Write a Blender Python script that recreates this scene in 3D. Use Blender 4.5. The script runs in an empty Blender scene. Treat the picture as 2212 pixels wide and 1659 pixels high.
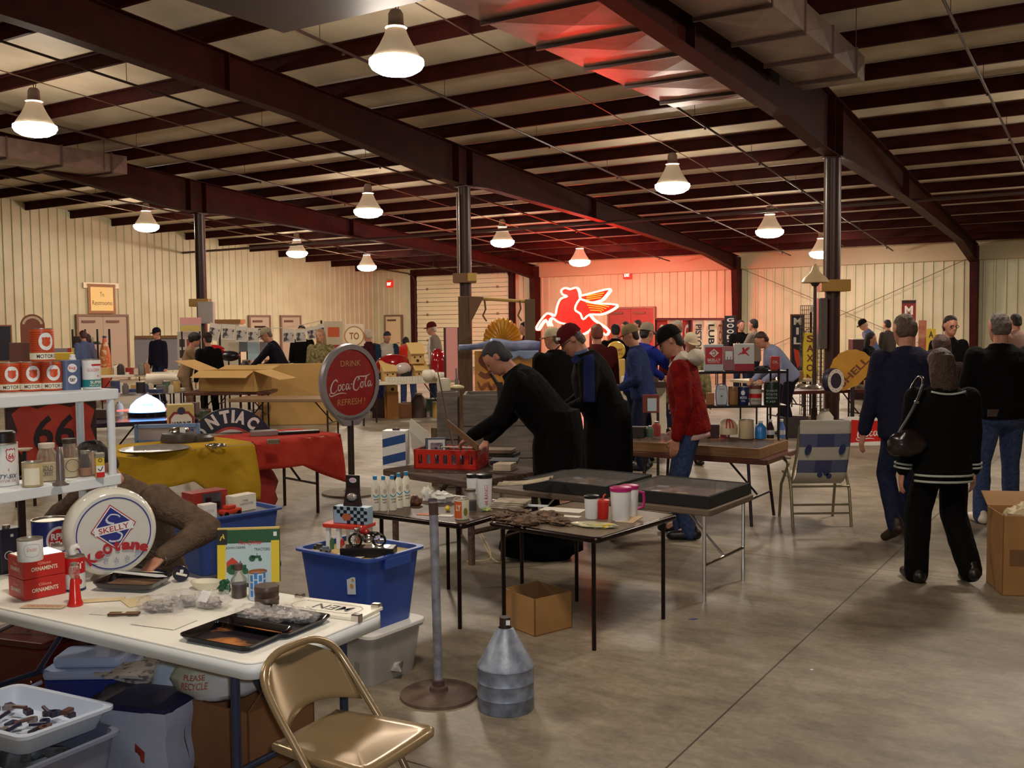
import bpy, bmesh, math, random
import numpy as np
from mathutils import Vector as V, Matrix as M
random.seed(7)
SC = bpy.context.scene
COL = SC.collection
PI = math.pi
# ---------------------------------------------------------------- camera, world, exposure
F, CX, CY, H = 2150.0, 1106.0, 829.5, 1.70
PITCH, ROLL = math.atan(126.0/F), math.radians(0.57)
TH = math.radians(32.5)                      # the building is turned this much against the view
_f = V((0, math.cos(PITCH), -math.sin(PITCH)))
_u0 = V((0, math.sin(PITCH), math.cos(PITCH)))
_r = V((1, 0, 0))*math.cos(ROLL) - _u0*math.sin(ROLL)
_u = V((1, 0, 0))*math.sin(ROLL) + _u0*math.cos(ROLL)
cam_d = bpy.data.cameras.new('camera'); cam = bpy.data.objects.new('camera', cam_d); COL.objects.link(cam)
cam_d.lens = 36.0*F/2212.0; cam_d.sensor_width = 36.0; cam_d.clip_start = .05; cam_d.clip_end = 200
cam.matrix_world = M(((_r.x, _u.x, -_f.x, 0), (_r.y, _u.y, -_f.y, 0), (_r.z, _u.z, -_f.z, H), (0, 0, 0, 1)))
SC.camera = cam
W = bpy.data.worlds.new('hall_dark'); SC.world = W; W.use_nodes = True
W.node_tree.nodes['Background'].inputs[0].default_value = (.004, .0035, .003, 1)
W.node_tree.nodes['Background'].inputs[1].default_value = 1.0
SC.view_settings.view_transform = 'Standard'; SC.view_settings.look = 'None'
SC.view_settings.exposure = 0.0; SC.view_settings.gamma = 1.0; SC.view_settings.use_curve_mapping = False
LAMP_E, FLASH_E, NEON_E = 130.0, 150.0, 92.0
fl = bpy.data.lights.new('camera_flash', 'SPOT'); fl.energy = FLASH_E; fl.color = (.80, .90, 1.0); fl.shadow_soft_size = .03
fl.spot_size = math.radians(75); fl.spot_blend = .6
flo = bpy.data.objects.new('camera_flash', fl); COL.objects.link(flo); flo.matrix_world = cam.matrix_world.copy(); flo.location = V((.06, 0, H+.06))
def px(x, y):                                # direction of a picture point
 return (_f*F + _r*(x-CX) - _u*(y-CY)).normalized()
def P(x, y, z=0.0):                          # the point at height z seen at (x, y)
 d = px(x, y); return V((0, 0, H)) + d*((z-H)/d.z)
def D(x, y, dep):                            # the point at depth dep seen at (x, y)
 d = px(x, y); return V((0, 0, H)) + d*(dep/d.y)
def dpt(y, z=0.0, x=1106):
 return P(x, y, z).y
def B(X, Y, Z=0.0):                          # building coordinates
 c, s = math.cos(TH), math.sin(TH)
 return V((c*X+s*Y, -s*X+c*Y, Z))
BM = M.Rotation(-TH, 4, 'Z')
def T(p, rz=0.0, rx=0.0, ry=0.0, s=1.0):
 return M.Translation(V(p)) @ M.Rotation(rz, 4, 'Z') @ M.Rotation(ry, 4, 'Y') @ M.Rotation(rx, 4, 'X') @ M.Scale(s, 4)
# ---------------------------------------------------------------- materials
def lin(c):
 return tuple(((v/255.0)/12.92 if v <= 10 else ((v/255.0+.055)/1.055)**2.4) for v in c)
_mats = {}
def mat(name, c, rough=.6, metal=0.0, c2=None, ns=6.0, bump=0.0, bs=30.0, emit=0.0, ec=None, alpha=1.0, trans=0.0, spec=.5, coat=0.0, sc=None, lo=.35, hi=.65, det=4.0):
 if name in _mats: return _mats[name]
 m = bpy.data.materials.new(name); m.use_nodes = True; _mats[name] = m
 nt = m.node_tree; b = nt.nodes['Principled BSDF']; I = b.inputs
 I['Base Color'].default_value = (*lin(c), 1); I['Roughness'].default_value = rough; I['Metallic'].default_value = metal
 I['Specular IOR Level'].default_value = spec; I['Coat Weight'].default_value = coat
 if alpha < 1: I['Alpha'].default_value = alpha
 if trans: I['Transmission Weight'].default_value = trans
 if emit:
  I['Emission Color'].default_value = (*lin(ec or c), 1); I['Emission Strength'].default_value = emit
 if c2 or bump:
  tc = nt.nodes.new('ShaderNodeTexCoord'); src = tc.outputs['Object']
  if sc:
   mp = nt.nodes.new('ShaderNodeMapping'); mp.inputs['Scale'].default_value = sc; nt.links.new(src, mp.inputs[0]); src = mp.outputs[0]
 if c2:
  n = nt.nodes.new('ShaderNodeTexNoise'); n.inputs['Scale'].default_value = ns; n.inputs['Detail'].default_value = det; nt.links.new(src, n.inputs['Vector'])
  r = nt.nodes.new('ShaderNodeValToRGB'); r.color_ramp.elements[0].color = (*lin(c), 1); r.color_ramp.elements[1].color = (*lin(c2), 1)
  r.color_ramp.elements[0].position = lo; r.color_ramp.elements[1].position = hi
  nt.links.new(n.outputs[0], r.inputs[0]); nt.links.new(r.outputs[0], I['Base Color'])
 if bump:
  n = nt.nodes.new('ShaderNodeTexNoise'); n.inputs['Scale'].default_value = bs; n.inputs['Detail'].default_value = 3; nt.links.new(src, n.inputs['Vector'])
  bp = nt.nodes.new('ShaderNodeBump'); bp.inputs['Strength'].default_value = bump; bp.inputs['Distance'].default_value = .02
  nt.links.new(n.outputs[0], bp.inputs['Height']); nt.links.new(bp.outputs[0], I['Normal'])
 return m
def flat(c, r=.55, **k):
 return mat('paint_%d_%d_%d_%d' % (*c, int(r*100)), c, r, **k)
# ---------------------------------------------------------------- mesh builder
class MB:
 def __init__(s, t=None): s.v = []; s.f = []; s.m = []; s.k = 0; s.t = t or M.Identity(4)
 def add(s, vs, fs):
  o = len(s.v); s.v += [s.t @ V(p) for p in vs]; s.f += [[i+o for i in f] for f in fs]; s.m += [s.k]*len(fs); return s
 def bx(s, x0, x1, y0, y1, z0, z1):
  return s.add([(x, y, z) for z in (z0, z1) for y in (y0, y1) for x in (x0, x1)],
     [(0, 2, 3, 1), (4, 5, 7, 6), (0, 1, 5, 4), (2, 6, 7, 3), (0, 4, 6, 2), (1, 3, 7, 5)])
 def box(s, c, d, rz=0.0):
  if rz:
   o = s.t; s.t = o @ T(c, rz); s.bx(-d[0]/2, d[0]/2, -d[1]/2, d[1]/2, -d[2]/2, d[2]/2); s.t = o; return s
  return s.bx(c[0]-d[0]/2, c[0]+d[0]/2, c[1]-d[1]/2, c[1]+d[1]/2, c[2]-d[2]/2, c[2]+d[2]/2)
 def fr(s, a, b):                          # two perpendicular axes to b-a
  w = (V(b)-V(a)).normalized(); x = w.cross(V((0, 0, 1)))
  if x.length < 1e-3: x = w.cross(V((0, 1, 0)))
  x.normalize(); return x, w.cross(x)
 def bar(s, a, b, w, h):                   # rectangular bar
  a, b = V(a), V(b); x, y = s.fr(a, b)
  return s.add([p+x*i*w/2+y*j*h/2 for p in (a, b) for i, j in ((-1, -1), (1, -1), (1, 1), (-1, 1))],
     [(3, 2, 1, 0), (4, 5, 6, 7), (0, 1, 5, 4), (1, 2, 6, 5), (2, 3, 7, 6), (3, 0, 4, 7)])
 def tube(s, pts, r, n=10, caps=True):
  pts = [V(p) for p in pts]; rs = r if isinstance(r, (list, tuple)) else [r]*len(pts)
  vs, fs = [], []; x = None
  for i, p in enumerate(pts):
   a = pts[max(i-1, 0)]; b = pts[min(i+1, len(pts)-1)]; w = (b-a).normalized()
   if x is None: x, _ = s.fr(a, b)
   x = (x-w*x.dot(w)).normalized(); y = w.cross(x)
   vs += [p+(x*math.cos(2*PI*j/n)+y*math.sin(2*PI*j/n))*rs[i] for j in range(n)]
  for i in range(len(pts)-1):
   fs += [(i*n+j, i*n+(j+1) % n, (i+1)*n+(j+1) % n, (i+1)*n+j) for j in range(n)]
  if caps: fs += [tuple(range(n))[::-1], tuple((len(pts)-1)*n+j for j in range(n))]
  return s.add(vs, fs)
 def lathe(s, pr, n=24, c=(0, 0, 0)):
  vs, fs = [], []; idx = []
  for r, z in pr:
   if r < 1e-5: idx.append([len(vs)]*n); vs.append((c[0], c[1], c[2]+z))
   else:
    idx.append([len(vs)+j for j in range(n)]); vs += [(c[0]+r*math.cos(2*PI*j/n), c[1]+r*math.sin(2*PI*j/n), c[2]+z) for j in range(n)]
  for a, b in zip(idx, idx[1:]):
   for j in range(n):
    q = [a[j], a[(j+1) % n], b[(j+1) % n], b[j]]; q = list(dict.fromkeys(q))
    if len(q) > 2: fs.append(q)
  return s.add(vs, fs)
 def prism(s, poly, z0, z1):
  n = len(poly); ar = sum(poly[i][0]*poly[(i+1) % n][1]-poly[(i+1) % n][0]*poly[i][1] for i in range(n))
  if ar < 0: poly = poly[::-1]
  return s.add([(p[0], p[1], z) for z in (z0, z1) for p in poly],
     [tuple(range(n))[::-1], tuple(range(n, 2*n))]+[(i, (i+1) % n, n+(i+1) % n, n+i) for i in range(n)])
 def poly(s, pts): return s.add(pts, [tuple(range(len(pts)))])
 def ball(s, c, r, n=12, k=8):
  r = r if isinstance(r, (list, tuple)) else (r, r, r)
  o = s.t; s.t = o @ M.Translation(V(c)) @ M.Diagonal((*r, 1))
  s.lathe([(math.sin(PI*i/k), -math.cos(PI*i/k)) for i in range(k+1)], n); s.t = o; return s
 def grid(s, fn, nu, nv):
  return s.add([fn(i/nu, j/nv) for j in range(nv+1) for i in range(nu+1)],
     [(j*(nu+1)+i, j*(nu+1)+i+1, (j+1)*(nu+1)+i+1, (j+1)*(nu+1)+i) for j in range(nv) for i in range(nu)])
 def text(s, txt, w, h, c=(0, 0), bold=0.0, fn=None, slant=0.0, z=0.0):
  for vs, fs in [_glyphs(txt, bold)]:
   q = []
   for x, y in vs:
    u = c[0]+(x-.5)*w+slant*(y-.5)*h; t = c[1]+(y-.5)*h
    q.append(fn(u, t) if fn else (u, t, z))
   s.add(q, fs)
  return s
 def stroke(s, pts, w, c=(0, 0), sc=(1, 1), fn=None, z=0.0, closed=False):   # a pen stroke of varying width
  pts = smooth(pts, 4, closed); n = len(pts); wl = w if isinstance(w, (list, tuple)) else [w]
  L, R = [], []
  for i, p in enumerate(pts):
   a = pts[(i-1) % n if closed else max(i-1, 0)]; b = pts[(i+1) % n if closed else min(i+1, n-1)]
   dx, dy = b[0]-a[0], b[1]-a[1]; l = math.hypot(dx, dy) or 1
   t = i/(n-1)*(len(wl)-1); k = min(int(t), len(wl)-2) if len(wl) > 1 else 0
   ww = (wl[k]*(1-t+k)+wl[k+1]*(t-k) if len(wl) > 1 else wl[0])/2
   L.append((p[0]-dy/l*ww, p[1]+dx/l*ww)); R.append((p[0]+dy/l*ww, p[1]-dx/l*ww))
  vs = []
  for q in L+R:
   u, t = c[0]+q[0]*sc[0], c[1]+q[1]*sc[1]; vs.append(fn(u, t) if fn else (u, t, z))
  m = n if closed else n-1
  return s.add(vs, [(i, n+i, n+(i+1) % n, (i+1) % n) for i in range(m)])
 def build(s, name, m, parent=None, sm=None, bev=0.0, seg=2, pin=None, mods=()):
  me = bpy.data.meshes.new(name); me.from_pydata(s.v, [], s.f)
  for x in (m if isinstance(m, (list, tuple)) else [m]): me.materials.append(x)
  if s.k or any(s.m): me.polygons.foreach_set('material_index', s.m)
  bm = bmesh.new(); bm.from_mesh(me); bmesh.ops.recalc_face_normals(bm, faces=bm.faces); bm.to_mesh(me); bm.free()
  o = bpy.data.objects.new(name, me); COL.objects.link(o)
  if parent: o.parent = parent
  if sm:
   for p in me.polygons: p.use_smooth = True
   me.set_sharp_from_angle(angle=math.radians(sm))
  if bev:
   b = o.modifiers.new('b', 'BEVEL'); b.width = bev; b.segments = seg; b.limit_method = 'ANGLE'; b.angle_limit = .6
  return o
_gl = {}
def _glyphs(txt, bold):
 k = (txt, bold)
 if k not in _gl:
  c = bpy.data.curves.new('t', 'FONT'); c.body = txt; c.size = 1; c.offset = bold; c.resolution_u = 3
  o = bpy.data.objects.new('t', c); COL.objects.link(o); bpy.context.view_layer.update()
  me = bpy.data.meshes.new_from_object(o.evaluated_get(bpy.context.evaluated_depsgraph_get()))
  vs = [(v.co.x, v.co.y) for v in me.vertices]; fs = [tuple(p.vertices) for p in me.polygons]
  bpy.data.objects.remove(o); bpy.data.curves.remove(c); bpy.data.meshes.remove(me)
  x0 = min(v[0] for v in vs); x1 = max(v[0] for v in vs); y0 = min(v[1] for v in vs); y1 = max(v[1] for v in vs)
  _gl[k] = ([((x-x0)/max(x1-x0, 1e-6), (y-y0)/max(y1-y0, 1e-6)) for x, y in vs], fs)
 return _gl[k]
def smooth(pts, k=4, closed=False):
 n = len(pts)
 if n < 3: return [tuple(p) for p in pts]
 out = []
 for i in range(n if closed else n-1):
  g = (lambda j: pts[j % n]) if closed else (lambda j: pts[min(max(j, 0), n-1)])
  a, b, c, d = g(i-1), g(i), g(i+1), g(i+2)
  for j in range(k):
   t = j/k
   out.append(tuple(.5*(2*b[q]+(c[q]-a[q])*t+(2*a[q]-5*b[q]+4*c[q]-d[q])*t*t+(3*b[q]-a[q]-3*c[q]+d[q])*t**3) for q in range(len(b))))
 if not closed: out.append(tuple(pts[-1]))
 return out
def circ(r, n=32, c=(0, 0), a0=0.0, a1=2*PI):
 full = abs(a1-a0-2*PI) < 1e-6; k = n if full else n+1
 return [(c[0]+r*math.cos(a0+(a1-a0)*i/n), c[1]+r*math.sin(a0+(a1-a0)*i/n)) for i in range(k)]
def rrect(w, h, r, n=4, c=(0, 0)):
 out = []
 for cx, cy, a in ((w/2-r, h/2-r, 0), (-w/2+r, h/2-r, PI/2), (-w/2+r, -h/2+r, PI), (w/2-r, -h/2+r, 1.5*PI)):
  out += [(c[0]+cx+r*math.cos(a+PI/2*i/n), c[1]+cy+r*math.sin(a+PI/2*i/n)) for i in range(n+1)]
 return out
def face(m): return m @ M.Rotation(PI/2, 4, 'X')   # flat artwork (u, v, out) stood upright, facing -y
# ---------------------------------------------------------------- object tags
def tag(o, label, cat, group=None, kind=None):
 o['label'] = label; o['category'] = cat
 if group: o['group'] = group
 if kind: o['kind'] = kind
 return o
def thing(name, label, cat, m=(0, 0, 0), rz=0.0, group=None):
 o = bpy.data.objects.new(name, None); COL.objects.link(o); o.empty_display_size = .05
 o.matrix_world = m if isinstance(m, M) else T(m, rz)
 return tag(o, label, cat, group)
def struct(o): o['kind'] = 'structure'; return o
def dup(o, label=None, m=None, parent=None):
 c = o.copy(); COL.objects.link(c)
 if parent: c.parent = parent
 if m is not None: c.matrix_world = m
 if label: c['label'] = label
 for ch in [x for x in o.children]: dup(ch, parent=c)
 return c
# ================================================================ the hall
DY, LX, RX, FY, EAVE = 34.5, -29.3, 11.6, -14.0, 4.3
FRX = (-20.65, -12.3, -4.58, 3.6)
def roof(Y): return EAVE + .083*(DY-Y) if Y > 0 else EAVE+.083*DY + .083*Y
steel = mat('red_oxide_steel', (58, 16, 11), .6, c2=(44, 11, 8), ns=3, spec=.12)
steel_d = mat('red_oxide_purlin', (54, 15, 11), .7, c2=(40, 10, 8), ns=2, spec=.1)
cream = mat('cream_siding', (198, 193, 162), .5, c2=(186, 180, 146), ns=1.2)
insul = mat('white_vinyl_insulation', (206, 192, 168), .6, c2=(190, 175, 150), ns=1.5, bump=.2, bs=3)
galv = mat('galvanised_sheet', (128, 104, 92), .42, metal=.35, c2=(108, 88, 78), ns=4)
pipe_m = mat('dark_pipe', (52, 30, 26), .45)
fm = bpy.data.materials.new('sealed_concrete'); fm.use_nodes = True
nt = fm.node_tree; L = nt.links.new; N = nt.nodes.new; b = nt.nodes['Principled BSDF']
tc = N('ShaderNodeTexCoord')
def noise(s, d=5, r=.6, sc=None):
 n = N('ShaderNodeTexNoise'); n.inputs['Scale'].default_value = s; n.inputs['Detail'].default_value = d; n.inputs['Roughness'].default_value = r
 if sc:
  mp = N('ShaderNodeMapping'); mp.inputs['Scale'].default_value = sc; L(tc.outputs['Object'], mp.inputs[0]); L(mp.outputs[0], n.inputs['Vector'])
 else: L(tc.outputs['Object'], n.inputs['Vector'])
 return n
def ramp(src, *st):
 r = N('ShaderNodeValToRGB'); e = r.color_ramp.elements
 while len(e) < len(st): e.new(.5)
 for x, (p, c) in zip(e, st): x.position = p; x.color = (*lin(c), 1)
 L(src, r.inputs[0]); return r
def mixc(a, c, f, mode='MULTIPLY'):
 m = N('ShaderNodeMix'); m.data_type = 'RGBA'; m.blend_type = mode; m.inputs[0].default_value = f
 L(a, m.inputs[6]); L(c, m.inputs[7]); return m.outputs[2]
c1 = ramp(noise(.55, 6, .62).outputs[0], (.30, (114, 103, 88)), (.52, (150, 139, 121)), (.72, (176, 165, 146)))
c2 = ramp(noise(3.2, 6, .7, (1, 2.2, 1)).outputs[0], (.35, (150, 140, 124)), (.6, (255, 250, 240)))
c3 = ramp(noise(26, 4, .7).outputs[0], (.35, (205, 200, 192)), (.6, (255, 255, 255)))
wv = N('ShaderNodeSeparateXYZ'); L(tc.outputs['Object'], wv.inputs[0])
def joint(ax, off, per):
 a = N('ShaderNodeMath'); a.operation = 'ADD'; a.inputs[1].default_value = off+1000*per; L(wv.outputs[ax], a.inputs[0])
 w = N('ShaderNodeMath'); w.operation = 'MODULO'; w.inputs[1].default_value = per; L(a.outputs[0], w.inputs[0])
 g = N('ShaderNodeMath'); g.operation = 'LESS_THAN'; g.inputs[1].default_value = .009; L(w.outputs[0], g.inputs[0]); return g.outputs[0]
jm = N('ShaderNodeMath'); jm.operation = 'MAXIMUM'; L(joint(0, 1.52, 4.08), jm.inputs[0]); L(joint(1, 1.1, 4.08), jm.inputs[1])
col = mixc(mixc(c1.outputs[0], c2.outputs[0], .55), c3.outputs[0], .5)
mj = N('ShaderNodeMix'); mj.data_type = 'RGBA'; L(jm.outputs[0], mj.inputs[0]); L(col, mj.inputs[6]); mj.inputs[7].default_value = (*lin((58, 48, 38)), 1)
L(mj.outputs[2], b.inputs['Base Color'])
rr = ramp(noise(1.6, 5, .65).outputs[0], (.3, (166, 166, 166)), (.7, (204, 204, 204))); L(rr.outputs[0], b.inputs['Roughness'])
bp = N('ShaderNodeBump'); bp.inputs['Strength'].default_value = .06; bp.inputs['Distance'].default_value = .01; L(noise(14, 4).outputs[0], bp.inputs['Height']); L(bp.outputs[0], b.inputs['Normal'])
b.inputs['Specular IOR Level'].default_value = .6
def bobj(mb, name, m, **k):
 mb.t = M.Identity(4); o = mb.build(name, m, **k); o.matrix_world = BM; return o
mb = MB(); mb.add([(LX-.2, FY-.2, 0), (RX+.2, FY-.2, 0), (RX+.2, DY+.2, 0), (LX-.2, DY+.2, 0)], [(0, 1, 2, 3)])
struct(bobj(mb, 'floor', fm))
mb = MB()
for a, c in ((FY, 0), (0, DY)):
 mb.grid(lambda u, v: (LX+(RX-LX)*u, a+(c-a)*v, roof(a+(c-a)*v)), 10, 8)
struct(bobj(mb, 'ceiling', insul))
def ribbed(length, prof, at):                 # ribbed siding along t, height from prof(t)
 mb = MB(); t = 0.0; st = []
 while t < length:
  st += [(t, 0), (t+.215, 0), (t+.235, .034), (t+.285, .034), (t+.305, 0)][:4]; t += .305
 st.append((length, 0))
 vs = [at(t, d, z) for t, d in st for z in prof(t)]
 mb.add(vs, [(2*i, 2*i+2, 2*i+3, 2*i+1) for i in range(len(st)-1)]); return mb
struct(bobj(ribbed(DY-FY, lambda t: (0, roof(min(FY+t, DY))), lambda t, d, z: (LX+d, FY+t, z)), 'wall_left', cream))
struct(bobj(ribbed(RX-LX, lambda t: (0, roof(DY)), lambda t, d, z: (LX+t, DY-d, z)), 'wall_back', cream))
mb = MB(); mb.bx(RX, RX+.1, FY, DY, 0, 7); struct(bobj(mb, 'wall_right', cream))
mb = MB(); mb.bx(LX, RX, FY-.1, FY, 0, 7); struct(bobj(mb, 'wall_front', cream))
mb = MB(); mb.bx(-20.6, RX, DY-.16, DY-.05, EAVE-.68, EAVE-.1); struct(bobj(mb, 'trim_1', mat('cream_fascia', (176, 164, 132), .6), bev=.03))
k = 0; Y = 18.1-1.52*13
while Y < DY-.4:
 for i in range(len(FRX)+1):
  x0 = LX if i == 0 else FRX[i-1]; x1 = RX if i == len(FRX) else FRX[i]
  mb = MB(); z = roof(Y)-.015
  mb.bx(x0, x1, Y-.004, Y+.004, z-.235, z); mb.bx(x0, x1, Y, Y+.065, z-.238, z-.232); mb.bx(x0, x1, Y-.065, Y, z-.02, z)
  struct(bobj(mb, 'purlin', steel_d))
 Y += 1.52
def frame(X, pts):
 mb = MB(); hw = .12
 top = [(Y, roof(Y)-.26) for Y, _ in pts]; bot = pts
 for (Y0, b0), (Y1, b1), (_, t0), (_, t1) in zip(bot, bot[1:], top, top[1:]):
  mb.add([(X-.006, Y0, b0), (X-.006, Y1, b1), (X-.006, Y1, t1), (X-.006, Y0, t0), (X+.006, Y0, b0), (X+.006, Y1, b1), (X+.006, Y1, t1), (X+.006, Y0, t0)],
   [(0, 1, 2, 3), (7, 6, 5, 4)])
  for z0, z1 in ((b0, b1), (t0, t1)):
   mb.add([(X+sx*hw, y, z+dz) for dz in (0, .016) for y, z in ((Y0, z0), (Y1, z1)) for sx in (-1, 1)],
    [(0, 1, 3, 2), (4, 6, 7, 5), (0, 4, 5, 1), (2, 3, 7, 6), (0, 2, 6, 4), (1, 5, 7, 3)])
 for Y in (17.15, 17.65, 23.3, 11.0):      # web stiffeners
  bz = np.interp(Y, [p[0] for p in bot], [p[1] for p in bot]); mb.bx(X-hw, X+hw, Y-.006, Y+.006, bz, roof(Y)-.26)
 return mb
prof1 = [(-14, 5.2), (0, 6.0), (8, 5.62), (12.5, 5.28), (16.6, 4.72), (17.4, 4.66), (18.3, 4.7), (24.7, 4.40), (31, 4.0), (DY-.35, 3.55)]
prof3 = [(-14, 5.0), (0, 5.2), (8, 4.98), (10.6, 4.86), (14.5, 4.72), (16.6, 4.55), (17.4, 4.52), (18.3, 4.55), (24.7, 4.36), (31, 4.0), (DY-.35, 3.5)]
for X in FRX:
 struct(bobj(frame(X, prof3 if X == -4.58 else prof1), 'roof_beam', steel))
 mb = MB()                                 # wall column, tapered
 mb.add([(X+sx*.11, y, z) for z, w in ((0, .25), (EAVE-.25, .55)) for y in (DY-.06-w, DY-.06) for sx in (-1, 1)],
  [(0, 2, 3, 1), (4, 5, 7, 6), (0, 1, 5, 4), (2, 6, 7, 3), (0, 4, 6, 2), (1, 3, 7, 5)])
 struct(bobj(mb, 'wall_column', steel, bev=.01))
 mb = MB(); h = 4.66 if X != -4.58 else 4.52
 mb.tube([(X, 17.5, .02), (X, 17.5, h-.02)], .13, 20); mb.bx(X-.2, X+.2, 17.3, 17.7, 0, .02); mb.bx(X-.16, X+.16, 17.34, 17.66, h-.02, h)
 struct(bobj(mb, 'steel_column', mat('column_paint', (52, 20, 15), .4), sm=40))
for a, c in (((-12.4, 3.75), (-4.6, .3)), ((-12.4, .3), (-4.6, 3.75))):
 mb = MB(); mb.tube([(a[0], DY-.22, a[1]), (c[0], DY-.22, c[1])], .011, 6); struct(bobj(mb, 'brace_rod', mat('rod', (96, 78, 62), .5)))
for X in (-24.2, -18.4, -14.6, -10.2, -6.9, -2.2, 1.2):
 mb = MB(); dz = -.40
 mb.tube([(X, y, roof(y)+dz) for y in (-13, 0, 17, 33.6)], .022, 8)
 y = 1.8
 while y < 33:
  mb.tube([(X, y, roof(y)+dz), (X, y, roof(y))], .005, 5); mb.lathe([(0, -.07), (.03, -.06), (.012, -.03), (.014, 0)], 8, (X+.0, y+.5, roof(y+.5)+dz)); y += 3.04
 struct(bobj(mb, 'sprinkler_pipe', pipe_m, sm=40))
mb = MB(); mb.tube([(LX+.05, 24, 4.43), (RX, 24, 4.43)], .04, 10); mb.lathe([(.09, 0), (.09, .02), (0, .02)], 12, (LX+.05, 24, 4.43)); struct(bobj(mb, 'sprinkler_main', pipe_m, sm=40))
for X, dz in ((-16.4, -.27), (-8.3, -.27), (-26, -.27), (-1.0, -.30)):
 mb = MB(); mb.tube([(X, y, roof(y)+dz) for y in (-13, 0, 33)], .010, 6); struct(bobj(mb, 'conduit', mat('conduit', (120, 96, 78), .4, metal=.5)))
def duct(X0, X1, Y0, Y1, z0, z1, name, label, dirs=1.22):
 t = thing(name, label, 'air duct', BM @ T(((X0+X1)/2, Y1, z0)))
 mb = MB(); cx = (X0+X1)/2; w = (X1-X0)/2; h = z1-z0; y = Y0-Y1
 while y < -.05:
  e = min(y+dirs, 0); m_ = (y+e)/2
  for sgn, zz in ((1, 0), (-1, h)):
   mb.add([(-w, y, zz), (w, y, zz), (w, e, zz), (-w, e, zz), (0, m_, zz+.035*(-1 if zz == 0 else 1))], [(0, 1, 4), (1, 2, 4), (2, 3, 4), (3, 0, 4)])
  for x, o_ in ((-w, -.03), (w, .03)):
   mb.add([(x, y, 0), (x, e, 0), (x, e, h), (x, y, h), (x+o_, m_, h/2)], [(0, 1, 4), (1, 2, 4), (2, 3, 4), (3, 0, 4)])
  y = e
 mb.add([(-w, 0, 0), (w, 0, 0), (w, 0, h), (-w, 0, h)], [(0, 1, 2, 3)]); mb.add([(-w, Y0-Y1, 0), (w, Y0-Y1, 0), (w, Y0-Y1, h), (-w, Y0-Y1, h)], [(0, 1, 2, 3)])
 mb.build('duct_body', galv, t)
 y = Y0-Y1+dirs
 while y < -.2:
  s = MB(); s.bx(-w-.02, w+.02, y-.02, y+.02, -.045, h+.02); s.build('seam_flange', mat('duct_flange', (84, 62, 56), .5, metal=.3), t); y += dirs
 for yy in (Y0-Y1+1, -.6):
  for x in (-w-.02, w+.02):
   s = MB(); s.tube([(x, yy, 0), (x, yy, roof(Y1+yy)-z0-.02)], .006, 5); s.build('hanger_rod', pipe_m, t)
 return t
duct(-6.35, -4.68, -4, 14.8, 5.10, 5.45, 'air_duct', 'wide sheet metal air duct on the left of the right roof beam')
duct(-4.32, -3.45, -4, 14.8, 5.10, 5.45, 'air_duct', 'narrow sheet metal air duct on the right of the right roof beam')
duct(-20.5, -19.6, 2, 14.6, 5.22, 5.62, 'air_duct', 'grey sheet metal air duct at upper left ending at a roof beam')
t = thing('unit_heater', 'dark suspended box at the top, left of the nearest hanging lamp', 'heater', BM @ T((-8.2, 9.5, 5.5)))
mb = MB(); mb.bx(-1.3, 1.3, -3.2, 0, 0, .42); mb.build('casing', mat('heater_dark', (30, 18, 16), .6), t, bev=.02)
for x in (-1.1, 1.1): s = MB(); s.tube([(x, -.5, .42), (x, -.5, .88)], .01, 6); s.build('hanger_rod', pipe_m, t)
lampglow = mat('lamp_lens_lit', (255, 250, 238), .3, emit=LAMP_E, ec=(255, 240, 222))
shade = mat('lamp_shade_prismatic', (170, 156, 138), .35, emit=.14, ec=(255, 226, 184))
ball_m = mat('lamp_ballast', (120, 100, 88), .5)
def lampsite(X, Y, z, label):
 t = thing('high_bay_lamp', label, 'hanging lamp', B(X, Y, z), group='high bay lamps under the roof')
 mb = MB(); mb.lathe([(.13, .40), (.16, .32), (.22, .2), (.31, .06), (.35, .0), (.345, -.0)], 28); mb.build('reflector', shade, t, sm=60)
 mb = MB(); mb.lathe([(.36, .0), (.365, -.05), (.33, -.11), (.24, -.165), (.12, -.19), (0, -.195)], 28); mb.build('lens', lampglow, t, sm=60)
 mb = MB(); mb.lathe([(0, .66), (.07, .65), (.10, .6), (.105, .45), (.15, .42), (.0, .42)], 20); mb.build('ballast_housing', ball_m, t, sm=50)
 mb = MB(); mb.tube([(0, 0, .65), (0, 0, max(.72, roof(Y)-z-.24))], .008, 6); mb.tube([(.03, 0, .65), (.05, 0, .75), (.0, 0, .8)], .006, 6); mb.build('hook', pipe_m, t)
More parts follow.
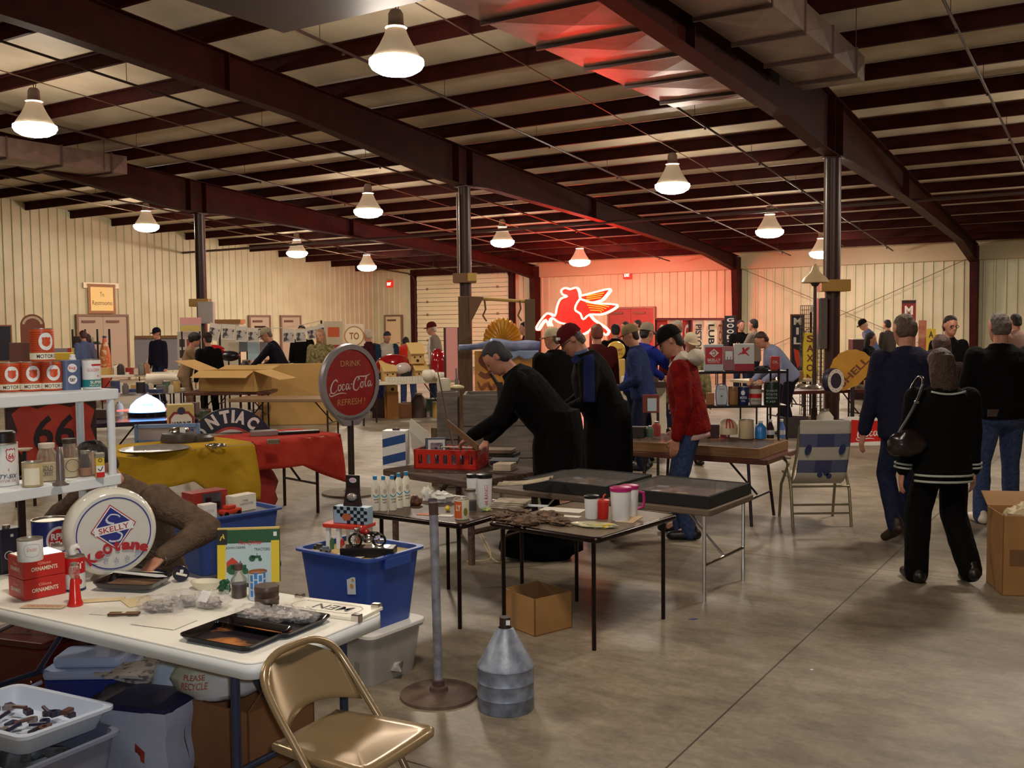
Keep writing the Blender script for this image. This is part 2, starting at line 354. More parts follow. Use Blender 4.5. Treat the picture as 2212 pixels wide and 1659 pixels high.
for X, Y, z, lb in ((-8.45, 10.5, 5.22, 'largest and nearest hanging lamp, white glare at top left of centre'), (-8.45, 19.6, 4.62, 'hanging lamp over the red jacket man, above the lawn chair side'),
 (-8.45, 26.0, 4.14, 'hanging lamp between the centre right lamp and the right column'), (-8.45, 31.0, 3.85, 'hanging lamp against the right column above the old street lamp'),
 (-16.6, 10.5, 5.3, 'hanging lamp at upper left below the near roof beam'), (-16.6, 19.4, 4.64, 'hanging lamp left of the centre column above the round red sign'),
 (-16.6, 25.6, 4.28, 'hanging lamp just right of the centre column'), (-16.6, 30.5, 3.92, 'hanging lamp straight above the glowing winged horse'),
 (-25.1, 19.3, 4.78, 'hanging lamp left of the left column, by the left wall'), (-25.1, 25.5, 4.34, 'hanging lamp right of the left column, by the left wall'),
 (-25.1, 29.2, 4.02, 'smallest hanging lamp over the far left corner'), (-.9, 10.5, 4.95, 'hanging lamp cut by the top right edge of the picture'),
 (-8.45, 1.5, 5.75, 'hanging lamp overhead outside the picture, left'), (-.9, 1.5, 5.75, 'hanging lamp overhead outside the picture, right'), (-.4, 19.5, 4.6, 'hanging lamp beyond the right edge of the picture, far row'),
 (-.4, 26, 4.2, 'hanging lamp beyond the right edge of the picture, farthest row'), (-16.6, 1.5, 5.75, 'hanging lamp overhead outside the picture, far left')):
 lampsite(X, Y, z, lb)
grey_door = mat('grey_door', (168, 152, 132), .5); dframe = mat('door_frame', (122, 96, 78), .5); dark_d = mat('dark_window', (46, 26, 22), .3)
red_lit_door = mat('door_neon_lit', (128, 48, 40), .5)  # red light on the back double doors is put into their colour
def door(name, o, along, leaves, w, h, m, window=False):   # o: base left corner in building coords; along: 'Y' on left wall, 'X' on back wall
 t = bpy.data.objects.new(name, None); COL.objects.link(t); t.matrix_world = BM @ T(o, PI/2 if along == 'Y' else 0); struct(t)
 mb = MB(); W_ = leaves*w
 for x0, x1, z0, z1 in ((-.07, 0, 0, h+.07), (W_, W_+.07, 0, h+.07), (0, W_, h, h+.07)): mb.bx(x0, x1, -.09, .0, z0, z1)
 mb.build('frame', dframe, t)
 for i in range(leaves):
  mb = MB(); mb.bx(i*w+.005, (i+1)*w-.005, -.06, -.02, .01, h-.005); lf = mb.build('leaf', m, t)
  mb = MB(); mb.bx(i*w+.12, i*w+.6, -.1, -.06, h-.2, h-.13); mb.build('closer', mat('closer', (94, 66, 54), .4), lf)
  if window: mb = MB(); mb.bx(i*w+.2, (i+1)*w-.2, -.065, -.058, 1.25, h-.35); mb.build('pane', dark_d, lf)
  mb = MB(); hx = (i+1)*w-.1 if i == 0 else i*w+.1; mb.tube([(hx-.0, -.06, 1.0), (hx, -.13, 1.0), (hx+(-.1 if i == 0 else .1), -.13, 1.0)], .012, 6); mb.build('handle', galv, lf)
 return t
def wl(x, z=0.0):                             # building Y on the left wall for picture column x
 d = px(x, 700); c, s = math.cos(TH), math.sin(TH); X, Y = c*d.x-s*d.y, s*d.x+c*d.y; return LX*Y/X
def wb(x):
 d = px(x, 700); c, s = math.cos(TH), math.sin(TH); X, Y = c*d.x-s*d.y, s*d.x+c*d.y; return DY*X/Y
y0, y1 = wl(165), wl(270); door('door_1', (LX+.04, y0, 0), 'Y', 2, (y1-y0)/2, 2.14, grey_door)
y0, y1 = wl(537), wl(578); door('door_2', (LX+.04, y0, 0), 'Y', 1, y1-y0, 2.14, grey_door, True)
y0, y1 = wl(605), wl(644); door('door_3', (LX+.04, y0, 0), 'Y', 1, y1-y0, 2.14, grey_door)
x0, x1 = wb(836), wb(869); door('door_4', (x0, DY-.04, 0), 'X', 1, x1-x0, 2.16, mat('cream_door', (200, 182, 146), .5))
x0, x1 = wb(1318), wb(1414); door('door_5', (x0, DY-.04, 0), 'X', 2, (x1-x0)/2, 2.3, red_lit_door)
x0, x1 = wb(905), wb(1104); t = bpy.data.objects.new('door_6', None); COL.objects.link(t); t.matrix_world = BM @ T((x0, DY-.05, 0)); struct(t)
w = x1-x0; n = 7; hh = 3.86; odm = mat('overhead_door', (206, 200, 164), .5)
for i in range(n):
 mb = MB(); z0 = i*hh/n; z1 = z0+hh/n-.012
 for q in range(3): mb.bx(0, w, -.06-.012*(q % 2 == 0), -.02, z0+q*(z1-z0)/3, z0+(q+1)*(z1-z0)/3-.012)
 s = mb.build('door_section', odm, t)
 for xx in (w*.5, w*.12, w*.88): mb = MB(); mb.bx(xx-.05, xx+.05, -.09, -.06, z0-.05, z0+.05); mb.build('hinge', dframe, s)
for xx in (-.28, w+.02):
 mb = MB(); mb.bx(xx, xx+.24, -.16, 0, 0, hh+.25); mb.build('door_jamb', steel, t)
mb = MB(); mb.bx(-.28, w+.26, -.14, 0, hh+.02, hh+.3); mb.build('door_header', steel, t)
for xx in (-.05, w+.05):
 mb = MB(); mb.tube([(xx, -.12, 0), (xx, -.12, hh-.2), (xx, -.25, hh), (xx, -.6, hh+.12), (xx, -3.6, hh+.3)], .03, 6); mb.build('door_track', pipe_m, t)
def exit_sign(X, Y, z, label):
 t = thing('exit_sign', label, 'sign', BM @ T((X, Y, z)))
 mb = MB(); mb.bx(-.17, .17, -.08, 0, 0, .3); mb.build('housing', mat('exit_red', (220, 40, 22), .4, emit=.5), t, bev=.01)
 mb = MB(face(M.Translation((0, -.082, .15)))); mb.text('EXIT', .22, .13, bold=.02); mb.build('lettering', mat('exit_letters', (255, 240, 220), .4, emit=2.2), t)
 for x in (-.1, .1): mb = MB(); mb.ball((x, -.06, .345), .05, 8, 6); mb.build('emergency_lamp', mat('em_lamp', (190, 160, 130), .3), t)
zb = lambda x, y, Yb: D(x, y, 0).z
def backz(x, y): d = px(x, y); return H + d.z*(DY/(math.sin(TH)*d.x+math.cos(TH)*d.y))
def leftz(x, y): d = px(x, y); return H + d.z*(LX/(math.cos(TH)*d.x-math.sin(TH)*d.y))
exit_sign(wb(846), DY-.05, backz(846, 621), 'small red lit sign over the cream door left of the overhead door')
exit_sign(wb(1358), DY-.05, backz(1358, 603), 'red lit sign over the double doors coloured as lit red by neon')
Yr = wl(219); zr = leftz(219, 646)
t = thing('wall_sign', 'square yellow framed wall sign above the grey double doors', 'sign', BM @ T((LX+.05, Yr, zr), PI/2))
mb = MB(); mb.bx(-.52, .52, -.03, 0, -.49, .49); mb.build('frame', mat('sign_frame', (150, 104, 66), .5), t, bev=.01)
mb = MB(); mb.bx(-.42, .42, -.034, -.03, -.39, .39); mb.build('panel', mat('sign_yellow', (244, 214, 140), .5), t)
mb = MB(face(M.Translation((0, -.036, 0)))); mb.text('To', .16, .14, (0, .15)); mb.text('Restrooms', .74, .15, (0, -.13)); mb.build('lettering', flat((110, 70, 40)), t)
t = thing('wall_sign', 'long thin white wall sign above the yellow framed one', 'sign', BM @ T((LX+.05, wl(219), leftz(219, 617)), PI/2))
mb = MB(); mb.bx(-.66, .66, -.02, 0, -.09, .09); mb.build('panel', flat((236, 224, 196)), t)
mb = MB(face(M.Translation((0, -.022, 0)))); mb.text('FOOD - BEVERAGES', 1.1, .09); mb.build('lettering', flat((150, 120, 90)), t)
yel = mat('electrical_yellow', (176, 136, 62), .5)
for X, kk in ((-20.65, 0), (-12.3, 1), (-4.58, 2)):
 c = B(X, 17.5, 0); d = c.y; hz = {0: 2.37, 1: 2.72, 2: 2.33}[kk]
 t = thing('junction_bracket', ('yellow brown bracket around the left column', 'bracket block high on the centre column', 'wide bracket around the right column')[kk], 'bracket', (c.x, c.y, hz))
 mb = MB(); mb.bx(-.26, .24, -.24, -.13, -.1, .1); mb.build('block', yel if kk != 1 else mat('brown_block', (132, 96, 62), .6), t, bev=.01)
 mb = MB(); mb.bx(-.24, -.13, -.13, .13, -.1, .1); mb.bx(.13, .22, -.13, .13, -.1, .1); mb.build('strap', dframe, t)
 if kk == 1: mb = MB(); mb.bx(.06, .25, -.26, -.14, -.07, .1); mb.build('yellow_cover', mat('cover_yellow', (206, 170, 84), .5), t)
 mb = MB(); xx = {0: .17, 1: -.15, 2: -.19}[kk]; mb.tube([(xx, -.14, -.1), (xx, -.14, 4.5-hz)], .018, 8); mb.build('riser_conduit', mat('conduit', (120, 96, 78), .4), t)
c = B(-20.65, 17.5)
t = thing('electrical_box', 'grey electrical cabinet on the left column', 'electrical box', (c.x+.02, c.y-.14, 1.83))
mb = MB(); mb.bx(-.03, .37, -.2, 0, -.0, .56); mb.build('cabinet', mat('box_grey', (168, 162, 156), .45), t, bev=.015); mb = MB(); mb.bx(.0, .34, -.21, -.2, .03, .53); mb.build('cover', mat('box_grey2', (178, 172, 166), .4), t)
c = B(-4.58, 17.5)
t = thing('electrical_box', 'grey electrical cabinet on the left face of the right column', 'electrical box', (c.x-.13, c.y-.02, 1.60))
mb = MB(); mb.bx(-.13, 0, -.14, .14, -.35, .52); mb.build('cabinet', mat('box_grey_d', (92, 84, 80), .5), t, bev=.012); mb = MB(); mb.bx(-.14, -.13, -.1, .1, -.3, .5); mb.build('cover', mat('box_grey_d', (92, 84, 80), .5), t)
# ================================================================ people
from mathutils import noise as mn
def blob(mb, name, m, parent, vox=.014, it=4, wr=0.0, wf=9.0, vm=None):
 me = bpy.data.meshes.new(name); me.from_pydata(mb.v, [], mb.f)
 bm = bmesh.new(); bm.from_mesh(me); bmesh.ops.recalc_face_normals(bm, faces=bm.faces); bm.to_mesh(me); bm.free()
 o = bpy.data.objects.new('tmp', me); COL.objects.link(o)
 r = o.modifiers.new('r', 'REMESH'); r.mode = 'VOXEL'; r.voxel_size = vox; r.adaptivity = 0
 s = o.modifiers.new('s', 'SMOOTH'); s.factor = .5; s.iterations = it
 bpy.context.view_layer.update()
 n = bpy.data.meshes.new_from_object(o.evaluated_get(bpy.context.evaluated_depsgraph_get())); n.name = name
 bpy.data.objects.remove(o); bpy.data.meshes.remove(me)
 if wr:
  n.vertices.foreach_get
  nr = [v.normal.copy() for v in n.vertices]
  for v, q in zip(n.vertices, nr):
   p = v.co; a = mn.noise(V((p.x*wf, p.y*wf, p.z*wf*.55)))+.5*mn.noise(V((p.x*wf*2.3, p.y*wf*2.3, p.z*wf*1.2+7)))
   v.co = p+q*(a*wr)
 for p in n.polygons: p.use_smooth = True
 n.materials.append(m)
 if vm:
  n.materials.append(vm[1])
  for p in n.polygons:
   if vm[0](p.center): p.material_index = 1
 o = bpy.data.objects.new(name, n); COL.objects.link(o); o.parent = parent; return o
def cap(mb, a, b, ra, rb=None, n=10):
 rb = ra if rb is None else rb; a, b = V(a), V(b); w = b-a
 if w.length < 1e-5: mb.ball(a, ra); return
 w.normalize(); pts, rs = [], []
 for k in range(4): t = PI/2*(k/3.0); pts.append(a-w*ra*math.cos(t)); rs.append(max(ra*math.sin(t), .0008))
 for k in range(4): t = PI/2*(k/3.0); pts.append(b+w*rb*math.sin(t)); rs.append(max(rb*math.cos(t), .0008))
 mb.tube(pts, rs, n)
def loft(mb, rings, n=16):                    # rings: (centre, axis x, axis y)
 vs, fs = [], []
 for c, ax, ay in rings: vs += [V(c)+ax*math.cos(2*PI*j/n)+ay*math.sin(2*PI*j/n) for j in range(n)]
 for i in range(len(rings)-1): fs += [(i*n+j, i*n+(j+1) % n, (i+1)*n+(j+1) % n, (i+1)*n+j) for j in range(n)]
 fs += [tuple(range(n))[::-1], tuple((len(rings)-1)*n+j for j in range(n))]
 mb.add(vs, fs)
def ik(a, b, l1, l2, pole):
 a, b = V(a), V(b); d = b-a; L = min(d.length, (l1+l2)*.999); w = d.normalized()
 k = (l1*l1-l2*l2+L*L)/(2*L); hh = math.sqrt(max(l1*l1-k*k, 0)); p = V(pole); p = (p-w*p.dot(w)).normalized()
 return a+w*k+p*hh, a+w*L
def hand(mb, w, d, pn, side, s=1.0, curl=.5):  # wrist, finger direction, palm normal
 d = V(d).normalized(); pn = V(pn); pn = (pn-d*pn.dot(d)).normalized(); x = d.cross(pn)*side; w = V(w)
 loft(mb, [(w+d*t*s, x*a*s, pn*b*s) for t, a, b in ((-.02, .026, .02), (.01, .03, .019), (.05, .042, .016), (.09, .043, .014), (.1, .04, .012))], 12)
 for i, ln in enumerate((.07, .08, .075, .058)):
  p = w+d*.092*s+x*(.030-.020*i)*s; a = curl*(.45+.12*i); q = p; dd = d
  for k, f in enumerate((.45, .32, .25)):
   a2 = a*(k+1)*.75; dd = d*math.cos(a2)+pn*math.sin(a2); q2 = q+dd*ln*f*s; cap(mb, q, q2, (.0095-.0008*k)*s, (.009-.001*k)*s, 8); q = q2
 p = w+d*.025*s+x*.028*s; q = p+(d*.6+x*.75+pn*.25).normalized()*.045*s; cap(mb, p, q, .013*s, .011*s, 8)
 cap(mb, q, q+(d*.85+x*.1+pn*.45).normalized()*.035*s, .0105*s, .009*s, 8)
skin = mat('skin', (196, 140, 112), .5, c2=(180, 118, 94), ns=18); skin_d = mat('skin_shade', (168, 116, 92), .5, c2=(150, 98, 78), ns=18)
def cloth(n, c, c2=None, b=.35, bs=60, r=.9, **k): return mat('cloth_'+n, c, r, c2=c2, bump=b, bs=bs, spec=.15, **k)
C_black = cloth('black', (8, 6, 6)); C_navy = cloth('navy', (24, 22, 36)); C_jean = cloth('denim', (64, 78, 112), (46, 58, 92), ns=40)
C_dkjean = cloth('dark_denim', (36, 40, 66), (26, 30, 52), ns=40); C_slate = cloth('slate', (44, 42, 58), (36, 34, 50), ns=20)
H_dark = mat('hair_dark', (30, 18, 14), .6, bump=.6, bs=120); H_brown = mat('hair_brown', (56, 33, 23), .55, bump=.6, bs=120)
H_grey = mat('hair_grey', (120, 108, 100), .6, c2=(84, 72, 66), ns=60, bump=.6, bs=120); H_white = mat('hair_white', (200, 186, 166), .6, bump=.6, bs=120)
eye_m = mat('eye', (40, 28, 24), .2); lip_m = mat('lips', (140, 76, 66), .5)
def person(label, p, rz, h=1.75, top=C_black, legs=C_jean, lean=0.0, side=0.0, twist=0.0, head=(.1, 0.0), lh=None, rh=None, lf=None, rf=None, hair=H_dark, hstyle='short',
  capm=None, brimm=None, shoe=None, near=True, girth=1.0, hood=None, hip=0.0, pole=None, sk=None, hem=-.06, drop=0.0, curl=.5, capback=False, group=None, extra=None, topvm=None, palms=None, legwide=1.0, skirt=0.0):
 t = thing('person', label, 'person', (p[0], p[1], 0), rz, group); s = h/1.80; sk = sk or skin; vx = .0095 if near else .016
 u = V((math.sin(side), math.sin(lean)*math.cos(side), math.cos(lean)*math.cos(side))); x0 = V((1, 0, 0)); hc = V((0, hip, .925*s-drop))
 fw = x0.cross(u)*-1; fw = u.cross(x0)*1.0
 if fw.y < 0: fw = -fw
 xs = (V((math.cos(twist), 0, 0))+fw*math.sin(twist)); xs = (xs-u*xs.dot(u)).normalized(); fs = u.cross(xs); fs = fs if fs.dot(fw) > 0 else -fs
 at = lambda z, y=0.0: hc+u*z*s+fs*y*s
 sh = [at(.478)-xs*.182*s*(.5+.5*girth), at(.478)+xs*.182*s*(.5+.5*girth)]
 nk = at(.565, .0)
 hp, hy = head; hd = u.copy(); uu = V((0, math.sin(lean*.55+hp), math.cos(lean*.55+hp))); hf = V((0, uu.z, -uu.y))
 R = M.Rotation(hy, 3, 'Z'); uu = R @ uu; hf = R @ hf; hx = hf.cross(uu)
 hcen = nk+(u*.4+uu*.6).normalized()*.075*s+uu*.085*s+hf*.015*s
 HP = lambda a, b, c: hcen+hx*a*s+hf*b*s+uu*c*s
 lh = V(lh)*s if lh else hc+V((-.27, .06, -.10))*s; rh = V(rh)*s if rh else hc+V((.27, .06, -.10))*s
 pole = pole or ((-.6, -1, -.2), (.6, -1, -.2))
 el, wl_ = ik(sh[0], lh, .30*s, .27*s, pole[0]); er, wr_ = ik(sh[1], rh, .30*s, .27*s, pole[1])
 lf = V(lf) if lf else V((-.11, 0, 0)); rf = V(rf) if rf else V((.11, 0, 0)); hips = [hc-x0*.09*s, hc+x0*.09*s]
 ank = [lf+V((0, 0, .085)), rf+V((0, 0, .085))]
 kn = [ik(hips[i], ank[i], .43*s, .425*s, (0, 1, 0)) for i in (0, 1)]
 b = MB(); r3 = lambda a, bb: (hx*a*s, hf*bb*s)
 loft(b, [(HP(0, y_, z_), hx*a*s, hf*c_*s) for z_, y_, a, c_ in ((-.122, .062, .022, .02), (-.105, .048, .042, .042), (-.075, .03, .058, .066), (-.035, .018, .068, .082), (.0, .01, .073, .09), (.04, .002, .076, .095), (.075, -.004, .069, .085), (.10, -.008, .048, .06), (.113, -.01, .02, .025))], 16)
 loft(b, [(HP(0, y_, z_), hx*a*s, hf*c_*s) for z_, y_, a, c_ in ((-.042, .094, .017, .015), (-.03, .104, .016, .02), (-.01, .097, .011, .014), (.018, .09, .008, .008))], 8)
 b.ball(HP(0, .095, -.074), (.02*s, .012*s, .009*s), 8, 6); b.ball(HP(0, .072, .022), (.05*s, .03*s, .012*s), 10, 6)
 for q in (-1, 1): loft(b, [(HP(q*.074, -.005, .02), hf*.012*s, uu*.016*s+hx*q*.002), (HP(q*.084, -.012, .0), hf*.02*s, uu*.032*s), (HP(q*.088, -.014, .0), hf*.016*s, uu*.028*s)], 10)
 cap(b, nk-u*.06*s, HP(0, -.015, -.06), .062*s, .056*s, 12)
 loft(b, [(at(z_), xs*a*s*girth, fs*c_*s*girth) for z_, a, c_ in ((-.1, .11, .08), (.1, .115, .08), (.3, .14, .1), (.46, .14, .085), (.53, .08, .06))], 14)
 for i, (e_, w_) in enumerate(((el, wl_), (er, wr_))):
  cap(b, sh[i], e_, .05*s, .042*s); cap(b, e_, w_, .042*s, .029*s)
  dd = (w_-e_).normalized(); pn = (palms[i] if palms and palms[i] else (xs*(1 if i == 0 else -1)))
  hand(b, w_, dd+V((0, 0, -.15)), pn, (-1 if i == 0 else 1), s, curl)
  k_, a_ = kn[i]; cap(b, hips[i], k_, .075*s, .055*s); cap(b, k_, a_, .05*s, .036*s); cap(b, a_, a_+V((0, .09, -.04)), .034, .03)
 blob(b, 'body', sk, t, vx, 3)
 for q in (-1, 1):
  e = MB(); e.ball(HP(q*.032, .083, .0), (.013*s, .01*s, .008*s), 8, 6); e.build('eye', eye_m, t, sm=60)
 if near: e = MB(); e.ball(HP(0, .1, -.074), (.021*s, .006*s, .004*s), 8, 6); e.build('mouth', lip_m, t, sm=60)
 g = girth; b = MB()
 loft(b, [(at(z_, y_), xs*a*s*g, fs*c_*s*g) for z_, y_, a, c_ in ((hem, 0, .178, .135), (hem+.04, 0, .183, .14), (.10, .0, .176, .132), (.22, .005, .182, .13), (.34, .005, .198, .13), (.44, 0, .195, .115), (.515, -.01, .145, .09), (.565, -.005, .078, .07), (.585, 0, .07, .066))], 20)
 if skirt: loft(b, [(hc+V((0, .0, z_))*s, x0*a*s*g, V((0, 1, 0))*c_*s*g) for z_, a, c_ in ((.16, .16, .12), (.05, .175, .14), (-.12, .18, .15), (-skirt, .175, .15), (-skirt-.01, .15, .12))], 18)
 for i, (e_, w_) in enumerate(((el, wl_), (er, wr_))):
  cap(b, sh[i], e_, .078*s*g**.5, .066*s); cap(b, e_, w_-(w_-e_).normalized()*.015, .066*s, .05*s)
 tm = top
 blob(b, 'jacket', tm, t, vx*1.15, 5, .007 if near else .005, 11, topvm)
 b = MB(); lw = legwide
 loft(b, [(hc+(u*z_*s if z_ > 0 else V((0, 0, z_*s))), x0*a*s*g**.95, V((0, 1, 0))*c_*s*g**.95) for z_, a, c_ in ((.15, .135, .09), (.08, .15, .105), (.0, .168, .125), (-.06, .165, .12), (-.10, .13, .09))], 16)
 for i in (0, 1):
  k_, a_ = kn[i]; cap(b, hips[i], k_, .098*s*g**.4, .075*s*lw); cap(b, k_, a_-V((0, 0, .035)), .075*s*lw, .064*s*lw)
 blob(b, 'trousers', legs, t, vx*1.15, 4, .005, 13)
 shoe = shoe or mat('shoe_black', (20, 16, 16), .4)
 for i, ft in enumerate((lf, rf)):
  b = MB(); lift = ft.z; o_ = V((0, 0, 0))
  hz, tz = (ft.z, 0 if lift > .02 else ft.z)
  c0 = V((ft.x, ft.y-.05, hz+.045)); c1 = V((ft.x+(-.02 if i == 0 else .02), ft.y+.15, tz+.035 if lift <= .02 else max(.035, hz-.06)))
  cap(b, c0, c0+(c1-c0)*.45, .045, .046, 10); cap(b, c0+(c1-c0)*.4, c1, .044, .036, 10); cap(b, c0+V((0, .02, .0)), c0+V((0, .03, .05)), .042, .04)
  blob(b, 'shoe', shoe, t, vx*1.1, 3)
 if hair:
  b = MB()
  if hstyle == 'balding':
   loft(b, [(HP(0, -.03, z_), hx*a*s, hf*c_*s) for z_, a, c_ in ((-.07, .06, .055), (-.03, .08, .075), (.02, .083, .078), (.045, .076, .07))], 16)
   loft(b, [(HP(0, -.012, z_), hx*a*s, hf*c_*s) for z_, a, c_ in ((.03, .078, .086), (.07, .074, .082), (.105, .05, .058), (.12, .02, .024))], 16)
  elif capm: loft(b, [(HP(0, y_, z_), hx*a*s, hf*c_*s) for z_, y_, a, c_ in ((-.08, -.06, .045, .03), (-.05, -.058, .062, .042), (.0, -.055, .072, .046), (.04, -.04, .08, .06), (.06, -.02, .06, .05))], 16)
  else:
   loft(b, [(HP(0, y_, z_), hx*a*s, hf*c_*s) for z_, y_, a, c_ in ((-.08, -.05, .055, .045), (-.045, -.042, .076, .062), (.0, -.034, .083, .072), (.035, -.022, .086, .085), (.075, -.012, .08, .092), (.11, -.012, .058, .068), (.128, -.012, .022, .028))], 16)
  if hstyle == 'long':
   b.ball(HP(0, -.025, .03), (.098*s, .105*s, .095*s))
   loft(b, [(HP(0, -.05, z_), hx*a*s, hf*c_*s) for z_, a, c_ in ((.05, .088, .08), (-.05, .10, .075), (-.12, .104, .07), (-.19, .098, .06), (-.24, .07, .045), (-.28, .03, .02))], 16)
  if hstyle == 'bushy': b.ball(HP(0, -.02, .04), (.115*s, .125*s, .10*s)); b.ball(HP(.04, .02, .07), (.07*s, .08*s, .07*s)); b.ball(HP(-.05, -.03, .06), (.07*s, .08*s, .07*s))
  blob(b, 'hair', hair, t, vx, 2, .006, 40)
 if capm:
  f2 = -1 if capback else 1
  b = MB(); loft(b, [(HP(0, y_, z_), hx*a*s, hf*c_*s) for z_, y_, a, c_ in ((.022, -.006, .089, .106), (.045, -.006, .09, .106), (.085, -.006, .083, .097), (.12, -.006, .06, .07), (.136, -.006, .03, .034))], 20); c_ = b.build('cap', capm, t, sm=70)
  b = MB(); vs = []
  for zz in (.0, .008):
   for i in range(13):
    a = PI*i/12; yy = .085+.078*math.sin(a)
    vs.append(HP(.074*math.cos(a), f2*(yy if i not in (0, 12) else .04), .03-.02*math.sin(a)-.01*math.cos(a)**2+zz))
  b.add(vs, [tuple(range(13))[::-1], tuple(range(13, 26))]+[(i, i+1, 14+i, 13+i) for i in range(12)]+[(12, 0, 13, 25)]); b.build('brim', brimm or capm, c_)
 if hood:
  b = MB(); pr = []
  for i in range(17):
   a = -PI*.42+2*PI*.92*i/16; pr.append(at(.545+.02*math.sin(a), 0)+xs*math.cos(a)*.105*s+fs*math.sin(a)*.095*s-u*.04*max(math.sin(a), 0)*s)
  b.tube([at(.575, -.085)+xs*.11*math.cos(PI*k/12)*s+fs*(-.02-.025*math.sin(PI*k/12))*s+u*(-.03*math.sin(PI*k/12))*s for k in range(13)], [.042+.03*math.sin(PI*k/12) for k in range(13)], 12)
  b.tube([nk+xs*.10*s*q*(1-k*.2)+fs*(.14*k/4-.05)*s+u*(.02-.024*k)*s for q in (1,) for k in range(5)], [.044, .044, .04, .034, .026], 10)
  b.tube([nk-xs*.10*s*(1-k*.2)+fs*(.14*k/4-.05)*s+u*(.02-.024*k)*s for k in range(5)], [.044, .044, .04, .034, .026], 10)
  blob(b, 'hood', hood, t, .011, 3)
 return dict(t=t, at=at, xs=xs, fs=fs, u=u, HP=HP, sh=sh, el=(el, er), wr=(wl_, wr_), hc=hc, s=s, kn=kn)
# ================================================================ shared builders
chrome = mat('chrome', (205, 200, 195), .18, metal=1.0); blk = mat('black_plastic', (16, 14, 16), .35); blk_r = mat('black_matt', (20, 17, 17), .7)
wht = mat('white_enamel', (232, 232, 228), .35); card = mat('cardboard', (168, 124, 74), .8, c2=(158, 114, 66), ns=8); card_in = mat('cardboard_inside', (146, 104, 62), .85)
tin = mat('tin_top', (176, 166, 150), .35, metal=.7); wood = mat('pine_board', (150, 110, 68), .6, c2=(120, 84, 50), ns=3, sc=(1, 12, 12)); paper = mat('white_paper', (228, 222, 208), .8)
leg_dk = mat('leg_dark_bronze', (44, 26, 22), .4, metal=.3); glass = mat('clear_glass', (235, 232, 225), .05, trans=.9, alpha=.55)
redm = mat('signal_red', (196, 28, 28), .4); plas = mat('clear_plastic_bag', (236, 230, 224), .06, alpha=.24, spec=1.0, bump=.9, bs=34)
def FC(p): return math.atan2(-p[0], p[1])     # turn so that local -y looks at the viewer
def mpp(p): return p[1]/F                     # metres per picture pixel there
def tabM(a, c, z):                            # frame at the floor under a, x axis a->c
 A_, C_ = P(*a, z), P(*c, z); v = C_-A_; return T((A_.x, A_.y, 0), math.atan2(v.y, v.x)), v.length
def table(name, label, m, L, Wd, h, topm, th=.04, legm=None, legs='straight', edge=None, cat='table', r=.03, lr=.013, inset=.08, group=None, lip=0.0, foot=None):
 t = thing(name, label, cat, m, group=group); legm = legm or leg_dk
 mb = MB(); mb.prism(rrect(L, Wd, r, 4, (L/2, Wd/2)), h-th, h); mb.build('tabletop', topm, t, bev=min(.008, th/4))
 if edge: mb = MB(); q = rrect(L+.012, Wd+.012, r, 4, (L/2, Wd/2)); mb.tube([(x, y, h-th*.5) for x, y in q+q[:1]], th*.55, 8, caps=False); mb.build('edge_band', edge, t, sm=60)
 sp = .05 if legs == 'splay' else 0.0
 for x in (inset, L-inset):
  for y in (inset*.8, Wd-inset*.8):
   fx = x+(sp if x > L/2 else -sp); fy = y+(sp if y > Wd/2 else -sp)
   mb = MB(); mb.tube([(x, y, h-th), (fx, fy, .0)], lr, 8); lg = mb.build('leg', legm, t, sm=40)
   if foot: mb = MB(); mb.tube([(fx, fy, .025), (fx, fy, 0)], lr*1.3, 8); mb.build('foot_cap', foot, lg, sm=40)
  if legs != 'card':
   mb = MB(); zz = h*.38; k = sp*(1-zz/h); mb.tube([(x+(k if x > L/2 else -k), inset*.8-k, zz), (x+(k if x > L/2 else -k), Wd-inset*.8+k, zz)], lr*.8, 6); mb.build('crossbar', legm, t, sm=40)
   mb = MB(); xi = x+(.30 if x < L/2 else -.30); mb.tube([(x, Wd/2, zz), (xi, Wd/2, h-th)], lr*.7, 6); mb.build('brace', legm, t, sm=40)
 return t
def wrapc(R, out=.0008):                      # flat (u, v) onto a can of radius R, facing -y
 return lambda u, v: ((R+out)*math.sin(u/R), -(R+out)*math.cos(u/R), v)
def patch(mb, u0, u1, v0, v1, fn, n=10): return mb.grid(lambda a, c: fn(u0+(u1-u0)*a, v0+(v1-v0)*c), n, 1)
def disc(mb, cu, cv, ru, rv, fn, n=28):
 mb.add([fn(cu+ru*k*math.cos(2*PI*j/n), cv+rv*k*math.sin(2*PI*j/n)) for k in (.5, 1) for j in range(n)]+[fn(cu, cv)],
  [(j, (j+1) % n, n+(j+1) % n, n+j) for j in range(n)]+[(2*n, (j+1) % n, j) for j in range(n)]); return mb
def can(name, label, p, r, h, body, art=(), rz=None, cat='can', group=None, lid=None, band=None, n=28):
 t = thing(name, label, cat, p, FC(p) if rz is None else rz, group)
 mb = MB(); mb.lathe([(0, .001), (r*.97, .001), (r, .004), (r, h-.004), (r*.985, h)], n); mb.build('body', body, t, sm=50)
 mb = MB(); mb.lathe([(r*.985, h-.001), (r*1.01, h), (r*1.01, h+.003), (r*.95, h+.003), (r*.93, h-.004), (0, h-.004)], n); mb.build('lid', lid or tin, t, sm=50)
 for k, (nm, m_, fn) in enumerate(art):
  mb = MB(); fn(mb, wrapc(r, .0006+.0005*k), r, h); mb.build(nm, m_, t)
 return t
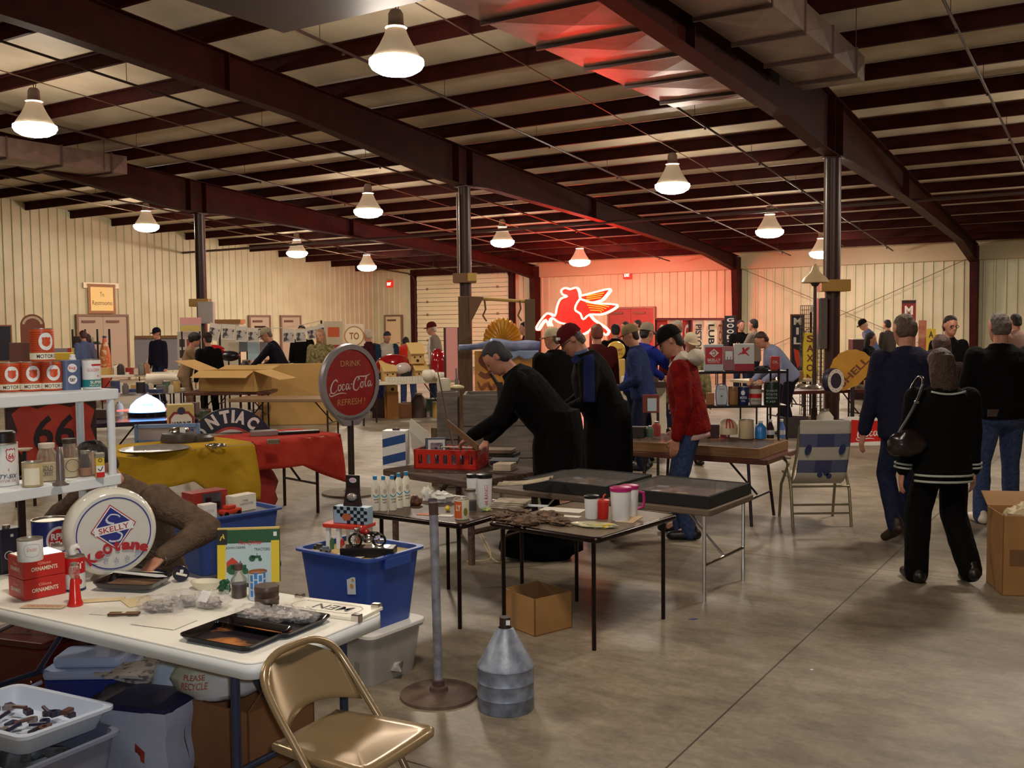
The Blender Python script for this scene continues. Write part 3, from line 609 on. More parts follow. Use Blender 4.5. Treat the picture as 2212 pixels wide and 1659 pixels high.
def boxy(name, label, cat, m, d, mt, nm='body', bev=.003, group=None, lid=None):
 t = thing(name, label, cat, m, group=group); mb = MB(); mb.bx(-d[0]/2, d[0]/2, -d[1]/2, d[1]/2, 0, d[2] if not lid else d[2]*.82); mb.build(nm, mt, t, bev=bev)
 if lid: mb = MB(); mb.bx(-d[0]/2-.002, d[0]/2+.002, -d[1]/2-.002, d[1]/2+.002, d[2]*.8, d[2]); mb.build('lid', lid, t, bev=bev)
 return t
def art(t, nm, mt, fn, m=None):               # flat artwork stood upright on the -y side of thing t
 mb = MB(face(m or M.Identity(4))); fn(mb); return mb.build(nm, mt, t)
def carton(name, label, m, w, d, h, mt=None, flaps=(0, 0, 0, 0), th=.006, cat='box', group=None):
 mt = mt or card; t = thing(name, label, cat, m, group=group); mb = MB()
 for a in ((-w/2, w/2, -d/2, -d/2+th), (-w/2, w/2, d/2-th, d/2), (-w/2, -w/2+th, -d/2, d/2), (w/2-th, w/2, -d/2, d/2)): mb.bx(*a, 0, h)
 mb.bx(-w/2, w/2, -d/2, d/2, 0, th); mb.build('body', mt, t)
 for i, a in enumerate(flaps):             # front, back, left, right: fold angle, 0 = none
  if not a: continue
  mb = MB(); L_ = (d if i < 2 else w)*.48
  if i < 2: s_ = -1 if i == 0 else 1; mb.add([(x, s_*(d/2+u*L_*math.cos(a)), h+u*L_*math.sin(a)+z) for z in (0, th) for x, u in ((-w/2, 0), (w/2, 0), (w/2, 1), (-w/2, 1))], [(0, 1, 2, 3), (7, 6, 5, 4), (0, 4, 5, 1), (1, 5, 6, 2), (2, 6, 7, 3), (3, 7, 4, 0)])
  else: s_ = -1 if i == 2 else 1; mb.add([(s_*(w/2+u*L_*math.cos(a)), y, h+u*L_*math.sin(a)+z) for z in (0, th) for y, u in ((-d/2, 0), (d/2, 0), (d/2, 1), (-d/2, 1))], [(0, 1, 2, 3), (7, 6, 5, 4), (0, 4, 5, 1), (1, 5, 6, 2), (2, 6, 7, 3), (3, 7, 4, 0)])
  mb.build('flap', mt, t)
 return t
def tub(mb, w, d, h, taper, th=.004, r=.04, z0=0.0, rim=.015):   # open tapered tub
 def ring(k, z, o=0.0): return [(x, y, z) for x, y in rrect(w*k-2*o, d*k-2*o, r, 4)]
 n = 20; R = [ring(taper, z0), ring(1, z0+h), ring(1, z0+h, -rim), ring(1, z0+h+.012, -rim), ring(1, z0+h+.012, th), ring(taper, z0+.006, th)]
 vs = [p for q in R for p in q]; fs = [tuple(range(n))[::-1]]
 for i in range(5): fs += [(i*n+j, i*n+(j+1) % n, (i+1)*n+(j+1) % n, (i+1)*n+j) for j in range(n)]
 fs.append(tuple(5*n+j for j in range(n))); mb.add(vs, fs)
def lump(mb, c, d, seed, amp=.25, n=20, k=12, f=2.2):   # soft irregular mass
 sd = V((seed*3.1, seed*1.7, seed*.9)); o = len(mb.v); mb.ball((0, 0, 0), 1, n, k)
 for i in range(o, len(mb.v)):
  p = mb.v[i]; q = p*(1+amp*mn.noise(p*f+sd)+amp*.5*mn.noise(p*f*2.5+sd)); z = max(q.z, -.75)
  mb.v[i] = mb.t @ V((c[0]+q.x*d[0], c[1]+q.y*d[1], c[2]+(z+.75)*d[2]/1.75)) if False else V((c[0]+q.x*d[0], c[1]+q.y*d[1], c[2]+(z+.75)*d[2]/1.75))
 return mb
def bag(name, label, p, d, seed, m_=None, cat='bag', rz=0.0, amp=.3, group=None):
 t = thing(name, label, cat, p, rz, group); mb = MB(); lump(mb, (0, 0, 0), d, seed, amp, 26, 16); mb.build('bag_body', m_ or plas, t, sm=40); return t
CC = [([(1.25, .78), (1.05, .98), (.75, .92), (.45, .6), (.3, .2), (.42, -.12), (.8, -.16), (1.15, .1)], [.1, .16, .12, .17, .18, .14, .1, .05]),
 ([(1.62, .42), (1.45, .5), (1.3, .3), (1.32, .05), (1.48, -.02), (1.64, .15), (1.66, .38), (1.55, .48), (1.75, .52)], [.08, .1, .12, .13, .1, .1, .1, .07, .05]),
 ([(2.15, .42), (2.0, .52), (1.85, .34), (1.86, .06), (2.02, -.02), (2.22, .16)], [.12, .09, .13, .13, .09, .05]),
 ([(2.68, .46), (2.5, .5), (2.36, .3), (2.38, .05), (2.52, -.01), (2.68, .25), (2.74, .48), (2.72, .1), (2.85, .0), (2.98, .16)], [.08, .1, .13, .13, .09, .08, .1, .13, .09, .05]),
 ([(3.0, .42), (3.22, .44)], [.09, .09]),
 ([(4.25, .72), (4.1, 1.0), (3.8, .98), (3.5, .65), (3.36, .2), (3.48, -.12), (3.85, -.18), (4.2, .12)], [.1, .15, .11, .17, .18, .14, .1, .05]),
 ([(3.95, .62), (4.2, 1.02), (4.75, .98), (5.35, 1.02), (5.75, 1.15)], [.05, .09, .14, .1, .04]),
 ([(4.68, .42), (4.5, .5), (4.36, .3), (4.38, .05), (4.54, -.02), (4.7, .15), (4.72, .38), (4.6, .48), (4.85, .5)], [.08, .1, .13, .13, .1, .1, .1, .07, .05]),
 ([(4.9, .3), (5.2, .82), (5.22, 1.02), (5.08, .8), (5.0, .3), (5.04, .02), (5.24, .12)], [.05, .08, .09, .12, .15, .12, .05]),
 ([(5.72, .46), (5.54, .5), (5.4, .3), (5.42, .05), (5.56, -.01), (5.72, .25), (5.78, .48), (5.76, .1), (5.9, .0), (6.05, .2)], [.08, .1, .13, .13, .09, .08, .1, .13, .09, .05]),
 ([(.3, -.05), (.12, -.28), (.4, -.42), (1.1, -.3), (1.8, -.26), (2.4, -.38)], [.05, .1, .12, .11, .1, .04])]
def cola(mb, w, c=(0, 0), fn=None, z=0.0, up=.06):
 k = w/6.1
 for pts, ws in CC: mb.stroke([((x-3.05)*k, (y-.4)*k*1.12+(x-3.05)*k*up) for x, y in pts], [q*k for q in ws], c, (1, 1), fn, z)
# ================================================================ foreground: the white table and what stands on it
TZ = .62
mW, LW = tabM((0, 1312), (548, 1436), TZ); cW = P(548, 1436, TZ); WW = (P(828, 1318, TZ)-cW).length
rzW = math.atan2(mW[1][0], mW[0][0]); mW2 = mW @ T((-(1.83-LW), 0, 0))
white_pl = mat('white_table_plastic', (242, 238, 226), .5, bump=.05, bs=90); leg_bl = mat('leg_blue_grey', (52, 58, 84), .35, metal=.3)
t = thing('folding_table', 'white plastic folding table in the left foreground with bluish legs', 'table', mW2)
mb = MB(); q = rrect(1.83, WW, .06, 5, (.915, WW/2)); mb.prism(q, TZ-.012, TZ); mb.prism(rrect(1.79, WW-.04, .05, 5, (.915, WW/2)), TZ-.03, TZ-.011); mb.build('tabletop', white_pl, t, bev=.004)
mb = MB(); n = len(q); mb.add([(x, y, z) for z in (TZ-.058, TZ-.006) for x, y in q], [(i, (i+1) % n, n+(i+1) % n, n+i) for i in range(n)]); o = mb.build('skirt', mat('white_table_skirt', (222, 224, 220), .45), t, sm=40); sd = o.modifiers.new('s', 'SOLIDIFY'); sd.thickness = .012; sd.offset = -1
for x in (.16, 1.67):
 for y in (.07, WW-.07):
  mb = MB(); mb.tube([(x, y, TZ-.03), (x, y, .25), (x+(0 if x > 1 else .0), y, 0)], .0165, 10); mb.build('leg', leg_bl, t, sm=50)
 mb = MB(); mb.tube([(x, .07, .20), (x, WW-.07, .20)], .013, 8); mb.build('crossbar', leg_bl, t, sm=50)
 mb = MB(); xi = x+(.35 if x < 1 else -.35); mb.tube([(x, WW/2, .20), (xi, WW/2, TZ-.04)], .012, 8); mb.build('brace', leg_bl, t, sm=50)
SK = 4.52/4.30; shp = D(246, 850, 4.30*SK); z1 = shp.z+.022; shM = T((shp.x, shp.y, 0), rzW+PI/2)
def shz(y, x=246): return D(x, y, 4.30*SK).z
Z1, Z2 = shz(840), shz(1024)
shelf_m = mat('shelf_white_plastic', (222, 228, 232), .5)
t = thing('shelf_unit', 'white plastic shelf unit holding oil cans at the left edge', 'shelf', T((shp.x, shp.y, TZ), rzW+PI/2))
for z in (Z1, Z2):
 mb = MB(); mb.prism(rrect(.72, .26, .02, 3, (-.34, .11)), z-.046-TZ, z-TZ); mb.build('shelf_board', shelf_m, t, bev=.004)
for x in (-.02, -.68):
 for y in (.0, .22):
  for za, zb in ((Z2, Z1), (TZ+.046, Z2)):
   if zb-.046-za > .02: mb = MB(); mb.tube([(x, y, za-TZ), (x, y, zb-.046-TZ)], .0175, 12); mb.build('post', shelf_m, t, sm=50)
can_or = mat('can_orange_stripe', (206, 84, 44), .35); can_or2 = flat((176, 60, 30), .4); cream_l = flat((238, 230, 206), .4); dk_txt = flat((60, 40, 36), .5); shield_m = flat((206, 78, 40), .4)
def shield(mb, fn, cu, cv, w, h):
 q = [(-.5, .36), (-.36, .5), (-.2, .42), (0, .5), (.2, .42), (.36, .5), (.5, .36), (.44, .1), (.5, -.12), (.34, -.36), (0, -.5), (-.34, -.36), (-.5, -.12), (-.44, .1)]
 mb.add([fn(cu+x*w, cv+y*h) for x, y in q]+[fn(cu, cv)], [(i, (i+1) % 14, 14) for i in range(14)])
def stripes(mb, fn, r, h, k=9):
 for i in range(k): v = h*(.34+.62*i/k); patch(mb, -PI*r*.98, PI*r*.98, v, v+h*.022, fn, 40)
def oilcan(p, r, h, label, turn, group=None):
 return can('oil_can', label, p, r, h, can_or, [('pinstripes', can_or2, lambda mb, fn, r, h: stripes(mb, fn, r, h)),
  ('base_band', cream_l, lambda mb, fn, r, h: patch(mb, -PI*r, PI*r, h*.07, h*.27, fn, 40)),
  ('roundel', wht, lambda mb, fn, r, h: disc(mb, .0, h*.62, r*.62, h*.27, fn)),
  ('lettering', dk_txt, lambda mb, fn, r, h: mb.text('MOTOR OIL', r*2.1, h*.12, (.25*r, h*.17), fn=fn, bold=.01)),
  ('shield', shield_m, lambda mb, fn, r, h: shield(mb, fn, 0, h*.61, r*.72, h*.30))], rz=FC(p)+turn, group=group)
sp_ = lambda x, y: P(x, y, Z1)
for x, y, lb in ((-24, 858, 'orange striped motor oil can cut by the left edge of the picture'), (22, 852, 'orange striped motor oil can, second along the top shelf row'), (68, 848, 'orange striped motor oil can under the single upper one'), (112, 844, 'orange striped motor oil can next to the bug and tar tin')):
 p = D(x, y, (4.14+.0008*x)*SK); p.z = Z1+.001; oilcan(p, 22.5*mpp(p), 62*mpp(p), lb, .22)
p = D(92, 780, 4.17*SK); p.z = Z1+62*4.19*SK/F+.005; oilcan(p, 24.2*mpp(p), 70*mpp(p), 'orange striped motor oil can standing alone on top of the row', .35)
tar_m = mat('tar_tin_blue', (84, 98, 132), .4)
p = D(155, 842, 4.26*SK); p.z = Z1+.001; s = mpp(p)
t = thing('bug_tar_tin', 'flat grey blue bug and tar remover tin with a white cap', 'tin', p, FC(p)+.25)
mb = MB(); mb.prism(rrect(38*s, 20*s, 9*s, 5), 0, 64*s); mb.build('body', tar_m, t, sm=40)
mb = MB(); mb.lathe([(7*s, 64*s), (7*s, 68*s), (5.5*s, 69*s), (5.5*s, 76*s), (0, 76.5*s)], 14, (4*s, 0, 0)); mb.build('cap', wht, t, sm=50)
for cy in (47, 22): art(t, 'white_disc', wht, lambda b_: b_.poly([(x, y, 10.3*s) for x, y in circ(9.5*s, 24, (0, cy*s))]))
art(t, 'bug_word', flat((206, 60, 50)), lambda b_: b_.text('bug', 14*s, 9*s, (0, 47*s), z=10.6*s, bold=.015)); art(t, 'tar_word', dk_txt, lambda b_: b_.text('tar', 12*s, 8*s, (0, 22*s), z=10.6*s, bold=.015))
p = D(199, 841, 4.30*SK); p.z = Z1+.001; s = mpp(p)
can('oil_can', 'white and teal motor oil can with a red triangle, right end of top shelf', p, 19*s, 63*s, wht, [
 ('teal_band', flat((20, 128, 132)), lambda mb, fn, r, h: patch(mb, -PI*r, PI*r, 0.01, h*.33, fn, 40)),
 ('red_triangle', redm, lambda mb, fn, r, h: (mb.add([fn(.1*r, h*.8), fn(1.3*r, h*.8), fn(.7*r, h*.4)], [(0, 1, 2)]), patch(mb, .0, 1.4*r, h*.8, h*.86, fn, 6))),
 ('white_notch', wht, lambda mb, fn, r, h: mb.add([fn(.4*r, h*.7), fn(1.0*r, h*.7), fn(.7*r, h*.52)], [(0, 1, 2)])),
 ('lettering', flat((200, 70, 60)), lambda mb, fn, r, h: mb.text('GOLDEN', r*1.3, h*.1, (.2*r, h*.66), fn=fn)),
 ('super_lettering', cream_l, lambda mb, fn, r, h: (mb.text('SUPER', r*1.3, h*.1, (.5*r, h*.24), fn=fn, bold=.02), mb.text('MOTOR OIL', r*1.4, h*.06, (.5*r, h*.13), fn=fn)))])
def jar(p, r, h, label, lidm, fillm, tx=None, fill=.8):
 t = thing('glass_jar', label, 'jar', p, FC(p)); mb = MB(); mb.lathe([(0, 0), (r*.95, 0), (r, .006), (r, h*.62), (r*.92, h*.74), (r*.72, h*.84), (r*.72, h*.93)], 24); mb.build('glass', glass, t, sm=50)
 mb = MB(); mb.lathe([(0, .004), (r*.92, .004), (r*.92, h*.6*fill), (0, h*.6*fill)], 20); mb.build('contents', fillm, t, sm=50)
 mb = MB(); mb.lathe([(r*.78, h*.88), (r*.8, h*.9), (r*.8, h), (0, h+.001)], 20); mb.build('lid', lidm, t, sm=50)
 if tx: tx(t, r, h)
 return t
def on2(x, y, dep): p = D(x, y, dep*SK); p.z = Z2+.001; return p
p = on2(8, 1048, 4.02); s = mpp(p); navy_t = flat((44, 44, 84))
can('oil_can', 'large white oil can with a red chevron and shield badge, second shelf', p, 31*s, 90*s, wht, [
 ('chevron', redm, lambda mb, fn, r, h: (mb.add([fn(-.9*r, h*.56), fn(.25*r, h*.36), fn(.25*r, h*.43), fn(-.9*r, h*.63)], [(0, 1, 2, 3)]), mb.add([fn(.25*r, h*.36), fn(1.2*r, h*.50), fn(1.2*r, h*.57), fn(.25*r, h*.43)], [(0, 1, 2, 3)]))),
 ('badge', flat((190, 60, 66)), lambda mb, fn, r, h: shield(mb, fn, .45*r, h*.74, r*.72, h*.34)), ('badge_centre', wht, lambda mb, fn, r, h: shield(mb, fn, .45*r, h*.74, r*.6, h*.28)),
 ('badge_number', redm, lambda mb, fn, r, h: mb.text('66', r*.42, h*.14, (.45*r, h*.72), fn=fn, bold=.02)),
 ('lettering', navy_t, lambda mb, fn, r, h: mb.text('SIXTY-SIX', r*1.7, h*.1, (-.05*r, h*.24), fn=fn, slant=.3, bold=.01)),
 ('small_lettering', flat((150, 60, 66)), lambda mb, fn, r, h: mb.text('MOTOR OIL', r*1.4, h*.055, (.1*r, h*.13), fn=fn))], rz=FC(p)+.1)
p = on2(10, 1048, 4.02); p.z = Z2+93*s+.002
t = thing('oil_can', 'dark squat can standing on the large white oil can', 'can', p, FC(p)); mb = MB(); mb.lathe([(0, 0), (26*s, 0), (26*s, 20*s), (22*s, 24*s), (0, 24*s)], 24); mb.build('body', mat('can_dark_brown', (52, 36, 32), .4), t, sm=40)
p = on2(71, 1044, 3.98); s = mpp(p)
can('tea_tin', 'small cream tin in front of the glass jars', p, 21*s, 52*s, flat((196, 176, 130), .45), [('label', cream_l, lambda mb, fn, r, h: patch(mb, -.9*r, .7*r, h*.1, h*.8, fn, 14))])
p = on2(103, 1032, 4.12); s = mpp(p)
jar(p, 21*s, 82*s, 'glass jar with a pale lid and sand coloured contents', flat((206, 192, 172)), flat((206, 190, 152), .8), lambda t, r, h: art(t, 'label', dk_txt, lambda b_: (b_.text('GOLD', r*1.1, h*.14, (0, h*.36), z=r+.002), b_.text('CREST', r*1.1, h*.1, (0, h*.22), z=r+.002))))
p = on2(152, 1030, 4.22); s = mpp(p)
jar(p, 18*s, 84*s, 'glass jar with a dark lid and a round black seal on its label', flat((60, 48, 44)), flat((214, 196, 160), .8), lambda t, r, h: art(t, 'seal', dk_txt, lambda b_: b_.stroke(circ(r*.75, 24, (r*.3, h*.32)), [.0025], z=r+.002, closed=True)))
p = on2(131, 1037, 4.0); s = mpp(p)
t = thing('oil_funnel', 'grey metal funnel standing upside down between the jars', 'funnel', p); mb = MB(); mb.lathe([(17*s, 0), (17*s, 4*s), (9*s, 10*s), (8*s, 60*s), (6*s, 82*s), (4*s, 84*s)], 20); mb.build('body', mat('funnel_grey', (136, 124, 120), .35, metal=.6), t, sm=50)
p = on2(185, 1025, 4.24); s = mpp(p); jar(p, 13*s, 56*s, 'low open glass tumbler right of the dark lidded jar', tin, flat((170, 120, 90), .8), fill=.5)
p = on2(202, 1022, 4.28); s = mpp(p); can('spray_can', 'slim pinkish brown can beside the yellow tin', p, 9*s, 50*s, flat((168, 136, 118), .4))
p = on2(216, 1023, 4.20); s = mpp(p)
t = boxy('yellow_tin', 'slim yellow, white and red tin beside the shelf post', 'tin', T(p, FC(p)+.2), (18*s, 12*s, 54*s), flat((222, 186, 60), .4), lid=tin)
art(t, 'red_base', redm, lambda b_: b_.bx(-8.5*s, 8.5*s, 1*s, 12*s, 6*s, 6.3*s)); art(t, 'ring_mark', dk_txt, lambda b_: b_.stroke(circ(3.4*s, 14, (0, 38*s)), [1.6*s], z=6.4*s, closed=True)); art(t, 'white_panel', wht, lambda b_: b_.bx(-8.5*s, 8.5*s, 12*s, 26*s, 6*s, 6.3*s)); art(t, 'check_mark', dk_txt, lambda b_: b_.stroke([(-5*s, 20*s), (0, 15*s), (5*s, 24*s)], [2*s], z=6.5*s))
p = on2(54, 1010, 4.24); s = mpp(p)
t = thing('dish_stand', 'white dish raised on a dark stem behind the tins', 'dish', p); mb = MB(); mb.lathe([(0, 0), (12*s, 0), (4*s, 8*s), (4*s, 55*s), (0, 56*s)], 16); mb.build('stem', blk_r, t, sm=50); mb = MB(); mb.lathe([(0, 56*s), (10*s, 57*s), (17*s, 62*s), (16*s, 62*s), (9*s, 59*s), (0, 58*s)], 24); mb.build('dish', flat((226, 206, 176), .4), t, sm=50)
def ont(x, y): return P(x, y, TZ)+V((0, 0, .0012))
p = ont(17, 1236); s = mpp(p)
t = thing('oil_can', 'dark navy square can at the left edge below the second shelf', 'can', p, FC(p)+.3); mb = MB(); mb.prism(rrect(44*s, 40*s, 5*s, 3), 0, 98*s); mb.build('body', mat('can_navy', (26, 28, 54), .35), t, bev=.002); mb = MB(); mb.lathe([(8*s, 98*s), (8*s, 104*s), (0, 104*s)], 12); mb.build('cap', tin, t, sm=50)
art(t, 'price_sticker', wht, lambda b_: b_.bx(2*s, 8*s, 80*s, 86*s, 20*s, 20.3*s)); art(t, 'emblem', wht, lambda b_: b_.stroke(circ(9*s, 20, (-2*s, 40*s)), [1.6*s], z=20.3*s, closed=True))
p = P(66, 1210, TZ+2*47*3.97/F+.006); s = mpp(p)
can('grease_tin', 'small white tin with a red script label', p, 26*s, 47*s, wht, [('label', flat((206, 120, 110)), lambda mb, fn, r, h: mb.text('Sinclair', r*.8, h*.18, (.15*r, h*.6), fn=fn, slant=.2)), ('label_frame', flat((160, 170, 186)), lambda mb, fn, r, h: mb.stroke([(-.4*r, h*.78), (.7*r, h*.78), (.65*r, h*.3), (-.3*r, h*.3)], [.0015], fn=fn, closed=True))])
p = ont(112, 1228); s = mpp(p)
can('oil_can', 'blue oil can with a red and white roundel behind the white tin', p, 38*s, 108*s, mat('can_blue', (34, 44, 118), .35), [
 ('white_band', wht, lambda mb, fn, r, h: patch(mb, -PI*r, PI*r, h*.1, h*.26, fn, 40)), ('ring', wht, lambda mb, fn, r, h: disc(mb, .42*r, h*.62, r*.66, h*.28, fn)), ('roundel', redm, lambda mb, fn, r, h: disc(mb, .42*r, h*.62, r*.54, h*.23, fn)),
 ('lettering', wht, lambda mb, fn, r, h: (mb.text('RPM', r*.8, h*.13, (.42*r, h*.70), fn=fn, bold=.03), mb.text('DELO', r*.95, h*.13, (.42*r, h*.54), fn=fn, bold=.03)))])
p = ont(136, 1240); s = mpp(p)
can('oil_can', 'white tin with thin blue bands behind the red lettered can', p, 20*s, 64*s, wht, [('band', flat((40, 52, 110)), lambda mb, fn, r, h: (patch(mb, -PI*r, PI*r, h*.82, h*.86, fn, 40), patch(mb, -PI*r, PI*r, h*.4, h*.46, fn, 40)))])
p = ont(162, 1274); s = mpp(p)
can('fluid_can', 'red and white can with large letters under a white horn oiler', p, 22*s, 74*s, wht, [('red_field', redm, lambda mb, fn, r, h: patch(mb, -PI*r, PI*r, h*.52, h*.99, fn, 40)), ('base_line', navy_t, lambda mb, fn, r, h: patch(mb, -PI*r, PI*r, 0, h*.07, fn, 40)),
 ('lettering', wht, lambda mb, fn, r, h: mb.text('IT', r*.7, h*.2, (.5*r, h*.76), fn=fn, bold=.03)), ('cloud_mark', redm, lambda mb, fn, r, h: (disc(mb, .2*r, h*.4, .3*r, h*.1, fn), disc(mb, .5*r, h*.28, .2*r, h*.08, fn)))])
q_ = p.copy(); q_.z += 78*s
t = thing('horn_oiler', 'white curved oiler spout resting on the red and white can', 'oiler', q_, FC(p)); mb = MB(); mb.tube([(-2*s, 0, 0), (-3*s, 0, 8*s), (0, 0, 15*s), (6*s, 0, 17*s), (10*s, 0, 12*s)], [8*s, 8*s, 8*s, 7*s, 4*s], 12); mb.build('horn', wht, t, sm=60); mb = MB(); mb.ball((8*s, -4*s, 12*s), 2.4*s, 8, 6); mb.build('tip', redm, t, sm=60)
red_box = mat('red_carton', (190, 36, 30), .45); foil = mat('foil', (210, 205, 196), .22, metal=.8)
p0 = ont(52, 1300); s = mpp(p0)
for k in (0, 1):
 q_ = p0+V((0, 0, k*.098*0+k*47*s)); bm_ = T(q_, rzW+1.36)
 t = thing('ornament_box', ('lower', 'upper')[k]+' red ornament carton of the stack at the left of the white table', 'box', bm_)
 w_, d_, h_ = 92*s, 84*s, 46*s; mb = MB(); mb.bx(0, w_, 0, d_, 0, h_); mb.build('carton', red_box, t, bev=.002)
 for nm, tx, sz, cz in (('lettering', 'ORNAMENTS', (.62, .2), .42), ('small_lettering', 'Glass', (.3, .14), .68)):
  mb = MB(face(T((w_*.5, -.0012, h_*cz)))); mb.text(tx, w_*sz[0], h_*sz[1], bold=.02); mb.build(nm, cream_l if nm == 'lettering' else flat((230, 150, 120)), t)
  mb = MB(T((-.0012, d_*.5, h_*cz), -PI/2) @ M.Rotation(PI/2, 4, 'X')); mb.text(tx, d_*sz[0], h_*sz[1], bold=.02); mb.build(nm, cream_l if nm == 'lettering' else flat((230, 150, 120)), t)
 if k: mb = MB(); mb.bx(.006, w_-.006, .006, d_-.006, h_, h_+.003); mb.build('foil_window', foil, t);
p = ont(163, 1308); s = mpp(p)
t = thing('cone_lantern', 'small red cone with a clear glass bulb on top, front of the red boxes', 'lantern', p, FC(p)); mb = MB(); mb.lathe([(0, 0), (16*s, 0), (16.5*s, 5*s), (13*s, 12*s), (9*s, 55*s), (7.5*s, 60*s)], 22); mb.build('cone', mat('red_gloss', (206, 40, 34), .2), t, sm=50)
mb = MB(); mb.lathe([(7*s, 60*s), (11*s, 68*s), (11*s, 84*s), (8*s, 88*s), (0, 88*s)], 18); mb.build('glass', glass, t, sm=50); mb = MB(); mb.lathe([(8*s, 88*s), (8*s, 94*s), (0, 95*s)], 14); mb.build('cap', tin, t, sm=50)
p = ont(258, 1246); s = mpp(p); R_ = 96*s; gt = .13
t = thing('gas_globe', 'large round white gas pump globe with a blue and red diamond face', 'globe sign', T((p.x-.035, p.y+.0, TZ+R_+.012), FC(p)+.26))
opal = mat('opal_glass', (236, 232, 216), .12, coat=.5)
mb = MB(M.Rotation(PI/2, 4, 'X')); mb.lathe([(R_*.86, gt*.5), (R_*.93, gt*.46), (R_*.99, gt*.25), (R_, 0), (R_*.99, -gt*.25), (R_*.93, -gt*.46), (R_*.86, -gt*.5), (0, -gt*.5)], 48); mb.build('body', opal, t, sm=60)
mb = MB(M.Rotation(PI/2, 4, 'X')); mb.lathe([(R_*.88, gt*.5), (R_*.6, gt*.53), (0, gt*.56)], 48); mb.build('lens', mat('globe_lens', (214, 212, 204), .15, coat=.5), t, sm=60)
mb = MB(); mb.lathe([(R_*.45, -.012), (R_*.4, -.0), (R_*.3, .03)], 24, (0, 0, -R_)); mb.build('foot', tin, t, sm=50)
gz = lambda k: gt*.565+.0008*k; g_blue = flat((44, 50, 132), .3); g_red = flat((178, 44, 52), .3); tilt = M.Rotation(math.radians(7), 4, 'Z')
def gart(nm, mt, fn): mb = MB(M.Rotation(PI/2, 4, 'X') @ tilt); fn(mb); return mb.build(nm, mt, t)
rr_ = R_*.80
gart('blue_ring', g_blue, lambda b_: b_.stroke(circ(rr_, 56), [R_*.025], z=gz(0)-.004, closed=True))
dm = lambda k: [(0, k), (k*.94, 0), (0, -k), (-k*.94, 0)]
gart('diamond_border', g_red, lambda b_: b_.poly([(x, y+R_*.14, gz(0)) for x, y in dm(R_*.53)])); gart('diamond_gap', wht, lambda b_: b_.poly([(x, y+R_*.14, gz(1)) for x, y in dm(R_*.50)])); gart('diamond', g_blue, lambda b_: b_.poly([(x, y+R_*.14, gz(2)) for x, y in dm(R_*.465)]))
gart('band', wht, lambda b_: b_.bx(-R_*.42, R_*.42, R_*.03, R_*.21, gz(2), gz(3))); gart('lettering', g_red, lambda b_: b_.text('SKELLY', R_*.66, R_*.125, (0, R_*.12), z=gz(4), bold=.01))
[gart('monogram', flat((206, 210, 220), .3), f_) for f_ in (lambda b_: (b_.stroke([(-R_*.13, R_*.36), (-R_*.02, R_*.44), (R_*.12, R_*.4), (R_*.17, R_*.34)], [R_*.03], z=gz(3)), b_.stroke([(-R_*.13, R_*.36), (-R_*.1, R_*.28), (R_*.02, R_*.22)], [R_*.05], z=gz(3))), lambda b_: (b_.stroke([(R_*.06, R_*.03), (R_*.15, -R_*.06), (R_*.08, -R_*.17), (-R_*.08, -R_*.16), (-R_*.14, -R_*.12)], [R_*.04], z=gz(3))))]
for i, ch in enumerate('KEOTANE'):
 a = math.radians(-30+10*i); x = R_*1.06*math.sin(a); y = -R_*1.42+R_*1.06*math.cos(a)
 ch = ch if i in (0, 2) else ch.lower(); hh = R_*(.25 if i in (0, 2, 3) else .18)
 gart('letter', g_red, lambda b_: (setattr(b_, 't', b_.t @ T((x, y-.05*R_, gz(5)), -a*.9)), b_.text(ch, R_*(.20 if ch != 't' else .13), hh, (0, hh/2), bold=.06)))
for i in range(4):
 a = math.radians(-30+18*i); x, y = R_*.75*math.sin(a)+.02, -R_*.68*math.cos(a)+.01
 gart('star', flat((150, 156, 180), .3), lambda b_: b_.stroke([(x+R_*.06*(1 if k % 2 == 0 else .42)*math.sin(k*PI/5), y+R_*.06*(1 if k % 2 == 0 else .42)*math.cos(k*PI/5)) for k in range(10)], [R_*.012], z=gz(1), closed=True))
def tray(label, c, L, Wd, rz, artfn=None, lift=0.0):
 t = thing('serving_tray', label, 'tray', T((c.x, c.y, TZ+.001+lift), rz)); mb = MB(); n = 28
 R = [rrect(L*k, Wd*k2, .03, 6) for k, k2 in ((.9, .86), (1, 1), (1.0, 1.0), (.985, .98), (.89, .85))]; zs = (0, .022, .026, .024, .003)
 vs = [(x, y, z) for q, z in zip(R, zs) for x, y in q]; fs = [tuple(range(n))[::-1]]
 for i in range(4): fs += [(i*n+j, i*n+(j+1) % n, (i+1)*n+(j+1) % n, (i+1)*n+j) for j in range(n)]
 fs.append(tuple(4*n+j for j in range(n))); mb.add(vs, fs); mb.build('pan', mat('tray_black', (20, 15, 16), .12, coat=.4), t, sm=30)
 if artfn: artfn(t, L, Wd)
 return t
def pic(t, L, Wd):
 mb = MB(); mb.prism(rrect(L*.84, Wd*.78, .02), .0035, .0042); mb.build('picture', mat('tray_picture', (34, 28, 36), .25, c2=(190, 120, 60), ns=5, lo=.52, hi=.62), t)
 mb = MB(T((-L*.18, Wd*.30, .005))); cola(mb, L*.34); mb.build('lettering', flat((150, 112, 84), .4), t)
c = (ont(397, 1368)+ont(624, 1372))/2; tray('black picture tray at the front corner of the white table', ont(512, 1378), .32, .25, rzW+.05, pic)
tray('black tray heaped with clear bags behind the front tray', ont(592, 1350), .34, .26, rzW+.03, lambda t, L, W_: (lambda mb: (mb.prism(rrect(L*.84, W_*.78, .02), .0035, .0042), mb.build('picture', mat('tray_picture', (34, 28, 36), .25), t)))(MB()))
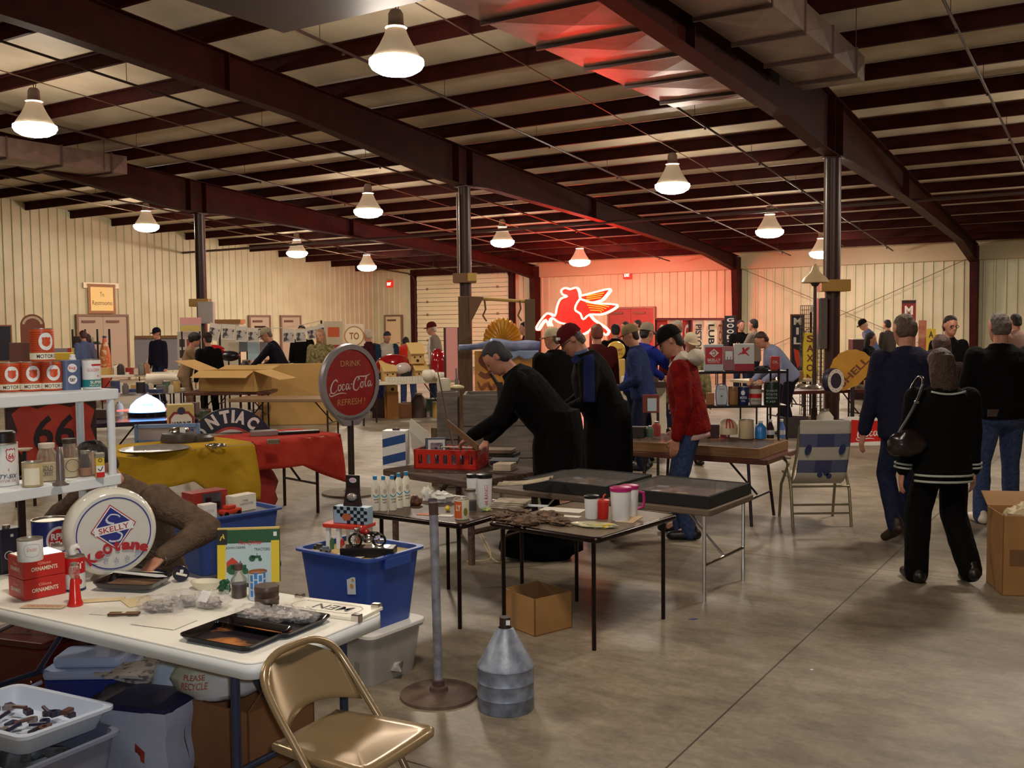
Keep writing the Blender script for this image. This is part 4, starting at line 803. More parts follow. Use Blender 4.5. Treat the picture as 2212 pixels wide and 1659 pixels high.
tray('black tray with a tan picture beside the globe', ont(288, 1268), .27, .20, rzW+.35, lambda t, L, W_: (lambda mb: (mb.prism(rrect(L*.8, W_*.74, .02), .0035, .0042), mb.build('picture', mat('tray_tan', (150, 110, 74), .3, c2=(90, 60, 44), ns=6), t)))(MB()), .012)
p = ont(300, 1262); p.z += .042
t = thing('paper_strip', 'long white card lying on the tray beside the globe', 'paper', T(p, rzW+.18)); mb = MB(); mb.prism([(-.13, -.012), (.11, -.02), (.15, .0), (.11, .022), (-.13, .014)], 0, .0015); mb.build('card', wht, t)
p = ont(391, 1256); s = mpp(p)
t = thing('round_tin', 'round navy tin on edge with a white cross label', 'tin', T((p.x, p.y, TZ+18*s), FC(p)+.2)); mb = MB(M.Rotation(PI/2, 4, 'X')); mb.lathe([(0, -9*s), (16*s, -9*s), (17*s, -7*s), (17*s, 7*s), (16*s, 9*s), (0, 9*s)], 28); mb.build('tin_body', mat('tin_navy', (24, 24, 48), .3), t, sm=50)
art(t, 'label', cream_l, lambda b_: b_.bx(-12*s, 12*s, -3*s, 2*s, 9*s, 9.4*s), M.Rotation(.35, 4, 'Y')); art(t, 'sticker', wht, lambda b_: b_.bx(-4*s, 3*s, 3*s, 10*s, 9*s, 9.4*s), M.Rotation(.1, 4, 'Y'))
p = ont(446, 1272); s = mpp(p)
t = thing('ashtray', 'white oval dish right of the round navy tin', 'dish', T(p, rzW+.3)); mb = MB(T((0, 0, 0)) @ M.Diagonal((1.5, 1, 1, 1))); mb.lathe([(0, 0), (17*s, 0), (24*s, 14*s), (25*s, 17*s), (22*s, 17*s), (17*s, 6*s), (0, 5*s)], 28); mb.build('dish', flat((238, 230, 206), .25), t, sm=50)
p = ont(485, 1282); s = mpp(p)
t = thing('figurine', 'little green figure on a white base beside the oval dish', 'figurine', p); mb = MB(); lump(mb, (0, 0, 0), (13*s, 12*s, 30*s), 3, .5); mb.build('foliage', mat('toy_green', (30, 84, 56), .4, c2=(190, 190, 170), ns=30, lo=.55, hi=.6), t, sm=30)
p = ont(517, 1290); s = mpp(p)
t = thing('glass_bottle', 'small clear bottle with dark contents in front of the picture box', 'bottle', p, FC(p)); mb = MB(); mb.lathe([(0, 0), (16*s, 0), (17*s, 3*s), (17*s, 40*s), (9*s, 52*s), (7*s, 60*s), (8*s, 64*s), (0, 64*s)], 22); mb.build('glass', glass, t, sm=50); mb = MB(); mb.lathe([(0, 1*s), (15.5*s, 1*s), (15.5*s, 30*s), (0, 30*s)], 20); mb.build('contents', flat((52, 16, 20), .2), t, sm=50); mb = MB(); mb.lathe([(8.5*s, 60*s), (8.5*s, 74*s), (0, 74*s)], 14); mb.build('cap', flat((90, 60, 56)), t, sm=50)
p = ont(558, 1294); s = mpp(p)
can('tin', 'blue and white tin with a brown rim in front of the picture box', p, 20*s, 60*s, flat((204, 216, 226), .35), [('blue_patch', flat((60, 130, 196)), lambda mb, fn, r, h: [patch(mb, (-.9+.5*i)*r, (-.55+.5*i)*r, h*(.15+.28*j+(i % 2)*.1), h*(.38+.28*j+(i % 2)*.1), fn, 4) for i in range(4) for j in range(3)])], cat='tin', lid=flat((150, 100, 60)))
p = ont(577, 1312); s = mpp(p)
for k in (0, 1):
 q_ = p+V((0, 0, k*24.5*s)); t = thing('shoe_polish_tin', ('lower', 'upper')[k]+' dark brown tin of the short stack near the bottle', 'tin', q_); mb = MB(); mb.lathe([(0, 0), (25*s, 0), (26*s, 3*s), (26*s, 20*s), (25*s, 24*s), (0, 24*s)], 28); mb.build('body', mat('tin_brown', (62, 44, 38), .45), t, sm=40); mb = MB(); mb.lathe([(26.6*s, 14*s), (26.6*s, 22*s), (25*s, 24.3*s), (0, 24.3*s)], 28); mb.build('lid', mat('tin_brown2', (84, 66, 56), .4), t, sm=40)
p = ont(706, 1318)
t = thing('restroom_sign', 'white MEN plate with chrome clips lying upside down on the table', 'sign', T((p.x, p.y, TZ+.001), rzW+.11)); mb = MB(); mb.prism(rrect(.40, .17, .006), 0, .012); mb.build('plate', flat((232, 226, 208), .35), t, bev=.002)
mb = MB(T((.03, .0, .0126), PI)); mb.text('MEN', .16, .055, slant=.1, bold=.005); mb.build('lettering', flat((60, 58, 56)), t)
mb = MB(); mb.stroke(rrect(.30, .10, .045, 6), [.0035], (.0, .0), z=.0128, closed=True); mb.build('border_line', flat((176, 168, 150)), t)
for x, y in ((.185, -.075), (.175, .075), (-.18, .075)):
 mb = MB(); mb.box((x, y, .01), (.035, .028, .03)); mb.build('clip', chrome, t, bev=.003)
pa, pb = P(470, 1262, TZ), P(616, 1282, TZ); v = pb-pa; s = 3.7/F; Wd = v.length*.0+150*s; hh = 132*s
t = thing('picture_box', 'green and yellow boxed tractor picture standing on the white table', 'boxed picture', T((pa.x, pa.y, TZ+.001), .10) @ M.Rotation(-.10, 4, 'X'))
mb = MB(); mb.bx(0, Wd, 0, .03, 0, hh); mb.build('box', mat('box_green', (34, 84, 48), .4), t, bev=.002)
for x0, x1 in ((0, 22*s), (Wd-20*s, Wd)): art(t, 'yellow_border', flat((226, 196, 44), .4), lambda b_: b_.bx(x0, x1, 0, hh*.78, .0003, .001))
art(t, 'top_edge', flat((208, 176, 90), .5), lambda b_: b_.bx(0, Wd, hh-.002, hh+.006, -.028, .0));
art(t, 'sky_panel', mat('box_sky', (186, 206, 210), .35), lambda b_: b_.bx(20*s, Wd-20*s, 0, hh*.74, .0003, .0012))
art(t, 'dark_corner', flat((40, 36, 30), .4), lambda b_: b_.bx(0, 24*s, hh*.72, hh, .0005, .0014)); art(t, 'emblem', flat((214, 196, 60)), lambda b_: b_.stroke([(7*s, hh*.8), (12*s, hh*.88), (17*s, hh*.83), (14*s, hh*.92)], [2.5*s], z=.0018))
art(t, 'lettering', dk_txt, lambda b_: (b_.text('JOHN DEERE', 48*s, 7*s, (44*s, hh*.655), z=.0018, bold=.01), b_.text('TRACTORS', 38*s, 7*s, (Wd-42*s, hh*.62), z=.0018, bold=.01)))
art(t, 'script', redm, lambda b_: (b_.text('Two-Cylinder', 60*s, 13*s, (80*s, hh*.74), z=.0022, slant=.5, bold=.012)))
def tractor(b_, x, y, k):
 b_.poly([(x+a*k, y+c_*k, .002) for a, c_ in circ(.5, 16)]); b_.poly([(x+1.2*k+a*k, y-.18*k+c_*k, .002) for a, c_ in circ(.3, 14)]); b_.bx(x-.1*k, x+1.3*k, y+.0*k, y+.42*k, .0015, .002); b_.bx(x+.7*k, x+.8*k, y+.4*k, y+.8*k, .0015, .002)
art(t, 'tractor_picture', flat((38, 92, 52)), lambda b_: (tractor(b_, 36*s, 34*s, 26*s), tractor(b_, 84*s, 60*s, 16*s))); art(t, 'barn_picture', flat((196, 62, 40)), lambda b_: b_.add([(22*s, 28*s, .0016), (50*s, 28*s, .0016), (50*s, 52*s, .0016), (36*s, 64*s, .0016), (22*s, 52*s, .0016)], [(0, 1, 2, 3, 4)]))
art(t, 'price_sticker', wht, lambda b_: b_.bx(Wd-14*s, Wd-6*s, hh*.86, hh*.94, .0004, .0012))
for i, (x, y, w_, d_, rz, mt, lb) in enumerate(((250, 1322, .16, .10, .3, paper, 'white leaflet left of the clear bags'), (300, 1300, .14, .11, -.4, flat((226, 206, 160), .8), 'cream leaflet behind the clear bags'), (355, 1345, .20, .13, .15, paper, 'stack of white leaflets under the clear bag'),
  (215, 1298, .19, .05, .75, flat((220, 200, 156), .8), 'narrow cream strip by the red cone'), (95, 1312, .17, .05, .45, flat((214, 190, 156), .8), 'cream strip with red print beneath the red boxes'))):
 t = thing('leaflet', lb, 'paper', T(ont(x, y)+V((0, 0, .0005*i)), rzW+rz)); mb = MB(); mb.box((0, 0, .001), (w_, d_, .0018)); mb.build('sheet', mt, t)
 if i == 4: mb = MB(T((0, 0, .0022))); mb.text('ORNAMENTS', .13, .02); mb.build('lettering', flat((190, 60, 50)), t)
t = thing('ruler_knife', 'brown and gold pocket rule with a white sticker near the table front', 'rule', T(ont(268, 1330)+V((0, 0, .003)), rzW+.55)); mb = MB(); mb.box((0, 0, .004), (.115, .03, .008)); mb.build('body', mat('rule_brown', (84, 52, 38), .4), t, bev=.001)
for yy in (-.01, .01): mb = MB(); mb.box((0, yy, .0085), (.11, .004, .001)); mb.build('brass_line', flat((196, 164, 110), .3), t)
mb = MB(); mb.box((.0, 0, .0088), (.014, .014, .001)); mb.build('sticker', wht, t)
for i, (x, y, d_, lb) in enumerate(((345, 1318, (.10, .07, .05), 'clear bag of papers at the middle of the white table'), (400, 1308, (.08, .06, .055), 'clear bag of small parts behind the trays'), (455, 1312, (.085, .06, .06), 'clear bag with a white label left of the brown tins'),
  (548, 1338, (.075, .055, .05), 'left clear bag heaped on the back black tray'), (612, 1342, (.07, .05, .055), 'middle clear bag heaped on the back black tray'), (655, 1345, (.06, .045, .05), 'right clear bag heaped on the back black tray'))):
 p = ont(x, y); p.z += .0045 if i > 2 else .004; t = bag('plastic_bag', lb, p, d_, 11+i, rz=rzW)
 mb = MB(); lump(mb, (0, 0, .004), (d_[0]*.6, d_[1]*.6, d_[2]*.5), 30+i, .6); mb.build('contents', mat('bag_contents', (180, 170, 160), .5, c2=(90, 70, 62), ns=40, lo=.5, hi=.6), t, sm=30)
 if i == 2: mb = MB(T((0, -d_[1]*.5, d_[2]*.75), 0, .9)); mb.box((0, 0, 0), (.05, .045, .001)); mb.build('label', wht, t)
# ================================================================ folding chair, totes, stanchion, jug, things under the table
tan = mat('tan_enamel_metal', (150, 126, 92), .25, metal=.4, spec=.7)
ch = (-.523, 3.13); t = thing('folding_chair', 'tan metal folding chair in the foreground beside the white table', 'chair', T((ch[0], ch[1], 0), math.radians(-119.3)))
def cham(x): return [(x, .20, 0), (x, .02, .29), (x*.99, -.07, .41), (x*.97, -.165, .53)]
mb = MB(); a = smooth(cham(.195)+[(.17, -.215, .60), (.10, -.24, .64), (0, -.246, .648), (-.10, -.24, .64), (-.17, -.215, .60)]+cham(-.195)[::-1], 5); mb.tube(a, .0125, 10); mb.build('front_frame', tan, t, sm=60)
for x in (-.165, .165):
 mb = MB(); mb.tube([(x, .07, .35), (x, -.10, .18), (x, -.24, 0)], .0115, 10); mb.build('rear_leg', tan, t, sm=60)
 mb = MB(); mb.bar((x*1.1, .02, .30), (x*1.05, -.04, .22), .004, .018); mb.build('link_bar', tan, t)
for y, z in ((.14, .10), (-.18, .09)): mb = MB(); mb.tube([(-.18, y, z), (.18, y, z)], .009, 8); mb.build('crossbar', tan, t, sm=60)
mb = MB()
def bp_(u, v):
 w_ = .185-.03*v**3; x = (u-.5)*2*w_; zl = .43+.035*(1-(2*u-1)**2); z = zl+(.634-.05*abs(2*u-1)**3-zl)*v; y = -.105-(z-.43)*.66-.045*(1-(2*u-1)**2)
 return (x, y, z)
mb.grid(bp_, 16, 8); o = mb.build('backrest', tan, t, sm=60); sd = o.modifiers.new('s', 'SOLIDIFY'); sd.thickness = .006
mb = MB(); q = [(-.165, -.17), (-.195, .15), (-.18, .185), (-.14, .2), (.14, .2), (.18, .185), (.195, .15), (.165, -.17), (.12, -.195), (-.12, -.195)]; q = smooth([(x, y) for x, y in q], 3, True); n = len(q)
vs = [(x*k, (y-.0)*k, z) for k, z in ((.96, .355), (1, .362), (1, .378), (.95, .388), (.80, .384), (.4, .378))for x, y in q]; fs = [(i*n+j, i*n+(j+1) % n, (i+1)*n+(j+1) % n, (i+1)*n+j) for i in range(5) for j in range(n)]+[tuple(5*n+j for j in range(n)), tuple(range(n))[::-1]]
mb.add(vs, fs); mb.build('seat', tan, t, sm=60)
p = P(803, 1493, 0); toteM = T((p.x, p.y, 0), math.radians(-36))
clr = mat('clear_tote_plastic', (196, 188, 176), .3, alpha=.62, c2=(176, 170, 160), ns=5); blu = mat('blue_tote_plastic', (50, 80, 158), .4, c2=(42, 70, 144), ns=3)
L_, D_ = .49, .37; cM = toteM @ T((-L_/2, D_/2, 0))
t = thing('storage_tote', 'clear plastic tote on the floor under the blue tote', 'storage box', cM)
mb = MB(); tub(mb, L_, D_, .23, .88, rim=.012); mb.build('tub', clr, t, sm=30)
mb = MB(); mb.prism(rrect(L_+.04, D_+.04, .05, 4), .242, .262); mb.build('lid', mat('tote_lid_white', (226, 222, 212), .45), t, bev=.004)
mb = MB(); lump(mb, (0, 0, .008), (.19, .12, .16), 5, .5); mb.build('contents', mat('tote_contents', (206, 198, 188), .6, c2=(110, 96, 90), ns=14), t, sm=30)
mb = MB(face(T((.14, -D_*.47, .10)))); mb.text('8 8 8', .03, .1); mb.build('lettering', flat((90, 84, 80)), t)
t = thing('storage_tote', 'blue plastic tote stacked on the clear tote, heaped with toys', 'storage box', cM @ T((.0, -.0, .263)))
mb = MB(); tub(mb, L_*.98, D_, .345, .84, rim=.02); mb.build('tub', blu, t, sm=30)
for sx in (-1, 1): mb = MB(); mb.bx(sx*(L_*.5+.004)-.012, sx*(L_*.5+.004)+.012, -.09, .09, .29, .345); mb.build('handle', blu, t, bev=.006)
mb = MB(); mb.prism(rrect(L_*.93, D_*.93, .03), .30, .335); mb.build('board', flat((206, 180, 120), .7), t)
mb = MB(T((.115, -D_*.455, .215)) @ M.Rotation(.055, 4, 'X') @ M.Rotation(PI/2, 4, 'X')); mb.add([(-.028, -.045, .008), (.028, -.037, .008), (.03, .045, .008), (.012, .045, .008), (-.028, .027, .008)], [(0, 1, 2, 3, 4)]); mb.build('sticker', mat('sticker_pale', (206, 214, 220), .4), t)
mb = MB(T((.115, -D_*.455, .215)) @ M.Rotation(.055, 4, 'X') @ M.Rotation(PI/2, 4, 'X')); mb.poly([(x, y, .009) for x, y in circ(.012, 12, (.004, .0))]); mb.poly([(x+.012, y+.03, .009) for x, y in circ(.008, 10)]); mb.build('sticker_print', flat((206, 150, 60)), t)
BT = cM @ T((0, 0, .263+.3575)); BT2 = cM @ T((0, 0, .263+.336))
t = thing('toy_garage', 'toy filling station with a red roof on the blue tote', 'toy', BT2 @ T((-.10, .03, 0), .25))
mb = MB(); mb.prism(rrect(.24, .14, .02), .105, .125); mb.build('roof', mat('toy_red', (206, 58, 40), .4), t, bev=.004)
for x, y in ((-.09, -.05), (-.03, -.05), (.05, -.05), (.09, .05), (-.09, .05)): mb = MB(); mb.bx(x-.01, x+.01, y-.01, y+.01, 0, .105); mb.build('post', wht, t)
mb = MB(); mb.bx(.0, .10, -.03, .055, 0, .1); mb.build('office', flat((226, 214, 200)), t)
mb = MB(face(T((.05, -.032, .05)))); mb.bx(-.03, .03, -.02, .02, 0, .001); mb.build('poster', flat((200, 90, 60)), t)
for x, c_, lb in ((-.06, (70, 110, 80), 'green'), (-.0, (176, 60, 50), 'red')):
 mb = MB(); mb.bx(x-.008, x+.008, -.075, -.06, 0, .045); mb.ball((x, -.068, .05), .008, 8, 6); mb.build('pump', flat(c_), t)
for x, y, c_, lb in ((-.12, -.115, (104, 112, 128), 'tiny grey toy car by the toy garage'), (-.19, -.09, (60, 60, 56), 'tiny dark toy car at the left rim of the blue tote')):
 t = thing('toy_car', lb, 'toy car', BT2 @ T((x, y, .0), .1)); mb = MB(); mb.bx(-.03, .03, -.013, .013, .006, .018); mb.bx(-.015, .016, -.011, .011, .018, .028); mb.build('car_body', flat(c_, .3), t, bev=.003)
 for wx in (-.018, .018):
  for wy in (-.013, .013): mb = MB(); mb.tube([(wx, wy-.002, .006), (wx, wy+.002, .006)], .006, 10); mb.build('wheel', blk, t)
t = thing('toy_carton', 'black and white checkered toy carton on the toy garage roof', 'box', BT2 @ T((-.07, .03, .126), .27)); bw, bd, bh = .19, .06, .085
mb = MB(); mb.bx(-bw/2, bw/2, -bd/2, bd/2, 0, bh); mb.build('carton', flat((150, 176, 196), .4), t, bev=.002)
mb = MB(face(T((0, -bd/2-.0008, 0))))
for i in range(10):
 for j in range(5):
  if (i+j) % 2 == 0 and i+j > 2: mb.bx(-bw/2+i*bw/10, -bw/2+(i+1)*bw/10, j*bh/5, (j+1)*bh/5, 0, .0005)
mb.build('checker', flat((26, 24, 32), .4), t)
mb = MB(); mb.bx(-bw/2-.001, -bw/2, -bd/2, bd/2, 0, bh); mb.build('dark_end', flat((40, 20, 22), .4), t)
mb = MB(T((-bw/2-.002, 0, bh/2), -PI/2) @ M.Rotation(PI/2, 4, 'X') @ M.Rotation(PI/2, 4, 'Z')); mb.text('RACING', bh*.7, .02); mb.build('lettering', flat((226, 150, 60)), t)
mb = MB(face(T((-.02, -bd/2-.0018, bh*.4)))); mb.poly([(x*1.4, y, 0) for x, y in circ(.018, 16)]); mb.build('picture', flat((176, 96, 60)), t)
t = thing('carded_car', 'black upright package with a silver model car on the checkered carton', 'toy package', BT2 @ T((-.075, .035, .212), .3))
mb = MB(); mb.bx(-.045, .03, .012, .02, 0, .15); mb.build('back_card', flat((30, 22, 24), .35), t); mb = MB(); mb.add([(-.045, -.02, 0), (.045, -.02, 0), (.03, .012, .085), (-.045, .012, .085), (-.045, .012, 0), (.045, .012, 0)], [(0, 1, 2, 3), (0, 3, 4), (1, 5, 2), (0, 4, 5, 1), (3, 2, 5, 4)]); mb.build('blister', flat((46, 36, 38), .2), t)
mb = MB(); mb.ball((.0, -.012, .045), (.028, .014, .02), 12, 8); mb.build('model_car', mat('silver_car', (176, 166, 156), .25, metal=.4), t, sm=60); mb = MB(face(T((-.005, .011, .125)))); mb.poly([(x*1.6, y, 0) for x, y in circ(.013, 16)]); mb.build('logo', flat((206, 200, 206)), t); mb = MB(face(T((-.005, .0105, .125)))); mb.text('NASCAR', .03, .01, z=.0012); mb.build('lettering', flat((196, 60, 60)), t)
t = thing('model_stand', 'long black display base with white paper on the blue tote', 'stand', BT2 @ T((.115, -.055, .003), .55)); mb = MB(); mb.bx(-.13, .13, -.05, .05, 0, .042); mb.build('base', blk, t, bev=.004); mb = MB(); mb.bx(-.02, .10, -.035, .04, .042, .044); mb.build('plaque', foil, t)
t = thing('model_motorcycle', 'chrome model motorcycle on the black display base', 'model motorcycle', BT2 @ T((.11, -.055, .045), .55))
for x in (-.06, .055):
 mb = MB(); mb.tube([(x+.03*math.cos(a_), 0, .031+.03*math.sin(a_)) for a_ in [2*PI*k/20 for k in range(21)]], .006, 6, caps=False); w_ = mb.build('wheel', blk, t, sm=60)
 mb = MB(); [mb.tube([(x, 0, .031), (x+.027*math.cos(a_), 0, .031+.027*math.sin(a_))], .0012, 4) for a_ in [2*PI*k/10 for k in range(10)]]; mb.tube([(x, -.007, .031), (x, .007, .031)], .006, 8); mb.build('spokes', chrome, w_)
mb = MB(); mb.ball((.0, 0, .04), (.03, .018, .025), 12, 8); mb.tube([(-.03, .012, .03), (.08, .014, .025)], .006, 8); mb.build('engine', chrome, t, sm=60)
mb = MB(); mb.ball((-.015, 0, .072), (.03, .014, .013), 12, 8); mb.build('tank', mat('bike_red', (150, 30, 26), .2), t, sm=60); mb = MB(); mb.ball((.03, 0, .066), (.028, .014, .008), 12, 8); mb.build('saddle', blk, t, sm=60)
mb = MB(); mb.tube([(-.06, .008, .031), (-.04, .008, .085), (-.03, .03, .098)], .003, 6); mb.tube([(-.06, -.008, .031), (-.04, -.008, .085), (-.03, -.03, .098)], .003, 6); mb.build('fork', chrome, t, sm=60); mb = MB(); mb.ball((-.055, 0, .082), .011, 10, 8); mb.build('headlamp', chrome, t, sm=60)
for k in range(4):
 t = thing('price_card', 'thin white cards stacked under the black display base', 'card', BT2 @ T((.0+.004*k, -.11+.002*k, .0005+.0016*k), .32), group='white cards on the tote corner'); mb = MB(); mb.box((.04, 0, .0008), (.15, .09, .0014)); mb.build('sheet', paper, t)
t = thing('wire_coil', 'small coil of dark wire on the blue tote', 'wire', BT2 @ T((.015, -.09, .012), .3)); mb = MB(); [mb.tube([(.03*math.cos(a_)+k*.004, .014*math.sin(a_), .006+.006*math.sin(2*a_)+.003*k) for a_ in [2*PI*i/16 for i in range(17)]], .0018, 5, caps=False) for k in range(3)]; mb.build('coil', mat('wire', (70, 50, 40), .3, metal=.6), t)
gal2 = mat('galvanised_dull', (150, 150, 158), .5, metal=.15, c2=(112, 110, 116), ns=18); rust = mat('rusty_iron', (104, 84, 68), .7, c2=(70, 48, 38), ns=9, bump=.2)
p = P(948, 1503, 0); h_ = .90
t = thing('stanchion', 'galvanised upright pole on a rusty round base, empty', 'stanchion', p); mb = MB(); mb.lathe([(0, .03), (.10, .028), (.165, .022), (.178, .014), (.18, 0), (0, 0)], 40); mb.build('base', rust, t, sm=40)
mb = MB(); mb.lathe([(.045, .028), (.04, .045), (.028, .05), (.026, .075), (.02, .08)], 20); mb.build('collar', mat('rust_dark', (72, 50, 42), .7), t, sm=40); mb = MB(); mb.tube([(0, 0, .05), (-.012, 0, h_-.05)], .0205, 16); mb.build('pole', gal2, t, sm=50); mb = MB(); mb.tube([(-.0115, 0, h_-.055), (-.012, 0, h_)], .0212, 16); mb.build('top_socket', mat('rust_dark', (72, 50, 42), .7), t, sm=50)
p = P(1093, 1528, 0); s = mpp(p); r = 62*s
t = thing('metal_jug', 'galvanised ribbed jug with a cone top and narrow brown neck', 'jug', p); hb = 98*s; hc = 80*s
mb = MB(); pr = [(0, 0), (r*.97, 0), (r, .006)]
for k in (.33, .66): pr += [(r, hb*(k-.04)), (r*1.03, hb*k), (r, hb*(k+.04))]
pr += [(r, hb-.01), (r*1.02, hb-.004), (r*1.01, hb), (r*.98, hb+.004), (r*.30, hb+hc), (r*.24, hb+hc+.004)]; mb.lathe(pr, 36); mb.build('body', mat('galv_jug', (142, 150, 164), .45, metal=.2, c2=(104, 110, 124), ns=16, bump=.1), t, sm=35)
mb = MB(); mb.lathe([(r*.2, hb+hc-.004), (r*.2, hb+hc+.05), (0, hb+hc+.05)], 18); mb.build('neck', mat('neck_brown', (54, 34, 30), .5), t, sm=40); mb = MB(face(T((.012, -r*.2-.001, hb+hc+.03)))); mb.bx(-.008, .01, -.01, .012, 0, .001); mb.build('price_tag', wht, t)
# ---- under the white table
p = P(398, 1640, 0); mbx = tabM((395, 1655), (660, 1690), 0)
cx = P(520, 1690, 0)
t = carton('cardboard_box', 'brown cardboard box on the floor under the white table, bag on top', T((cx.x-.05, cx.y+.24, 0), rzW+.0), .42, .36, .27, mat('cardboard_dark', (140, 92, 52), .8, c2=(128, 82, 46), ns=6), (0, 0, 0, .9))
recyc = mat('recycle_bag', (186, 190, 150), .3, alpha=.85, c2=(206, 200, 204), ns=3, bump=.5, bs=12)
t = bag('grocery_bag', 'stuffed pale green plastic bag with red brown print on the box under the table', (cx.x-.12, cx.y+.20, .271), (.18, .15, .17), 4, recyc, rz=0.0, amp=.12)
mb = MB(); fn = lambda u, v: (-.06+u, -.175+abs(u)*.25-(v-.05)**2*1.5+.02, .09+v); mb.text('PLEASE', .08, .022, (0, .022), fn=fn, bold=.02, slant=.1); mb.text('RECYCLE', .10, .026, (0, -.01), fn=fn, bold=.02, slant=.1); mb.build('lettering', flat((150, 70, 44)), t)
mb = MB(); lump(mb, (.05, -.03, .06), (.09, .08, .10), 9, .4); mb.build('red_contents', mat('bag_red', (140, 70, 78), .5, c2=(190, 150, 150), ns=20), t, sm=30)
def under(x, y, z): return P(x, y, z)
pc = P(60, 1560, .30)
t = thing('storage_bin', 'grey translucent bin at the bottom left corner of the picture', 'bin', T((pc.x-.02, pc.y+.0, 0), rzW-.0)); bin_m = mat('bin_grey', (140, 146, 168), .4, alpha=.8)
mb = MB(); tub(mb, .52, .40, .24, .86); mb.build('tub', bin_m, t, sm=30); mb = MB(); lump(mb, (.03, 0, .008), (.18, .14, .23), 8, .5); mb.build('contents', mat('bin_contents', (120, 110, 96), .7, c2=(206, 214, 226), ns=9), t, sm=30)
t = thing('plastic_tray', 'pale blue plastic tray full of metal oddments, resting on the grey bin', 'tray', T((pc.x-.03, pc.y-.0, .272), rzW+.08) @ M.Rotation(-.06, 4, 'X')); mb = MB(); tub(mb, .50, .36, .065, .9, rim=.018); mb.build('tub', mat('tray_pale_blue', (196, 208, 226), .4), t, sm=30)
odd = [mat('odd_a', (70, 58, 70), .35, metal=.5), mat('odd_b', (150, 140, 140), .3, metal=.6), mat('odd_c', (90, 56, 48), .5), mat('odd_d', (30, 30, 60), .4)]
rnd = random.Random(3)
for i in range(34):
 x, y = rnd.uniform(-.18, .16), rnd.uniform(-.12, .12); t = thing('metal_part', 'small dark metal part heaped in the pale blue tray', 'metal part', T((pc.x-.03, pc.y, .272), rzW+.08) @ T((x, y, .012+rnd.uniform(0, .03)), rnd.uniform(0, 3)), group='metal oddments in the pale blue tray'); mb = MB()
 k = i % 3
 if k == 0: mb.tube([(-.03, 0, .008), (.03, 0, .012)], .007, 8)
 elif k == 1: mb.lathe([(.008, 0), (.018, 0), (.018, .014), (.008, .014)], 12)
 else: mb.bx(-.02, .02, -.012, .012, 0, .016)
 mb.build('part_body', odd[i % 4], t)
pc = P(185, 1500, .10)
t = thing('drinks_cooler', 'blue drinks cooler with a white lid under the white table', 'cooler', T((pc.x+.0, pc.y+.10, 0), rzW+.55)); mb = MB(); mb.prism(rrect(.36, .24, .03), 0, .17); mb.build('body', mat('cooler_blue', (32, 46, 132), .4), t, bev=.008); mb = MB(); mb.prism(rrect(.37, .25, .03), .17, .215); mb.prism(rrect(.30, .19, .03), .214, .26); mb.build('lid', mat('cooler_lid', (176, 190, 222), .4), t, bev=.014); mb = MB(); mb.tube([(-.19, -.10, .16), (-.24, -.14, .14), (-.2, -.16, .13)], .009, 6); mb.build('handle', mat('cooler_lid', (176, 190, 222), .4), t)
pc = P(62, 1500, .05)
t = thing('metal_chest', 'dark red metal chest under the left end of the white table', 'chest', T((pc.x-.05, pc.y+.16, 0), rzW+.2)); mb = MB(); mb.prism(rrect(.42, .30, .02), 0, .27); mb.build('body', mat('chest_red', (96, 18, 16), .3), t, bev=.01); mb = MB(); mb.prism(rrect(.43, .31, .02), .27, .30); mb.build('lid', mat('chest_red2', (84, 20, 18), .35), t, bev=.008)
for x in (.06, .14): mb = MB(); mb.ball((x, -.155, .12-.02*x), .008, 8, 6); mb.build('stud', chrome, t, sm=60)
t = thing('aluminium_frame', 'aluminium frame leaning on the dark red chest under the table', 'frame', T((pc.x+.0, pc.y+.10, .302), rzW+.5)); mb = MB()
mb.tube([(-.18, 0, .01), (.14, -.02, .16)], .011, 8); mb.tube([(-.14, .1, .01), (.18, .1, .16)], .011, 8); mb.build('side_tube', mat('alu', (150, 150, 156), .35, metal=.7), t, sm=50)
for k in range(3): mb = MB(); u = .2+.3*k; mb.tube([(-.18+.32*u, 0, .01+.15*u), (-.14+.32*u, .1, .01+.15*u)], .008, 8); mb.build('rung', mat('alu', (150, 150, 156), .35, metal=.7), t, sm=50)
pc = P(318, 1600, .15)
t = thing('canvas_bag', 'pale grey canvas bag with a navy top under the white table', 'bag', T((pc.x-.015, pc.y+.1, 0), rzW+.25)); mb = MB()
mb.grid(lambda u, v: (.15*(1+.05*math.sin(9*v))*math.cos(2*PI*u)/max(abs(math.cos(2*PI*u)), abs(math.sin(2*PI*u)))**.8, .12*math.sin(2*PI*u)/max(abs(math.cos(2*PI*u)), abs(math.sin(2*PI*u)))**.8+.006*math.sin(20*u+6*v), .27*v), 40, 8); mb.build('bag_body', mat('canvas_grey', (176, 178, 196), .85, bump=.3, bs=14), t, sm=60)
mb = MB(); mb.prism(rrect(.30, .24, .04), .262, .285); mb.build('bag_top', mat('canvas_navy', (24, 24, 66), .8), t, bev=.008); mb = MB(face(T((.02, -.118, .10)))); mb.add([(-.012, -.04, .006), (.03, -.05, .006), (.034, .02, .006), (-.008, .05, .006)], [(0, 1, 2, 3)]); mb.build('printed_patch', mat('patch', (60, 26, 30), .5, c2=(170, 60, 40), ns=20), t)
